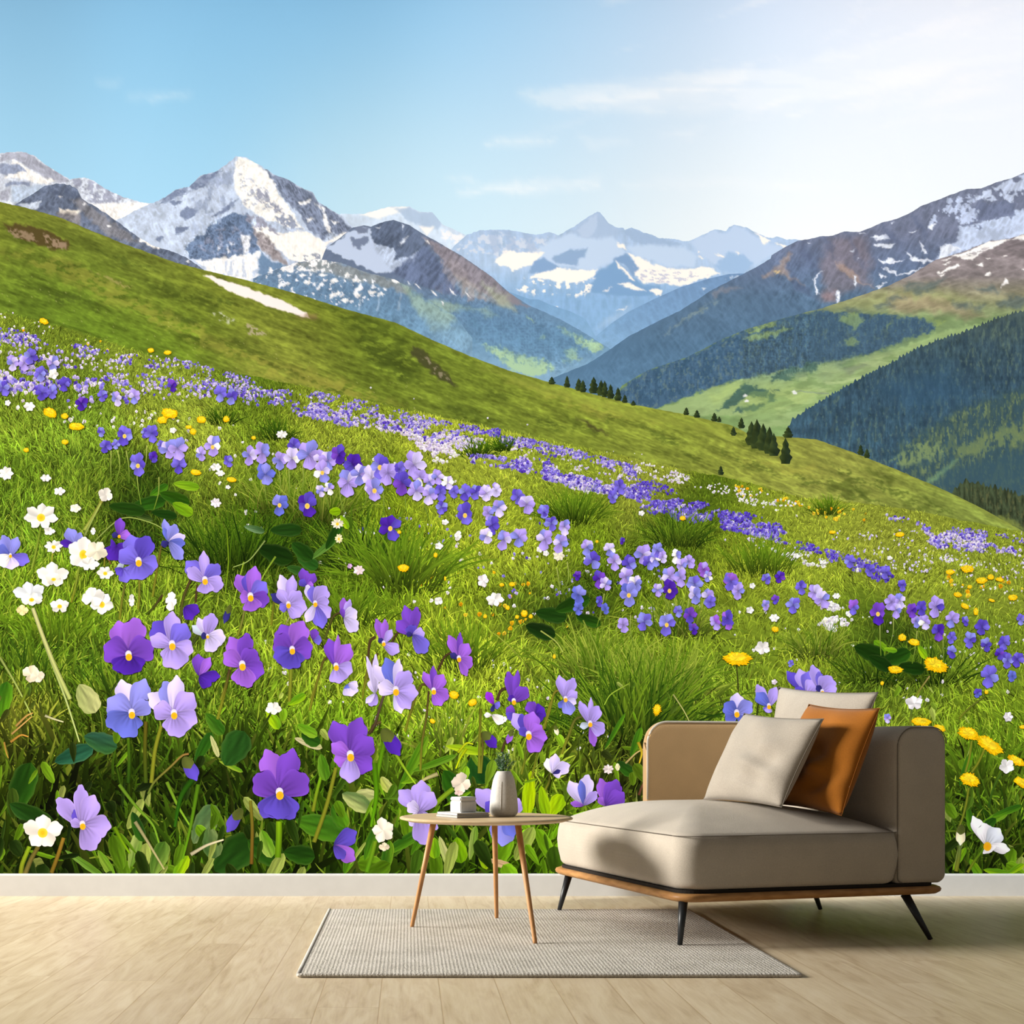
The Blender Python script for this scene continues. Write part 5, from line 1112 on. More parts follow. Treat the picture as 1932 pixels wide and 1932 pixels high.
def stem(pts, w=5, c0=(96, 96, 30), c1=(70, 96, 24)):
    S = Sheet(); strip(S, pts, w, w * 1.1, c0, c1, front()); return S.build('printed_stem')
ZA, ZB, ZC, ZD, ZE, ZF, ZG, ZH, ZI, ZJ, ZK, ZL = (Z(0, 940, 4.83), Z(340, 940, 4.83), Z(0, 1270, 4.83), Z(340, 1270, 4.83), Z(640, 1080, 4.83), Z(1000, 960, 4.83), Z(1360, 1000, 3.3776), Z(900, 1240, 4.83), Z(640, 1380, 4.83), Z(1660, 1280, 5.085), Z(440, 800, 3.864), Z(160, 780, 4.83))
br = (70, 54, 34); ol = (120, 124, 34)
for z, p, w, c0, c1 in [(ZC, [(1470, 480), (1410, 700), (1380, 1000)], 7, ol, ol), (ZC, [(1330, 440), (1320, 700), (1330, 1000)], 7, (90, 80, 24), (60, 80, 20)), (ZC, [(1170, 590), (1180, 800), (1170, 1000)], 6, (70, 100, 20), (40, 70, 16)), (ZC, [(1720, 735), (1660, 745), (1560, 850), (1400, 990), (1350, 1100)], 4, (150, 110, 60), (90, 110, 40)), (ZC, [(260, 130), (220, 220), (180, 320)], 6, (90, 120, 30), ol), (ZC, [(270, 1580), (200, 1740), (190, 1830)], 8, (130, 160, 30), ol), (ZC, [(350, 1580), (280, 1700), (230, 1830)], 8, (100, 90, 40), (110, 100, 50)), (ZC, [(580, 1500), (530, 1660), (470, 1820)], 7, (140, 110, 40), (110, 90, 30)),
                        (ZD, [(460, -60), (400, 200), (340, 420)], 5, (110, 110, 30), ol), (ZD, [(1000, -60), (1000, 100), (995, 260)], 5, (110, 120, 30), ol), (ZD, [(1270, 0), (1220, 180), (1180, 340)], 4, (110, 100, 30), ol), (ZD, [(900, 1350), (900, 1500), (890, 1680)], 11, (120, 160, 20), (90, 130, 20)), (ZD, [(1420, 860), (1340, 1200), (1220, 1540)], 7, ol, ol), (ZD, [(640, 1160), (660, 1400), (650, 1740)], 6, (110, 110, 34), (110, 80, 30)), (ZD, [(1280, 950), (1240, 1100), (1210, 1260)], 6, (110, 160, 24), ol),
                        (ZB, [(100, 730), (20, 920), (0, 1120)], 5, br, (80, 90, 30)), (ZB, [(155, 790), (140, 950)], 4, br, br), (ZB, [(600, 950), (560, 1150), (520, 1260)], 4, (110, 110, 60), ol), (ZB, [(1470, 1040), (1400, 1060), (1350, 1180), (1320, 1280)], 4, br, (80, 90, 30)), (ZB, [(1360, 1430), (1300, 1480), (1260, 1640), (1190, 1830)], 4, br, ol), (ZB, [(450, 1560), (420, 1700), (370, 1840)], 5, br, ol), (ZB, [(1010, 1550), (1005, 1700), (995, 1840)], 6, (120, 130, 40), ol), (ZB, [(860, 900), (840, 1060), (830, 1160)], 4, (90, 90, 30), ol), (ZB, [(110, 1340), (140, 1280), (170, 1240)], 5, (60, 70, 30), (60, 70, 30)), (ZB, [(1000, 1080), (970, 1130), (960, 1180)], 3, (150, 150, 110), ol), (ZB, [(1780, 1260), (1720, 1290), (1710, 1460)], 4, br, ol), (ZB, [(1800, 1410), (1700, 1560), (1660, 1830)], 4, br, ol),
                        (ZA, [(1140, 780), (1110, 940), (1090, 1100)], 4, (90, 90, 40), ol), (ZA, [(1270, 740), (1270, 900), (1260, 1010)], 4, (110, 110, 40), ol), (ZA, [(1470, 430), (1430, 650), (1390, 900)], 4, (90, 80, 34), ol), (ZA, [(1010, 600), (960, 500), (950, 620)], 3, (110, 80, 40), ol), (ZA, [(730, 580), (690, 800), (650, 950)], 4, (120, 140, 50), ol), (ZA, [(370, 270), (330, 480), (290, 640)], 4, (110, 130, 40), (130, 150, 50)), (ZA, [(930, 20), (850, 170), (770, 290)], 6, (140, 140, 60), (150, 160, 70)), (ZA, [(480, 500), (470, 620)], 3, (160, 160, 60), ol), (ZA, [(300, 1000), (380, 1230), (500, 1530), (640, 1830)], 7, (190, 186, 130), (170, 180, 100)), (ZA, [(1480, 880), (1400, 1000), (1330, 1060)], 4, br, (60, 80, 20)),
                        (ZE, [(330, 590), (280, 620), (265, 760), (260, 850)], 4, br, br), (ZE, [(350, 740), (270, 900), (215, 1090)], 4, (80, 70, 30), ol), (ZE, [(575, 515), (520, 560), (480, 640)], 4, br, br), (ZE, [(1020, 730), (960, 760), (900, 890)], 4, br, br), (ZE, [(810, 1030), (760, 1010), (720, 1070), (640, 1300), (600, 1450)], 4, br, ol), (ZE, [(815, 1080), (800, 1300), (750, 1560), (740, 1800)], 4, br, ol), (ZE, [(1530, 1050), (1470, 1070), (1440, 1160)], 5, br, br), (ZE, [(420, 1080), (370, 1230), (330, 1380), (270, 1470)], 5, (84, 70, 60), br), (ZE, [(1590, 1440), (1510, 1540), (1480, 1640)], 4, br, br), (ZE, [(1290, 1240), (1280, 1450), (1275, 1830)], 5, (90, 90, 30), ol), (ZE, [(1300, 1460), (1310, 1600), (1290, 1830)], 4, br, ol), (ZE, [(1700, 1600), (1690, 1720), (1660, 1840)], 4, (80, 90, 30), ol), (ZE, [(1930, 1180), (1890, 1320), (1870, 1420)], 5, (130, 120, 40), ol), (ZE, [(380, 1360), (310, 1390), (290, 1460)], 6, (90, 80, 40), br),
                        (ZH, [(760, 300), (700, 310), (660, 500), (600, 660)], 4, (120, 110, 40), ol), (ZH, [(960, 540), (890, 560), (840, 700), (770, 880)], 5, (80, 80, 40), ol), (ZH, [(660, 1060), (660, 1130), (620, 1210)], 4, (60, 60, 30), ol), (ZH, [(550, 870), (530, 960), (500, 1100)], 4, (90, 100, 30), ol), (ZG, [(100, 855), (105, 930), (112, 1030)], 1.6, (50, 40, 20), (50, 44, 24)), (ZG, [(235, 790), (200, 900), (180, 960)], 2, (110, 130, 50), ol), (ZG, [(1330, 930), (1280, 1000), (1240, 1060)], 3, (150, 130, 80), ol), (ZG, [(1680, 1060), (1570, 1140), (1520, 1200)], 3, (90, 100, 40), ol), (ZG, [(1215, 1145), (1205, 1240)], 4, (80, 100, 40), ol), (ZG, [(260, 1080), (235, 1110), (230, 1180)], 3, (50, 60, 20), (50, 60, 20)),
                        (ZJ, [(850, 1050), (830, 1200), (780, 1380), (730, 1480), (740, 1560)], 4, ol, (110, 120, 40)), (ZJ, [(880, 600), (860, 760), (820, 900)], 4, ol, ol), (ZJ, [(1010, 660), (950, 800), (880, 900)], 4, ol, ol), (ZJ, [(1160, 910), (1080, 1060), (1040, 1240)], 4, (70, 100, 30), (50, 80, 20)), (ZJ, [(990, 1640), (900, 1760), (840, 1860)], 5, (80, 120, 24), ol), (ZJ, [(770, 1560), (760, 1700), (730, 1850)], 7, (90, 110, 60), ol), (ZJ, [(1370, 1060), (1350, 1160)], 4, (70, 100, 30), ol), (ZI, [(1040, 520), (940, 600), (860, 680)], 9, (110, 140, 30), (120, 150, 30)), (ZI, [(330, 1000), (300, 1120), (250, 1280)], 8, (110, 140, 30), brg)]:
    stem(z(p), w, c0, c1)
for u0, v0 in [(210, 850), (222, 850), (238, 850), (277, 840), (258, 890), (300, 900), (500, 890), (525, 880), (545, 880), (570, 870), (600, 900), (615, 900), (640, 910), (690, 900), (720, 910), (760, 905), (800, 920), (1070, 1060), (1050, 1070), (1140, 1120), (1190, 1160), (1250, 1090), (1300, 1130), (1660, 1175), (1685, 1160), (1730, 1190), (1780, 1190)]:
    stem([(u0, v0), (u0 + random.uniform(-6, 6), v0 + 30), (u0 + random.uniform(-14, 14), v0 + 62)], 1.8, (170, 176, 90), (90, 120, 30))

def violet(z, eye, petals, es=1.0, eyec=True, white=True, name='printed_violet'):
    """petals: (tip u, tip v, width, colour); drawn back to front; es: eye size"""
    y = front(); S = Sheet(); sc = abs(z([(1, 0)])[0][0] - z([(0, 0)])[0][0])
    c = z([eye])[0]
    for k, (tx, ty, w, col) in enumerate(petals):
        petal(S, c, z([(tx, ty)])[0], w * sc * 1.05, COLS[col], y - 2e-6 * k)
    if eyec:
        r = 33 * sc * es
        if white: disc(S, (c[0], c[1] - r * .55), r * .85, r * 1.0, (240, 234, 244), y - 1.9e-5, (206, 196, 230))
        disc(S, (c[0] + r * .1, c[1] + r * .25), r * .85, r * .95, (240, 160, 20), y - 2.1e-5, (236, 182, 40))
    return S.build(name)

V = violet
kind_of_element(62, 36)
V(ZA, (1060, 430), [(990, 560, 200, 'dv'), (1010, 440, 150, 'dv'), (1140, 460, 110, 'dv')], eyec=False)
V(ZA, (1085, 345), [(1095, 180, 120, 'pv'), (1190, 330, 120, 'mg'), (1020, 330, 70, 'nv')], .5, white=False)
V(ZA, (1120, 640), [(1080, 600, 120, 'gy'), (1200, 690, 140, 'bv'), (1150, 770, 150, 'bv'), (1060, 690, 120, 'b2')], eyec=False)
V(ZA, (1262, 585), [(1185, 335, 230, 'bv'), (1345, 340, 230, 'b2'), (1088, 480, 230, 'bv'), (1438, 620, 230, 'bv'), (1180, 690, 130, 'bv'), (1320, 735, 280, 'bv')], 1.0)
V(ZA, (1540, 400), [(1495, 190, 90, 'lb'), (1490, 265, 60, 'bl'), (1600, 235, 130, 'lb'), (1690, 340, 110, 'pl'), (1690, 410, 110, 'bl'), (1665, 560, 140, 'lb'), (1470, 430, 80, 'nv')], .4, False)
V(ZA, (95, 525), [(25, 335, 130, 'lb'), (165, 355, 120, 'lb'), (-40, 480, 200, 'bl'), (270, 575, 150, 'bv'), (100, 650, 180, 'pl'), (-20, 600, 160, 'ww')], .5)
V(ZA, (690, 430), [(615, 275, 150, 'lb'), (550, 400, 90, 'dv'), (735, 310, 90, 'lb')], eyec=False)
V(ZB, (225, 755), [(60, 570, 190, 'bv'), (215, 480, 120, 'lv'), (355, 600, 170, 'bv'), (60, 640, 150, 'lv'), (395, 800, 190, 'lv'), (230, 870, 190, 'lv')], .9)
V(ZB, (1150, 800), [(1110, 640, 120, 'pv'), (1230, 690, 120, 'pv'), (1085, 750, 90, 'b2'), (1215, 790, 90, 'mg')], eyec=False)
V(ZB, (640, 905), [(510, 700, 170, 'mg'), (610, 690, 150, 'b2'), (685, 620, 170, 'mg'), (785, 770, 200, 'bv'), (545, 890, 150, 'mg'), (815, 925, 190, 'pv'), (670, 1030, 220, 'mg')], .95)
V(ZB, (1230, 965), [(1150, 790, 120, 'pl'), (1200, 800, 130, 'bv'), (1320, 795, 190, 'lv'), (1355, 930, 150, 'lv'), (1360, 1090, 180, 'lv'), (1300, 1185, 160, 'bv'), (1150, 1130, 110, 'pl')], .7)
V(ZB, (985, 975), [(830, 870, 110, 'nv'), (905, 1010, 110, 'bv'), (915, 695, 130, 'pl'), (1030, 705, 130, 'lv'), (1100, 850, 160, 'lv'), (890, 830, 120, 'lv'), (1155, 1010, 190, 'lv'), (1090, 1085, 160, 'lv')], .75)
V(ZB, (1490, 1090), [(1485, 905, 90, 'mg'), (1550, 920, 80, 'lv'), (1608, 1020, 160, 'pl'), (1620, 1205, 160, 'pl'), (1470, 1000, 60, 'pv')], eyec=False)
V(ZB, (40, 990), [(175, 1040, 140, 'dv'), (110, 1110, 130, 'dv')], eyec=False)
V(ZB, (250, 1260), [(110, 1160, 110, 'gy'), (160, 1090, 110, 'pl'), (290, 1045, 170, 'lv'), (415, 1280, 190, 'pl'), (320, 1395, 190, 'pl'), (190, 1250, 80, 'nv')], .5)
V(ZB, (175, 1620), [(160, 1420, 150, 'pv'), (275, 1450, 110, 'mg'), (365, 1620, 130, 'dv'), (275, 1715, 160, 'dv')], .5, False)
V(ZA, (1172, 1440), [(1075, 1120, 280, 'mg'), (1240, 1085, 290, 'mg'), (955, 1330, 320, 'pv'), (1388, 1320, 320, 'pv'), (1060, 1580, 240, 'dv'), (1270, 1580, 240, 'dv'), (1165, 1610, 330, 'dv')], 1.05)
V(ZA, (1568, 1345), [(1410, 1120, 270, 'b2'), (1565, 1030, 190, 'lv'), (1705, 1150, 240, 'bv'), (1368, 1270, 180, 'lv'), (1760, 1400, 230, 'lv'), (1500, 1480, 160, 'lv'), (1630, 1555, 300, 'lv')], 1.05)
V(ZB, (1210, 1290), [(1290, 1290, 110, 'bv'), (1230, 1190, 100, 'pv')], eyec=False)
V(ZB, (565, 1530), [(460, 1260, 190, 'mg'), (610, 1225, 180, 'pv'), (690, 1380, 220, 'pv'), (405, 1400, 210, 'mg'), (765, 1590, 230, 'pv'), (540, 1700, 200, 'mg'), (640, 1725, 200, 'mg')], 1.05)
V(ZB, (1020, 1390), [(930, 1150, 250, 'pv'), (1110, 1115, 240, 'mg'), (860, 1270, 250, 'pv'), (1205, 1340, 260, 'pv'), (850, 1450, 200, 'b2'), (1060, 1530, 240, 'b2'), (970, 1555, 280, 'b2')], .9)
V(ZB, (1530, 1690), [(1560, 1805, 180, 'pl'), (1545, 1730, 130, 'bl'), (1620, 1720, 110, 'pl')], eyec=False)
V(ZB, (1420, 1540), [(1360, 1280, 170, 'pv'), (1440, 1245, 70, 'mg'), (1550, 1330, 190, 'mg'), (1570, 1580, 210, 'lv'), (1460, 1685, 210, 'lv')], .85)
V(ZE, (405, 650), [(335, 420, 90, 'mg'), (420, 425, 90, 'mg'), (480, 520, 90, 'lv'), (545, 730, 150, 'lv'), (360, 600, 60, 'nv')], .6)
V(ZE, (670, 570), [(600, 300, 130, 'pv'), (705, 310, 120, 'pv'), (525, 440, 160, 'pv'), (640, 480, 130, 'b2'), (780, 560, 150, 'lv'), (800, 730, 190, 'bv'), (610, 560, 60, 'nv')], .6, False)
V(ZE, (1090, 790), [(1000, 570, 110, 'mg'), (1100, 545, 70, 'pv'), (1180, 650, 150, 'mg'), (1215, 850, 170, 'mg'), (1165, 945, 90, 'mg'), (1010, 740, 70, 'nv')], .7)
V(ZE, (330, 1100), [(285, 1220, 130, 'lv'), (240, 1190, 70, 'pl'), (300, 960, 130, 'pl'), (250, 760, 60, 'pl'), (330, 740, 70, 'pl')], eyec=False)
V(ZE, (515, 1085), [(320, 850, 170, 'pl'), (430, 775, 170, 'bl'), (540, 785, 110, 'pl'), (645, 900, 200, 'lv'), (355, 1020, 190, 'pl'), (720, 1110, 200, 'lv'), (560, 1285, 130, 'pl'), (650, 1240, 150, 'lv')], 1.0)
V(ZE, (860, 1085), [(765, 905, 100, 'mg'), (855, 850, 80, 'pv'), (950, 930, 150, 'mg'), (1000, 1140, 170, 'mg'), (930, 1215, 150, 'mg')], .75)
V(ZE, (1790, 1290), [(1720, 1180, 140, 'pv'), (1870, 1240, 170, 'dv'), (1850, 1350, 140, 'dv')], eyec=False)
V(ZE, (1600, 1280), [(1520, 1240, 120, 'pv'), (1540, 1340, 130, 'b2')], eyec=False)
V(ZE, (1590, 1180), [(1535, 900, 120, 'pv'), (1630, 890, 80, 'pv'), (1715, 1050, 170, 'pv'), (1550, 1120, 80, 'dv')], .7)
V(ZE, (1725, 1490), [(1590, 1280, 170, 'lv'), (1650, 1290, 130, 'b2'), (1770, 1270, 190, 'mg'), (1850, 1400, 160, 'mg'), (1895, 1510, 180, 'mg'), (1640, 1420, 100, 'b2'), (1830, 1630, 200, 'mg')], .95)
V(ZE, (1410, 1200), [(1340, 1090, 90, 'vm'), (1465, 1220, 90, 'bv'), (1390, 1270, 50, 'nv')], eyec=False)
V(ZE, (1390, 1300), [(1500, 1370, 110, 'wh'), (1320, 1300, 60, 'wh')], eyec=False)
V(ZH, (805, 385), [(745, 460, 80, 'bl'), (745, 165, 120, 'lv'), (880, 185, 130, 'lv'), (915, 320, 120, 'lv'), (905, 420, 100, 'pl'), (855, 525, 150, 'lb')], .65)
V(ZH, (1030, 610), [(935, 630, 80, 'gy'), (1070, 815, 90, 'mg'), (930, 400, 100, 'lv'), (1040, 365, 60, 'lv'), (1100, 440, 150, 'lv'), (1165, 680, 170, 'lv')], .7)
V(ZH, (690, 1060), [(640, 920, 120, 'wh'), (720, 880, 120, 'pl'), (840, 970, 150, 'pl'), (770, 1060, 100, 'pl'), (760, 1030, 50, 'nv')], eyec=False)
V(ZH, (975, 1350), [(835, 1130, 160, 'pl'), (1000, 1065, 170, 'pl'), (945, 1120, 90, 'bl'), (1090, 1220, 110, 'lv'), (850, 1330, 70, 'mg')], eyec=False)
V(ZH, (1175, 1350), [(1125, 1100, 130, 'mg'), (1100, 1280, 80, 'mg'), (1280, 1115, 200, 'pv'), (1345, 1240, 190, 'pv')], eyec=False)
V(ZI, (730, 720), [(900, 890, 130, 'lv'), (550, 530, 190, 'lv'), (760, 445, 220, 'lv'), (865, 560, 220, 'lv'), (620, 660, 150, 'pl'), (650, 865, 130, 'pl'), (770, 1035, 230, 'lv')], eyec=False)
V(ZI, (1500, 760), [(1240, 530, 220, 'lv'), (1330, 650, 180, 'b2'), (1650, 620, 220, 'lv'), (1390, 960, 150, 'lb'), (1490, 1045, 260, 'lb'), (1590, 960, 170, 'bl')], eyec=False)
V(ZC, (1200, 375), [(1100, 60, 220, 'pl'), (1330, 55, 230, 'lb'), (985, 230, 280, 'lb'), (1375, 270, 200, 'lb'), (965, 470, 260, 'bl'), (1240, 520, 200, 'bl'), (1105, 580, 300, 'bl')], 1.05)
V(ZC, (1585, 380), [(1355, 180, 200, 'pl'), (1500, 70, 210, 'lb'), (1620, 20, 190, 'pl'), (1770, 190, 260, 'lv'), (1400, 320, 230, 'lv'), (1800, 440, 240, 'lv'), (1540, 540, 190, 'lv'), (1660, 580, 260, 'lv')], 1.05)
V(ZC, (752, 1390), [(515, 1140, 200, 'lv'), (680, 1240, 130, 'b2'), (730, 1010, 170, 'lv'), (860, 1110, 230, 'lv'), (640, 1350, 110, 'lv'), (1015, 1390, 260, 'lv'), (860, 1615, 260, 'lv')], .95)
V(ZD, (905, 1105), [(790, 690, 260, 'mg'), (1040, 690, 260, 'pv'), (670, 940, 310, 'pv'), (1160, 930, 330, 'pv'), (745, 1310, 260, 'b2'), (1030, 1330, 260, 'b2'), (900, 1330, 330, 'b2')], 1.25)
V(ZD, (1550, 760), [(1390, 440, 240, 'pv'), (1640, 400, 230, 'pv'), (1760, 600, 280, 'pv'), (1400, 790, 190, 'mg'), (1380, 640, 170, 'mg'), (1745, 880, 230, 'pv'), (1550, 1000, 230, 'lv')], 1.15)
V(ZD, (1400, 1570), [(1605, 1440, 200, 'b2'), (1590, 1710, 180, 'mg'), (1500, 1690, 130, 'b2')], eyec=False)

V(ZG, (100, 1172), [(30, 1215, 100, 'bl'), (165, 1215, 100, 'bl'), (100, 1037, 110, 'pl'), (25, 1100, 120, 'bl'), (195, 1095, 125, 'lb')], .6)
V(ZG, (305, 1125), [(225, 985, 80, 'lv'), (350, 1000, 90, 'lv'), (228, 1035, 100, 'bl'), (285, 1160, 70, 'bv'), (300, 1165, 60, 'lv')], .45)
V(ZG, (545, 1040), [(420, 900, 90, 'b2'), (500, 885, 110, 'lv'), (560, 900, 120, 'bv'), (600, 960, 120, 'lv'), (470, 1010, 60, 'b2')], eyec=False)
V(ZG, (645, 1035), [(575, 860, 90, 'lv'), (620, 900, 70, 'bv'), (690, 925, 150, 'lv'), (738, 1010, 120, 'lv'), (610, 990, 50, 'nv')], .45)

def bud(z, p, tip, w, col):
    S = Sheet(); y = front(); sc = abs(z([(1, 0)])[0][0] - z([(0, 0)])[0][0])
    petal(S, z([p])[0], z([tip])[0], w * sc, COLS[col], y, True, .45)
    petal(S, z([p])[0], z([((p[0] + tip[0]) / 2, (p[1] + tip[1]) / 2)])[0], w * sc * .9, (84, 92, 40), y - 1e-6, False, .45)
    S.build('printed_bud')
bud(ZC, (1680, 760), (1790, 980), 150, 'b2'); bud(ZD, (560, 1230), (430, 1450), 130, 'b2'); bud(ZE, (400, 1420), (545, 1670), 170, 'dv'); bud(ZE, (1310, 1450), (1430, 1600), 120, 'dv'); bud(ZB, (460, 970), (400, 1140), 70, 'nv'); bud(ZE, (1580, 1430), (1530, 1560), 70, 'mg'); bud(ZJ, (780, 1400), (770, 1600), 110, 'cr'); bud(ZH, (710, 620), (735, 710), 50, 'cr')

SMALL = Sheet()
def small_violet(u, v, s, cols, nodd=0.0, eye=True, own=True):
    s = s * 1.12
    S = Sheet() if own else SMALL; y = front(); a0 = random.uniform(-.35, .35) + nodd; sq = random.uniform(.72, 1)
    for k, (an, l, w) in enumerate([(-115, 1.0, .95), (-62, 1.0, .95), (-175, .9, .85), (-2, .9, .85), (88, 1.0, 1.15)]):
        an = math.radians(an + random.uniform(-12, 12)) + a0
        l *= s * random.uniform(.85, 1.1)
        petal(S, (u, v), (u + math.cos(an) * l * sq, v + math.sin(an) * l), w * s, COLS[random.choice(cols)], y - 2e-6 * k, True)
    if eye:
        disc(S, (u, v + s * .08), s * .17, s * .2, (244, 186, 40), y - 1.9e-5, (230, 200, 120))
    if own: S.build('printed_violet')
B1, L1, D1, P1 = ['bv', 'b2', 'bv', 'lb'], ['lv', 'lb', 'pl', 'lv'], ['dv', 'pv', 'b2'], ['pl', 'lv', 'wh', 'lb']
CLUSTERS = [(ZL, [(150, 170, 46, B1, 0), (190, 300, 62, B1, 0), (285, 285, 46, B1, 0), (363, 200, 92, B1, 1), (545, 175, 44, B1, 0), (610, 185, 74, B1, 0), (485, 470, 96, B1, 1), (625, 400, 56, D1, 0), (690, 290, 44, B1, 0), (760, 330, 84, L1, 0), (845, 320, 100, ['bv', 'lv', 'lb'], 0), (860, 470, 74, B1, 0), (1060, 370, 62, L1, 0), (1165, 300, 92, P1, 1), (1310, 440, 56, B1, 0), (1775, 830, 92, ['lb', 'bl'], 1)]),
               (ZK, [(120, 230, 62, L1, 0), (210, 210, 74, P1, 0), (235, 370, 82, ['bl', 'lb'], 0), (340, 265, 62, L1, 0), (445, 165, 66, B1, 0), (430, 255, 74, P1, 0), (550, 230, 104, ['lb', 'lv', 'lb'], 0), (640, 260, 70, L1, 0), (690, 270, 80, L1, 0), (650, 350, 74, P1, 1), (770, 225, 70, D1, 0), (870, 300, 82, D1, 0), (635, 490, 44, ['lb', 'pl'], 0), (700, 470, 44, P1, 0), (838, 430, 100, L1, 0), (920, 370, 72, P1, 0), (1010, 400, 96, L1, 0), (1030, 480, 84, L1, 1), (1070, 310, 92, B1, 1), (1130, 360, 82, L1, 0), (1215, 330, 56, B1, 0),
                     (1230, 430, 82, D1, 0), (1320, 300, 92, P1, 0), (1360, 390, 64, P1, 0), (1335, 490, 72, L1, 0), (1430, 420, 62, L1, 0), (1490, 385, 52, L1, 0), (1430, 520, 72, L1, 0), (1510, 500, 62, B1, 0), (1520, 610, 52, B1, 0), (1565, 430, 52, ['wh', 'pl'], 0), (1610, 490, 50, B1, 0), (1690, 500, 64, B1, 0), (1770, 500, 56, B1, 0), (1690, 660, 82, ['bv', 'b2'], 1), (1840, 500, 56, P1, 0), (540, 590, 96, ['dv', 'dv', 'b2'], 1), (1145, 755, 86, ['dv', 'b2'], 1)]),
               (ZF, [(520, 350, 76, L1, 0), (570, 470, 84, B1, 0), (720, 370, 66, P1, 0), (770, 480, 76, L1, 0), (900, 510, 86, B1, 0), (1030, 420, 92, L1, 0), (1080, 490, 64, B1, 0), (1140, 460, 70, P1, 0), (1160, 380, 64, ['lb', 'bv'], 0), (1210, 440, 54, L1, 0), (1330, 430, 62, P1, 0), (1450, 480, 66, L1, 0), (1380, 520, 70, P1, 0), (1580, 550, 72, ['mg', 'lv'], 0), (1620, 620, 50, P1, 0), (630, 640, 76, D1, 0), (690, 690, 62, L1, 0), (870, 620, 80, L1, 0), (960, 680, 70, P1, 0), (900, 780, 100, ['lb', 'bl', 'lb'], 1), (1270, 620, 86, L1, 0), (1270, 740, 92, ['dv', 'dv'], 1),
                     (1160, 740, 56, L1, 0), (1370, 630, 76, L1, 0), (1500, 690, 84, ['lb', 'bv'], 0), (1500, 790, 82, P1, 0), (1620, 800, 76, L1, 0), (1640, 850, 60, B1, 0), (1830, 660, 76, ['mg', 'bv'], 0), (1880, 720, 64, L1, 0), (440, 780, 84, ['lb', 'bl'], 0), (440, 910, 56, ['bl'], 0), (630, 845, 46, ['bl', 'b2'], 0), (685, 910, 48, ['bl'], 0), (430, 610, 42, D1, 0), (850, 1060, 72, L1, 0), (1040, 1030, 80, ['bv', 'lb'], 0), (1245, 1050, 96, ['lb', 'bv'], 1), (1350, 930, 52, B1, 0), (1455, 970, 72, D1, 0), (1490, 1090, 52, D1, 0), (1690, 1040, 66, ['mg', 'lv'], 0), (1800, 1040, 66, ['mg', 'b2'], 0), (125, 270, 66, L1, 0), (275, 290, 52, L1, 0), (840, 290, 32, D1, 0), (205, 130, 44, B1, 0), (318, 160, 42, L1, 0), (125, 30, 44, B1, 0)]),
               (ZG, [(65, 320, 52, ['mg', 'bv'], 0), (110, 390, 48, L1, 0), (40, 560, 48, ['mg', 'b2'], 0), (290, 310, 34, B1, 0), (375, 300, 38, D1, 0), (460, 480, 52, ['bv', 'lb'], 0), (510, 365, 44, B1, 0), (600, 400, 54, L1, 0), (645, 440, 56, L1, 0), (1000, 530, 68, ['dv', 'pv'], 1), (1085, 460, 52, L1, 0), (1140, 450, 46, L1, 0), (1115, 510, 48, L1, 0), (1215, 515, 46, D1, 0), (1275, 500, 48, ['b2', 'bv'], 0), (1370, 490, 62, ['b2', 'lv'], 0), (1240, 580, 40, P1, 0), (1300, 590, 50, P1, 0), (1385, 650, 56, D1, 0), (1470, 570, 52, L1, 0), (1470, 685, 38, B1, 0), (1470, 775, 42, ['b2', 'lb'], 0), (1558, 580, 30, B1, 0),
                     (1665, 620, 52, ['b2', 'bv'], 0), (1585, 700, 48, B1, 0), (1690, 730, 40, B1, 0), (1805, 720, 48, ['b2', 'bv'], 0), (1775, 790, 40, D1, 0), (1825, 830, 48, B1, 0), (1890, 825, 48, B1, 0), (1710, 930, 72, ['bv', 'lb'], 0), (1855, 930, 38, ['bl'], 0), (345, 445, 30, D1, 0), (1910, 570, 36, B1, 0), (845, 490, 44, ['mg', 'bv'], 0), (1155, 350, 36, B1, 0), (820, 200, 42, B1, 0), (950, 260, 40, B1, 0), (1050, 270, 38, B1, 0), (1635, 1040, 32, ['bl', 'b2'], 0), (1062, 1200, 30, L1, 0), (285, 480, 34, L1, 0), (445, 850, 22, B1, 0)]),
               (zn, [(20, 520, 44, B1, 0), (75, 380, 44, L1, 0), (140, 380, 44, L1, 0), (175, 340, 46, B1, 0), (300, 380, 44, L1, 0), (230, 440, 44, B1, 0), (240, 550, 44, B1, 0), (300, 545, 40, B1, 0), (370, 500, 42, B1, 0), (465, 610, 42, D1, 0), (585, 565, 36, B1, 0), (665, 580, 40, L1, 0), (765, 570, 42, L1, 0), (980, 505, 34, D1, 0), (1255, 550, 44, B1, 0), (1320, 570, 46, B1, 0)]),
               (zo, [(1090, 930, 40, L1, 0), (1110, 1000, 56, B1, 0), (1180, 1080, 56, L1, 0), (1080, 1060, 50, P1, 0), (1150, 900, 50, P1, 0), (1260, 840, 46, B1, 0), (1310, 880, 58, L1, 0), (1405, 920, 42, B1, 0), (1265, 1070, 56, L1, 0), (1410, 1080, 56, L1, 0), (1500, 1100, 52, L1, 0), (1450, 990, 42, B1, 0), (1525, 1010, 44, L1, 0), (1080, 820, 46, P1, 0), (1135, 800, 42, L1, 0), (1800, 840, 38, B1, 0), (1840, 780, 40, B1, 0)])
]
_sizes = sorted([p[2] * abs(z([(1, 0)])[0][0] - z([(0, 0)])[0][0]) for z, lst in CLUSTERS for p in lst], reverse=True)
for z, lst in CLUSTERS:
    for (x, y_, s, cols, eye) in lst:
        c = z([(x, y_)])[0]; sc = abs(z([(1, 0)])[0][0] - z([(0, 0)])[0][0])
        small_violet(c[0], c[1], s * sc, [q for q in cols], 0, bool(eye), s * sc > _sizes[44])

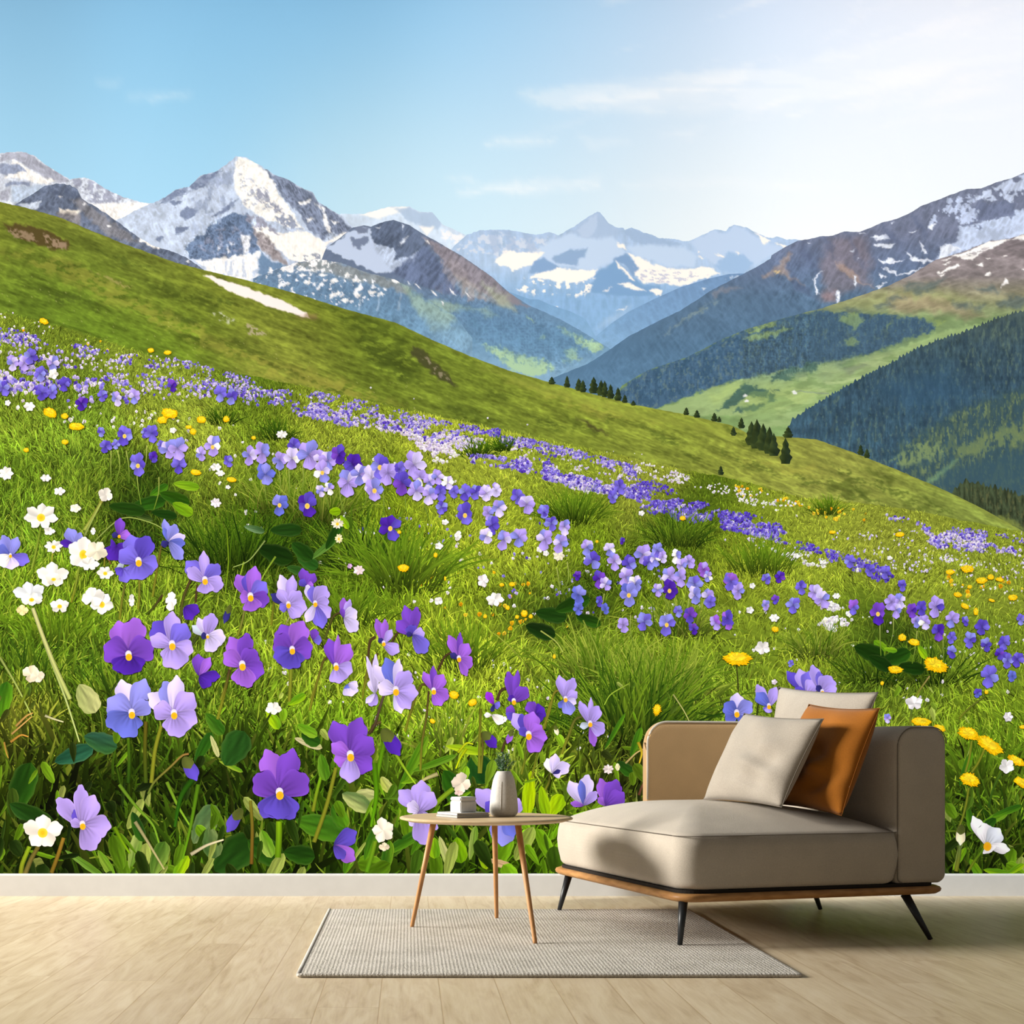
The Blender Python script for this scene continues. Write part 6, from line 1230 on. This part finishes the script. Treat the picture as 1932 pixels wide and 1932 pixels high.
_sv = SMALL.build('printed_violet_clusters'); _sv['kind'] = 'stuff'

def anemone(z, c, rx, ry, n=6, rot=0.0, yellow=True, col=(250, 246, 240), cup=0.0):
    S = Sheet(); y = front(); sc = abs(z([(1, 0)])[0][0] - z([(0, 0)])[0][0]); c = z([c])[0]
    for k in range(n):
        a = rot + 2 * math.pi * k / n + random.uniform(-.12, .12)
        tip = (c[0] + rx * sc * math.cos(a), c[1] + ry * sc * math.sin(a) - cup * sc)
        sh = random.choice([1, 1, .95, .88])
        petal(S, c, tip, (rx + ry) / 2 * sc * 5.2 / n, np.array(col) * sh, y - 2e-6 * k, False, .55, .05)
    if yellow:
        disc(S, (c[0], c[1] + ry * sc * .1), rx * sc * .24, ry * sc * .3, (244, 176, 20), y - 2.1e-5, (248, 214, 70))
    S.build('printed_anemone')
A = anemone
A(ZA, (375, 165), 160, 120, 7, .3); A(ZA, (450, 300), 56, 36, 5, 0, False); A(ZA, (490, 440), 86, 60, 8); A(ZA, (760, 500), 150, 150, 5, -.2); A(ZA, (880, 480), 110, 90, 5, .3, False, (246, 236, 210)); A(ZA, (810, 600), 100, 56, 6, 0, False); A(ZA, (480, 720), 150, 110, 5, -.3, False, (248, 246, 240), 30); A(ZA, (490, 735), 90, 50, 4, .6, True, (246, 240, 226))
A(ZA, (270, 880), 150, 90, 5, -.5, False, (226, 230, 236), 30); A(ZA, (290, 920), 100, 60, 5, .2, True, (250, 246, 240)); A(ZA, (545, 980), 92, 64, 5, -.3); A(ZA, (850, 900), 110, 90, 4, -.4, False); A(ZA, (930, 960), 110, 100, 5, .3); A(ZA, (960, 680), 80, 60, 6, 0); A(ZA, (205, 1020), 56, 50, 4, 0, False, (246, 224, 160)); A(ZA, (290, 1600), 90, 80, 4, .3, False, (250, 232, 200)); A(ZA, (340, 1620), 70, 60, 4, -.3, False, (248, 236, 210)); A(ZA, (1200, 930), 26, 56, 4, 0, False); A(ZA, (1560, 940), 50, 90, 4, .2, False); A(ZA, (690, 90), 46, 40, 5, 0, False); A(ZA, (850, 300), 24, 34, 4, 0, False)
A(ZC, (390, 1440), 190, 150, 5, -.25, True, (246, 240, 232)); A(ZI, (400, 900), 100, 120, 5, -.5, False, (246, 236, 220)); A(ZI, (410, 1050), 50, 40, 4, 0, False, (246, 230, 200)); A(ZD, (850, 320), 78, 60, 5, .2, False); A(ZI, (1110, 470), 90, 100, 4, .2, False, (242, 224, 204)); A(ZI, (1090, 560), 40, 26, 4, 0, False, (236, 200, 190)); A(ZE, (1310, 75), 52, 64, 5, 0, False, (246, 236, 240)); A(ZE, (1420, 245), 84, 64, 6, .2, False); A(ZE, (905, 260), 40, 40, 4, .6, False); A(ZE, (1470, 1340), 60, 40, 4, 0, False)
A(ZL, (190, 740), 70, 66, 4, .4, False, (250, 242, 232)); A(ZL, (1795, 195), 52, 36, 8, 0, False); A(ZL, (805, 155), 34, 28, 5, 0, False); A(ZL, (1195, 490), 52, 38, 6, 0, False); A(ZL, (1235, 545), 44, 28, 6, 0, False); A(ZL, (1195, 815), 52, 46, 7, 0, False, (240, 232, 240)); A(ZL, (1305, 672), 24, 20, 5, 0, False); A(zn, (35, 1005), 44, 40, 7, 0, False); A(zn, (262, 1032), 32, 22, 6, 0, False); A(zn, (340, 1108), 34, 24, 5, 0, False); A(zn, (430, 1205), 34, 24, 5, 0, False, (250, 246, 220)); A(zn, (168, 625), 34, 28, 6, 0, False); A(zn, (45, 605), 18, 18, 5, 0, False); A(zn, (305, 440), 30, 32, 5, 0, False)
A(ZK, (355, 75), 42, 30, 8, 0, False); A(ZK, (1638, 815), 26, 40, 4, .3, False); A(ZK, (1500, 890), 32, 26, 5, 0, False); A(ZK, (1545, 715), 28, 22, 5, 0, False); A(ZK, (760, 725), 48, 40, 11, 0, True, (240, 230, 206)); A(ZK, (770, 835), 30, 36, 9, 0, True, (246, 232, 180)); A(ZK, (915, 1065), 44, 36, 7, 0, False, (248, 222, 226)); A(ZK, (850, 1035), 20, 20, 6, 0, False, (214, 170, 220)); A(ZF, (262, 425), 56, 52, 7, 0, False, (252, 244, 214)); A(ZF, (90, 370), 34, 30, 5, 0, False); A(ZF, (145, 405), 30, 28, 5, 0, False); A(ZF, (1015, 40), 30, 26, 5, 0, False)
A(ZG, (265, 750), 52, 44, 5, .5, False, (250, 242, 238)); A(ZG, (1230, 1105), 60, 44, 5, -.4, False, (248, 240, 240), 6); A(ZG, (735, 420), 26, 20, 6, 0, False); A(ZG, (185, 510), 26, 24, 5, 0, False); A(ZG, (340, 560), 34, 26, 6, 0, False); A(ZG, (200, 355), 20, 20, 5, 0, False); A(ZG, (1830, 1190), 32, 34, 6, 0, False, (246, 236, 240)); A(ZG, (700, 470), 24, 20, 5, 0, False); A(ZG, (340, 968), 20, 18, 5, 0, False, (246, 226, 240)); A(ZG, (480, 165), 24, 18, 5, 0, False); A(ZG, (650, 205), 24, 14, 5, 0, False); A(ZG, (1075, 178), 20, 14, 5, 0, False)
A(ZJ, (1215, 840), 76, 74, 5, .4, False, (250, 244, 242)); V(ZJ, (1025, 1600), [(890, 1320, 150, 'ww'), (1000, 1385, 190, 'ww'), (1150, 1440, 220, 'gl'), (1245, 1650, 130, 'ww'), (1060, 1670, 170, 'ww')], 1.4, True, False, 'printed_anemone'); A(ZH, (1195, 1020), 50, 46, 8, 0, False, (240, 222, 220)); A(ZH, (1280, 1000), 24, 34, 4, 0, False, (240, 230, 180))

def dandelion(z, c, rx, ry, rot=0.0, n=22):
    S = Sheet(); y = front(); sc = abs(z([(1, 0)])[0][0] - z([(0, 0)])[0][0]); c = z([c])[0]
    cr, sr = math.cos(rot), math.sin(rot)
    for ring, (k, col) in enumerate([(1.0, (246, 182, 12)), (.8, (252, 198, 20)), (.55, (255, 212, 44))]):
        for i in range(n):
            a = 2 * math.pi * (i + .5 * ring) / n
            l = k * random.uniform(.82, 1.08)
            dx, dy = rx * sc * l * math.cos(a), ry * sc * l * math.sin(a)
            petal(S, (c[0], c[1] - ry * sc * .12 * ring), (c[0] + dx * cr - dy * sr, c[1] + dx * sr + dy * cr - ry * sc * .12 * ring), max(rx * sc * .3, 2), np.array(col) * random.uniform(.9, 1.06), y - 1.3e-6 * (ring * n + i), False, .5, .1)
    S.build('printed_dandelion')
Dn = dandelion
Dn(ZG, (105, 820), 92, 48); Dn(ZG, (1365, 860), 84, 50, .35); Dn(ZG, (1112, 890), 52, 26, .1); Dn(ZG, (1155, 685), 30, 26); Dn(ZG, (1230, 715), 40, 24, .2); Dn(ZG, (345, 632), 26, 20, .2); Dn(ZG, (1570, 248), 46, 26); Dn(ZG, (1460, 268), 32, 18); Dn(ZG, (1660, 322), 40, 22); Dn(ZG, (1718, 300), 24, 20); Dn(ZG, (1775, 316), 28, 14, .2); Dn(ZG, (1510, 412), 28, 18, .2); Dn(ZG, (1555, 485), 30, 18, .5); Dn(ZG, (1725, 448), 22, 10, .3); Dn(ZG, (1860, 430), 34, 20); Dn(ZG, (1625, 520), 18, 26); Dn(ZG, (1140, 28), 30, 18); Dn(ZG, (710, 14), 22, 12); Dn(ZG, (1585, 362), 16, 14)
Dn(ZJ, (395, 415), 104, 42, .1); Dn(ZJ, (570, 475), 60, 34, .3); Dn(ZJ, (850, 530), 112, 66, .25); Dn(ZJ, (1050, 640), 150, 66, .62); Dn(ZJ, (1310, 790), 96, 44, .5); Dn(ZJ, (860, 970), 112, 70, .35); Dn(ZJ, (1360, 1000), 96, 46, .5); Dn(ZJ, (1370, 465), 36, 20); Dn(ZJ, (1020, 130), 20, 22); Dn(ZJ, (20, 45), 18, 20); Dn(ZE, (1045, 1115), 50, 40, .2); Dn(ZE, (1215, 1185), 46, 34, -.5); Dn(ZE, (850, 1355), 28, 22, .6); Dn(ZE, (1685, 375), 36, 36); Dn(ZE, (1620, 405), 20, 20); Dn(ZE, (1745, 400), 20, 22); Dn(ZE, (1535, 322), 22, 22); Dn(ZE, (1575, 108), 30, 22); Dn(ZE, (1480, 112), 24, 18); Dn(ZE, (965, 55), 10, 22); Dn(ZE, (1330, 400), 18, 20)
Dn(zn, (968, 665), 52, 30, .2); Dn(zn, (925, 702), 32, 22); Dn(zn, (285, 660), 44, 30, .4); Dn(zn, (370, 680), 22, 18); Dn(zn, (435, 738), 46, 22); Dn(zn, (370, 827), 22, 16); Dn(zn, (150, 873), 18, 14); Dn(zn, (1148, 700), 30, 22); Dn(zn, (1075, 742), 20, 12); Dn(zn, (1100, 768), 20, 20); Dn(zn, (1288, 697), 20, 20); Dn(zn, (1445, 803), 14, 12); Dn(zn, (1115, 1000), 32, 18, .2); Dn(zn, (1318, 1042), 30, 16, .1); Dn(zn, (250, 140), 30, 18, .4); Dn(zn, (860, 305), 20, 14); Dn(zn, (955, 318), 24, 14); Dn(ZK, (1240, 1050), 44, 30); Dn(ZK, (1210, 788), 16, 14); Dn(ZK, (1475, 955), 16, 20); Dn(ZF, (220, 1345), 14, 22); Dn(ZF, (1390, 85), 32, 24); Dn(ZF, (610, 297), 14, 14); Dn(ZH, (1640, 480), 44, 60, .3, 16)
# ---------------------------------------------------------------- furniture
def corner_arc(x0, x1, y0, y1, r, n=8):
    """plan outline of a rounded rectangle; r = radii at (x0,y0), (x1,y0), (x1,y1), (x0,y1)"""
    out = []
    for (cx, cy, sx, sy, a0), rr in zip([(x0, y0, 1, 1, 180), (x1, y0, -1, 1, 270), (x1, y1, -1, -1, 0), (x0, y1, 1, -1, 90)], r):
        for k in range(n + 1):
            a = math.radians(a0 + 90 * k / n)
            out.append((cx + sx * rr + rr * math.cos(a), cy + sy * rr + rr * math.sin(a)))
    return out

def loft(rings):
    n = len(rings[0]); vs = [p for r in rings for p in r]; fs = []
    for i in range(len(rings) - 1):
        for k in range(n):
            fs.append((i * n + k, i * n + (k + 1) % n, (i + 1) * n + (k + 1) % n, (i + 1) * n + k))
    fs.append(tuple(range(n))[::-1]); fs.append(tuple(range((len(rings) - 1) * n, len(rings) * n)))
    return vs, fs

# rug
def rug():
    x0, x1, y0, y1, h = -0.335, 1.182, -2.195, -0.598, 0.012
    root = empty('area_rug', (0.42, -1.4, 0), 'pale grey ribbed area rug under the round table', 'rug')
    rings = []
    for ins, z in ((.004, 0.0005), (0, .004), (.001, .009), (.005, h), (.012, h + .0008)):
        rings.append([(x, y, z) for x, y in corner_arc(x0 + ins, x1 - ins, y0 + ins, y1 - ins, [.012] * 4, 4)])
    vs, fs = loft(rings)
    from_py('rug_field', vs, fs, M_RUG, root)
    tube('rug_binding', [(x0 + .006, y0 + .012 + (y1 - y0 - .024) * k / 12, h * .75) for k in range(13)], .0075, M_RUGEDGE, root, 8)
rug()

# chaise: local axes a (along the front), b (depth); placed by an Empty at its front corner
TH = math.radians(16.3)
def chaise():
    root = empty('chaise_lounge', (0.929, -1.635, 0), 'taupe upholstered corner chaise on a wooden base with thin black legs', 'sofa')
    root.rotation_euler = (0, 0, TH)
    def add(name, vs, fs, mat, smooth=True, label=None, parent=None):
        o = from_py(name, vs, fs, mat, None, smooth); o.parent = parent or root
        if label: o['label'] = label
        return o
    W, D = 1.075, 1.195
    # wooden base
    rad = [.07, .07, .1, .13]
    rings = []
    for ins, z in ((.03, .156), (.012, .158), (.002, .166), (0, .174), (.003, .181), (.012, .1855)):
        rings.append([(x, y, z) for x, y in corner_arc(-.005 + ins, W + .006 - ins, -.012 + ins, D - ins, rad, 10)])
    add('base', *loft(rings), M_WOOD, label='warm oak base rail')
    rings = [[(x, y, z) for x, y in corner_arc(.018, W - .018, .012, D - .02, rad, 8)] for z in (.180, .197)]
    add('gap_shade', *loft(rings), M_DARK, False)  # dark strip standing in for the shaded gap under the seat
    # seat cushion: filled plan with a domed crown
    def cushion(x0, x1, y0, y1, z0, z1, crown, rad, rb, name, xr=1.6):
        rings = []
        for k in range(7):
            a = math.pi / 2 * k / 6
            rings.append([(x, y, z0 + rb * (1 - math.cos(a))) for x, y in corner_arc(x0 + rb * (1 - math.sin(a)), x1 - rb * (1 - math.sin(a)), y0 + rb * (1 - math.sin(a)), y1 - rb * (1 - math.sin(a)), rad, 10)])
        zt = z1
        for k in range(1, 5):
            f = k / 4
            bul = .010 * math.sin(math.pi * f)
            rings.append([(x, y, z0 + rb + (zt - z0 - rb) * f) for x, y in corner_arc(x0 - bul, x1 + bul, y0 - bul, y1 + bul, rad, 10)])
        cx, cy = (x0 + x1) / 2, y0 + (y1 - y0) * .56
        for k in range(1, 19):
            f = k / 18.5
            prof = 1 - (1 - min(f * 1.05, 1)) ** 2.5
            rings.append([(cx + (x - cx) * (1 - f), cy + (y - cy) * (1 - f), zt + crown * prof) for x, y in corner_arc(x0, x1, y0, y1, rad, 10)])
        return loft(rings)
    o = add('seat_cushion', *cushion(.012, .872, .0, D - .015, .196, .382, .096, [.075, .04, .09, .13], .03, 'seat'), M_FAB)
    seam = [(x, y, .384) for x, y in corner_arc(.008, .878, -.004, D - .011, [.075, .04, .09, .13], 10)]
    add('seam_piping', *tube_data(seam + [seam[0]], .0015, 6), M_SEAM, parent=o)
    # right-hand back: rounded in section (a-z), extruded along b
    def panel(a0, a1, b0, b1, z0, z1, r, axis, n=9, soft=.02):
        sec = []
        for (cx, cz, a_0, rr) in ((a1 - r * .8, z1 - r * .8, 0, r * .8), (a0 + r, z1 - r, 90, r), (a0 + .02, z0 + .02, 180, .02), (a1 - .03, z0 + .03, 270, .03)):
            for k in range(n + 1):
                t = math.radians(a_0 + 90 * k / n); sec.append((cx + rr * math.cos(t), cz + rr * math.sin(t)))
        mx, mz = (a0 + a1) / 2, (z0 + z1) / 2
        rings = []
        L = b1 - b0
        for d, s in ((0, soft), (soft * .3, soft * .3), (soft, 0), (L - soft, 0), (L - soft * .3, soft * .3), (L, soft)):
            rings.append([(mx + (x - mx) * (1 - s / (a1 - a0) * 2), b0 + d, mz + (z - mz) * (1 - s / (z1 - z0) * 2)) if axis == 'b' else
                          (b0 + d, mx + (x - mx) * (1 - s / (a1 - a0) * 2), mz + (z - mz) * (1 - s / (z1 - z0) * 2)) for x, z in sec])
        return loft(rings), sec
    (vs, fs), sec = panel(.868, 1.083, .004, D - .01, .196, .768, .075, 'b')
    ar = add('side_back', vs, fs, M_FAB)
    # seam round the front end of the side back
    mx, mz = (.868 + 1.083) / 2, (.196 + .768) / 2
    seam = [(mx + (x - mx) * .965, .006, mz + (z - mz) * .982) for x, z in sec[:-10]]
    add('seam_piping', *tube_data(seam, .0018, 6), M_SEAM, parent=ar)
    # rear panel, front face tan, its free upper corner rounded
    xs = [.38 + .09 * (1 - math.cos(math.pi / 2 * k / 10)) for k in range(11)] + [.47 + .60 * k / 10 for k in range(1, 11)]
    rings = []
    for x in xs:
        d = max(0.0, .47 - x) / .09
        top = .71 + .09 * math.sqrt(max(0, 1 - d * d))
        edge = min(1.0, (x - .38) / .02 + .25)
        y0, y1 = 1.0, 1.06
        th = (y1 - y0) / 2; ym = (y0 + y1) / 2; t2 = th * (.55 + .45 * min(1, edge))
        r = .03
        ring = [(x, ym - t2, .30), (x, ym - t2, .42), (x, ym - t2, .58), (x, ym - t2, top - r - .012), (x, ym - t2, top - r)]
        for k in range(1, 6):
            a = math.pi / 2 * k / 6; ring.append((x, ym - t2 + r * (1 - math.cos(a)), top - r + r * math.sin(a)))
        ring += [(x, ym - t2 + r, top), (x, ym + t2 - r, top)]
        for k in range(1, 6):
            a = math.pi / 2 * k / 6; ring.append((x, ym + t2 - r * (1 - math.sin(a)), top - r + r * math.cos(a)))
        ring += [(x, ym + t2, top - r), (x, ym + t2, .30)]
        rings.append(ring)
    rp = add('rear_panel', *loft(rings), M_TAN, label='tan inner rear panel')
    md = rp.modifiers.new('edge', 'EDGE_SPLIT'); md.split_angle = math.radians(38)
    pr = []
    for x in xs:
        d = max(0.0, .47 - x) / .09; pr.append((x - .001, 1.004, .708 + .09 * math.sqrt(max(0, 1 - d * d))))
    pr = [(.379, 1.004, .47), (.379, 1.004, .6)] + pr
    add('seam_piping', *tube_data(pr, .0045, 8), M_FAB, parent=rp)
    for top, foot in (((.03, .035, .158), (.006, .013, .0125)), ((.045, 1.06, .158), (-.012, 1.03, .0125)), ((.92, .03, .158), (.971, -.048, 0.0)), ((1.07, .88, .158), (1.104, .835, 0.0))):
        add('leg', *tube_data([foot, tuple(f + (t - f) * .5 for t, f in zip(top, foot)), top], [.0085, .0125, .0165], 14), M_BLACK)
chaise()

# cushions: four corners, pillowed between them
def pillow(name, label, c, thick, mat, seam_mat, wr, seed, group=None):
    BL, BR, TL, TR = [Vector(p) for p in c]
    mid = (BL + BR + TL + TR) / 4
    nrm = (BR - BL).cross(TL - BL).normalized()
    root = empty(name, (mid.x, mid.y, min(BL.z, BR.z)), label, 'cushion', group)
    n = 30
    vs, fs = [], []
    rs = np.random.default_rng(seed); ph = rs.uniform(0, 6, 6)
    for side in (1, -1):
        for j in range(n + 1):
            for i in range(n + 1):
                u, v = i / n, j / n
                U, V_ = 2 * u - 1, 2 * v - 1
                pin = .055 * (1 - V_ * V_); piv = .055 * (1 - U * U)
                uu = .5 + (U * (1 - pin * abs(U))) / 2; vv = .5 + (V_ * (1 - piv * abs(V_))) / 2
                p = BL * (1 - uu) * (1 - vv) + BR * uu * (1 - vv) + TL * (1 - uu) * vv + TR * uu * vv
                e = max(0, 1 - abs(U) ** 2.6) * max(0, 1 - abs(V_) ** 2.6)
                h = thick * .5 * e ** .55
                if side == 1:
                    w = math.sin(7 * U - 5 * V_ + ph[0] + 1.5 * math.sin(3 * V_ + ph[1])) * math.exp(-((U - .55) ** 2 + (V_ + .45) ** 2) * 3)
                    w += .8 * math.sin(11 * (V_ + .35 * U) + ph[2]) * math.exp(-((U - .35) ** 2 + (V_ + .3) ** 2) * 4)
                    w += .6 * math.sin(6 * (U + .8 * V_) + ph[3]) * math.exp(-((V_ - .75) ** 2) * 5)
                    h += wr * w * e ** .7
                vs.append(p + nrm * h * side)
    m = (n + 1) ** 2
    for j in range(n):
        for i in range(n):
            a = j * (n + 1) + i
            fs.append((a, a + 1, a + n + 2, a + n + 1)); fs.append((m + a, m + a + n + 1, m + a + n + 2, m + a + 1))
    bm = bmesh.new()
    bv = [bm.verts.new(p) for p in vs]
    for f in fs: bm.faces.new([bv[k] for k in f])
    bmesh.ops.remove_doubles(bm, verts=bm.verts, dist=.0004)
    o = from_bm('cover', bm, mat, root)
    ring = [vs[i] for i in range(n + 1)] + [vs[j * (n + 1) + n] for j in range(1, n + 1)] + [vs[n * (n + 1) + i] for i in range(n - 1, -1, -1)] + [vs[j * (n + 1)] for j in range(n - 1, 0, -1)]
    tube('seam_piping', ring, .0016, seam_mat, root, 6, True)
pillow('back_cushion', 'large grey back cushion standing behind the rust cushion', [(1.49, -.62, .50), (1.655, -1.13, .49), (1.554, -.602, .943), (1.743, -1.248, .894)], .13, M_PIL, M_SEAM, .002, 3)
pillow('scatter_cushion', 'rust brown square scatter cushion between two grey cushions', [(1.405, -.93, .468), (1.553, -1.416, .445), (1.564, -.99, .858), (1.689, -1.418, .83)], .15, M_RUST, M_RUSTSEAM, .02, 5)
pillow('scatter_cushion', 'light grey linen scatter cushion leaning in front of the rust cushion', [(1.186, -.839, .481), (1.346, -1.387, .474), (1.346, -.853, .826), (1.50, -1.378, .793)], .14, M_PIL, M_SEAM, .02, 9)

# round side table
def side_table():
    cx, cy, zt, R = .29, -1.225, .433, .322
    root = empty('side_table', (cx, cy, .0125), 'round pale oak side table with three slender splayed legs', 'table')
    prof = [(0, zt), (R - .012, zt), (R - .004, zt - .0015), (R, zt - .005), (R - .002, zt - .009), (R - .03, zt - .017), (R - .07, zt - .020), (0, zt - .020)]
    n = 72; vs, fs = [], []
    for r, z in prof[1:-1]:
        for k in range(n):
            a = 2 * math.pi * k / n; vs.append((cx + r * math.cos(a), cy + r * math.sin(a), z))
    m = len(prof) - 2
    for i in range(m - 1):
        for k in range(n): fs.append((i * n + k, i * n + (k + 1) % n, (i + 1) * n + (k + 1) % n, (i + 1) * n + k))
    fs.append(tuple(range(n))); fs.append(tuple(range((m - 1) * n, m * n))[::-1])
    o = from_py('tabletop', vs, fs, M_TABLE, root)
    o.data.shade_smooth()
    md = o.modifiers.new('edge', 'EDGE_SPLIT'); md.split_angle = math.radians(40)
    for foot, top in (((.014, -1.161, .0125), (.097, -1.19, .416)), ((.3513, -.9016, .0125), (.335, -1.02, .416)), ((.4393, -1.585, .0125), (.394, -1.40, .416))):
        pts = [Vector(foot).lerp(Vector(top), f) for f in (0, .02, .5, 1)]
        tube('leg', pts, [.0065, .0078, .0095, .0118], M_LEGW, root, 16)
side_table()

def rot_slab(name, fx, fy, deg, w, d, z0, z1, mat, parent=None, bev=.001, inset=0.0, seg=2):
    a = math.radians(deg); ex = Vector((math.cos(a), math.sin(a), 0)); ey = Vector((-math.sin(a), math.cos(a), 0))
    bm = bmesh.new(); bmesh.ops.create_cube(bm, size=1)
    for v in bm.verts:
        p = Vector((fx, fy, 0)) + ex * (inset + (v.co.x + .5) * (w - 2 * inset)) + ey * (inset + (v.co.y + .5) * (d - 2 * inset))
        v.co = Vector((p.x, p.y, z0 + (v.co.z + .5) * (z1 - z0)))
    if bev: bmesh.ops.bevel(bm, geom=list(bm.edges), offset=bev, segments=seg, affect='EDGES')
    return from_bm(name, bm, mat, parent, False)

def book(label, fx, fy, deg, w, d, z0, z1, cov):
    a = math.radians(deg)
    root = empty('book', (fx, fy, z0), label, 'book', 'thin books under the white box')
    rot_slab('page_block', fx, fy, deg, w, d, z0 + .0016, z1 - .0016, M_PAPER, root, 0, .0025)
    rot_slab('cover', fx, fy, deg, w, d, z0, z0 + .0018, cov, root, .0005)
    rot_slab('cover', fx, fy, deg, w, d, z1 - .0018, z1, cov, root, .0005)
    rot_slab('spine', fx, fy, deg, .002, d, z0, z1, cov, root, .0005)
book('lower thin grey-white book lying directly on the wooden table', .1771, -1.37, 29.7, .142, .146, .4335, .4425, M_GREY)
book('upper thin white book lying under the small white box', .1775, -1.364, 29.2, .139, .142, .4427, .4510, M_WHITE)

def trinket_box():
    root = empty('trinket_box', (.20, -1.29, .4513), 'small plain white box standing on the two thin books', 'box')
    rot_slab('box_body', .1925, -1.325, 37, .076, .064, .4513, .492, M_WHITE, root, .003, 0, 3)
    rot_slab('lid', .1925, -1.325, 37, .076, .064, .4926, .508, M_WHITE, root, .004, 0, 3)
trinket_box()

def vase():
    cx, cy, z0 = .3566, -1.222, .4335
    root = empty('vase', (cx, cy, z0), 'matt white tapering ceramic vase standing on the round table', 'vase')
    prof = [(.0, 0), (.040, 0), (.0445, .003), (.050, .009), (.0533, .019), (.0528, .035), (.0505, .068), (.0478, .092), (.0445, .112), (.0400, .134), (.0345, .150), (.0295, .160), (.0255, .1665), (.0240, .1680), (.0222, .1665), (.0215, .156), (.026, .14), (.026, .135), (0, .132)]
    n = 64; vs, fs = [], []
    for r, z in prof[1:-1]:
        for k in range(n):
            a = 2 * math.pi * k / n
            w = 1 + (.010 * math.sin(a * 8) * min(1, max(0, (.16 - z) / .05)) if z > .012 else 0)
            vs.append((cx + r * w * math.cos(a), cy + r * w * math.sin(a), z0 + z))
    m = len(prof) - 2
    for i in range(m - 1):
        for k in range(n): fs.append((i * n + k, i * n + (k + 1) % n, (i + 1) * n + (k + 1) % n, (i + 1) * n + k))
    fs.append(tuple(range(n))[::-1]); fs.append(tuple(range((m - 1) * n, m * n)))
    from_py('vase_body', vs, fs, M_VASE, root)
    a = -1.85   # embossed line down the front
    zs = [p[1] for p in prof[1:13]]; rs_ = [p[0] for p in prof[1:13]]
    line = []
    for k in range(13):
        z = .130 - .106 * k / 12
        r = float(np.interp(z, zs, rs_)) * (1 + .010 * math.sin(a * 8)) + .0006
        line.append((cx + r * math.cos(a), cy + r * math.sin(a), z0 + z))
    tube('embossed_line', line, .0009, M_VASE, root, 6)
vase()

def sprig():
    cx, cy, z0 = .3566, -1.222, .570
    root = empty('evergreen_sprig', (cx, cy, z0), 'tuft of short dark green needle sprigs growing from the white vase', 'plant')
    rs = random.Random(4)
    st_v, st_f, g_v, g_f, w_v, w_f = [], [], [], [], [], []
    for s in range(26):
        a = rs.uniform(0, 6.28); lean = rs.uniform(.05, .75)
        L = rs.uniform(.05, .082)
        d = Vector((math.cos(a) * math.sin(lean), math.sin(a) * math.sin(lean), math.cos(lean)))
        b0 = Vector((cx + .012 * math.cos(a), cy + .012 * math.sin(a), z0))
        vv, ff = tube_data([b0, b0 + Vector((0, 0, .03)), b0 + Vector((0, 0, .022)) + d * L], [.0012, .001, .0006], 5)
        o = len(st_v); st_v += vv; st_f += [tuple(k + o for k in f) for f in ff]
        for k in range(26):
            t = rs.uniform(.25, 1)
            p = b0 + Vector((0, 0, .024)) + d * L * t
            q = (d * .5 + Vector((rs.uniform(-1, 1), rs.uniform(-1, 1), rs.uniform(-.5, 1)))).normalized()
            l = rs.uniform(.008, .015); side = q.cross(Vector((rs.uniform(-1, 1), rs.uniform(-1, 1), rs.uniform(-1, 1)))).normalized() * .0011
            up = q.cross(side).normalized() * .0006
            V0, F0 = (w_v, w_f) if rs.random() < .3 else (g_v, g_f)
            o = len(V0)
            V0 += [p, p + q * l * .5 + side, p + q * l, p + q * l * .5 - side, p + q * l * .5 + up]
            F0 += [(o, o + 1, o + 4), (o + 1, o + 2, o + 4), (o + 2, o + 3, o + 4), (o + 3, o, o + 4)]
    from_py('stems', st_v, st_f, M_SPRIG, root, False)
    from_py('needles', g_v, g_f, M_SPRIG, root, False)
    o = from_py('frosted_needles', w_v, w_f, M_SPRIGW, root, False); o['label'] = 'frosted pale needles'
sprig()

# labels for the mural's larger printed areas, which differ in look
for stem_name, texts in (('printed_mountain', ['far snowy ridge at the left edge', 'hazy snow range behind the middle mountain', 'pale hazy range with a sharp pyramid peak', 'tall snow-covered peak with dark crags', 'dark rocky foothill below the left ridge', 'dark middle mountain with a brown right flank', 'blue slope dotted with snow spots', 'large blue-brown mountain rising to the right']),
                         ('printed_hillside', ['forested slope with a pale green valley meadow', 'long green hillside behind the flower meadow']), ('printed_forest', ['dark blue-green conifer forest', 'near dark spruce belt'])):
    for o, t in zip([o for o in COL.objects if o.name.split('.')[0] == stem_name], texts):
        o['label'] = t
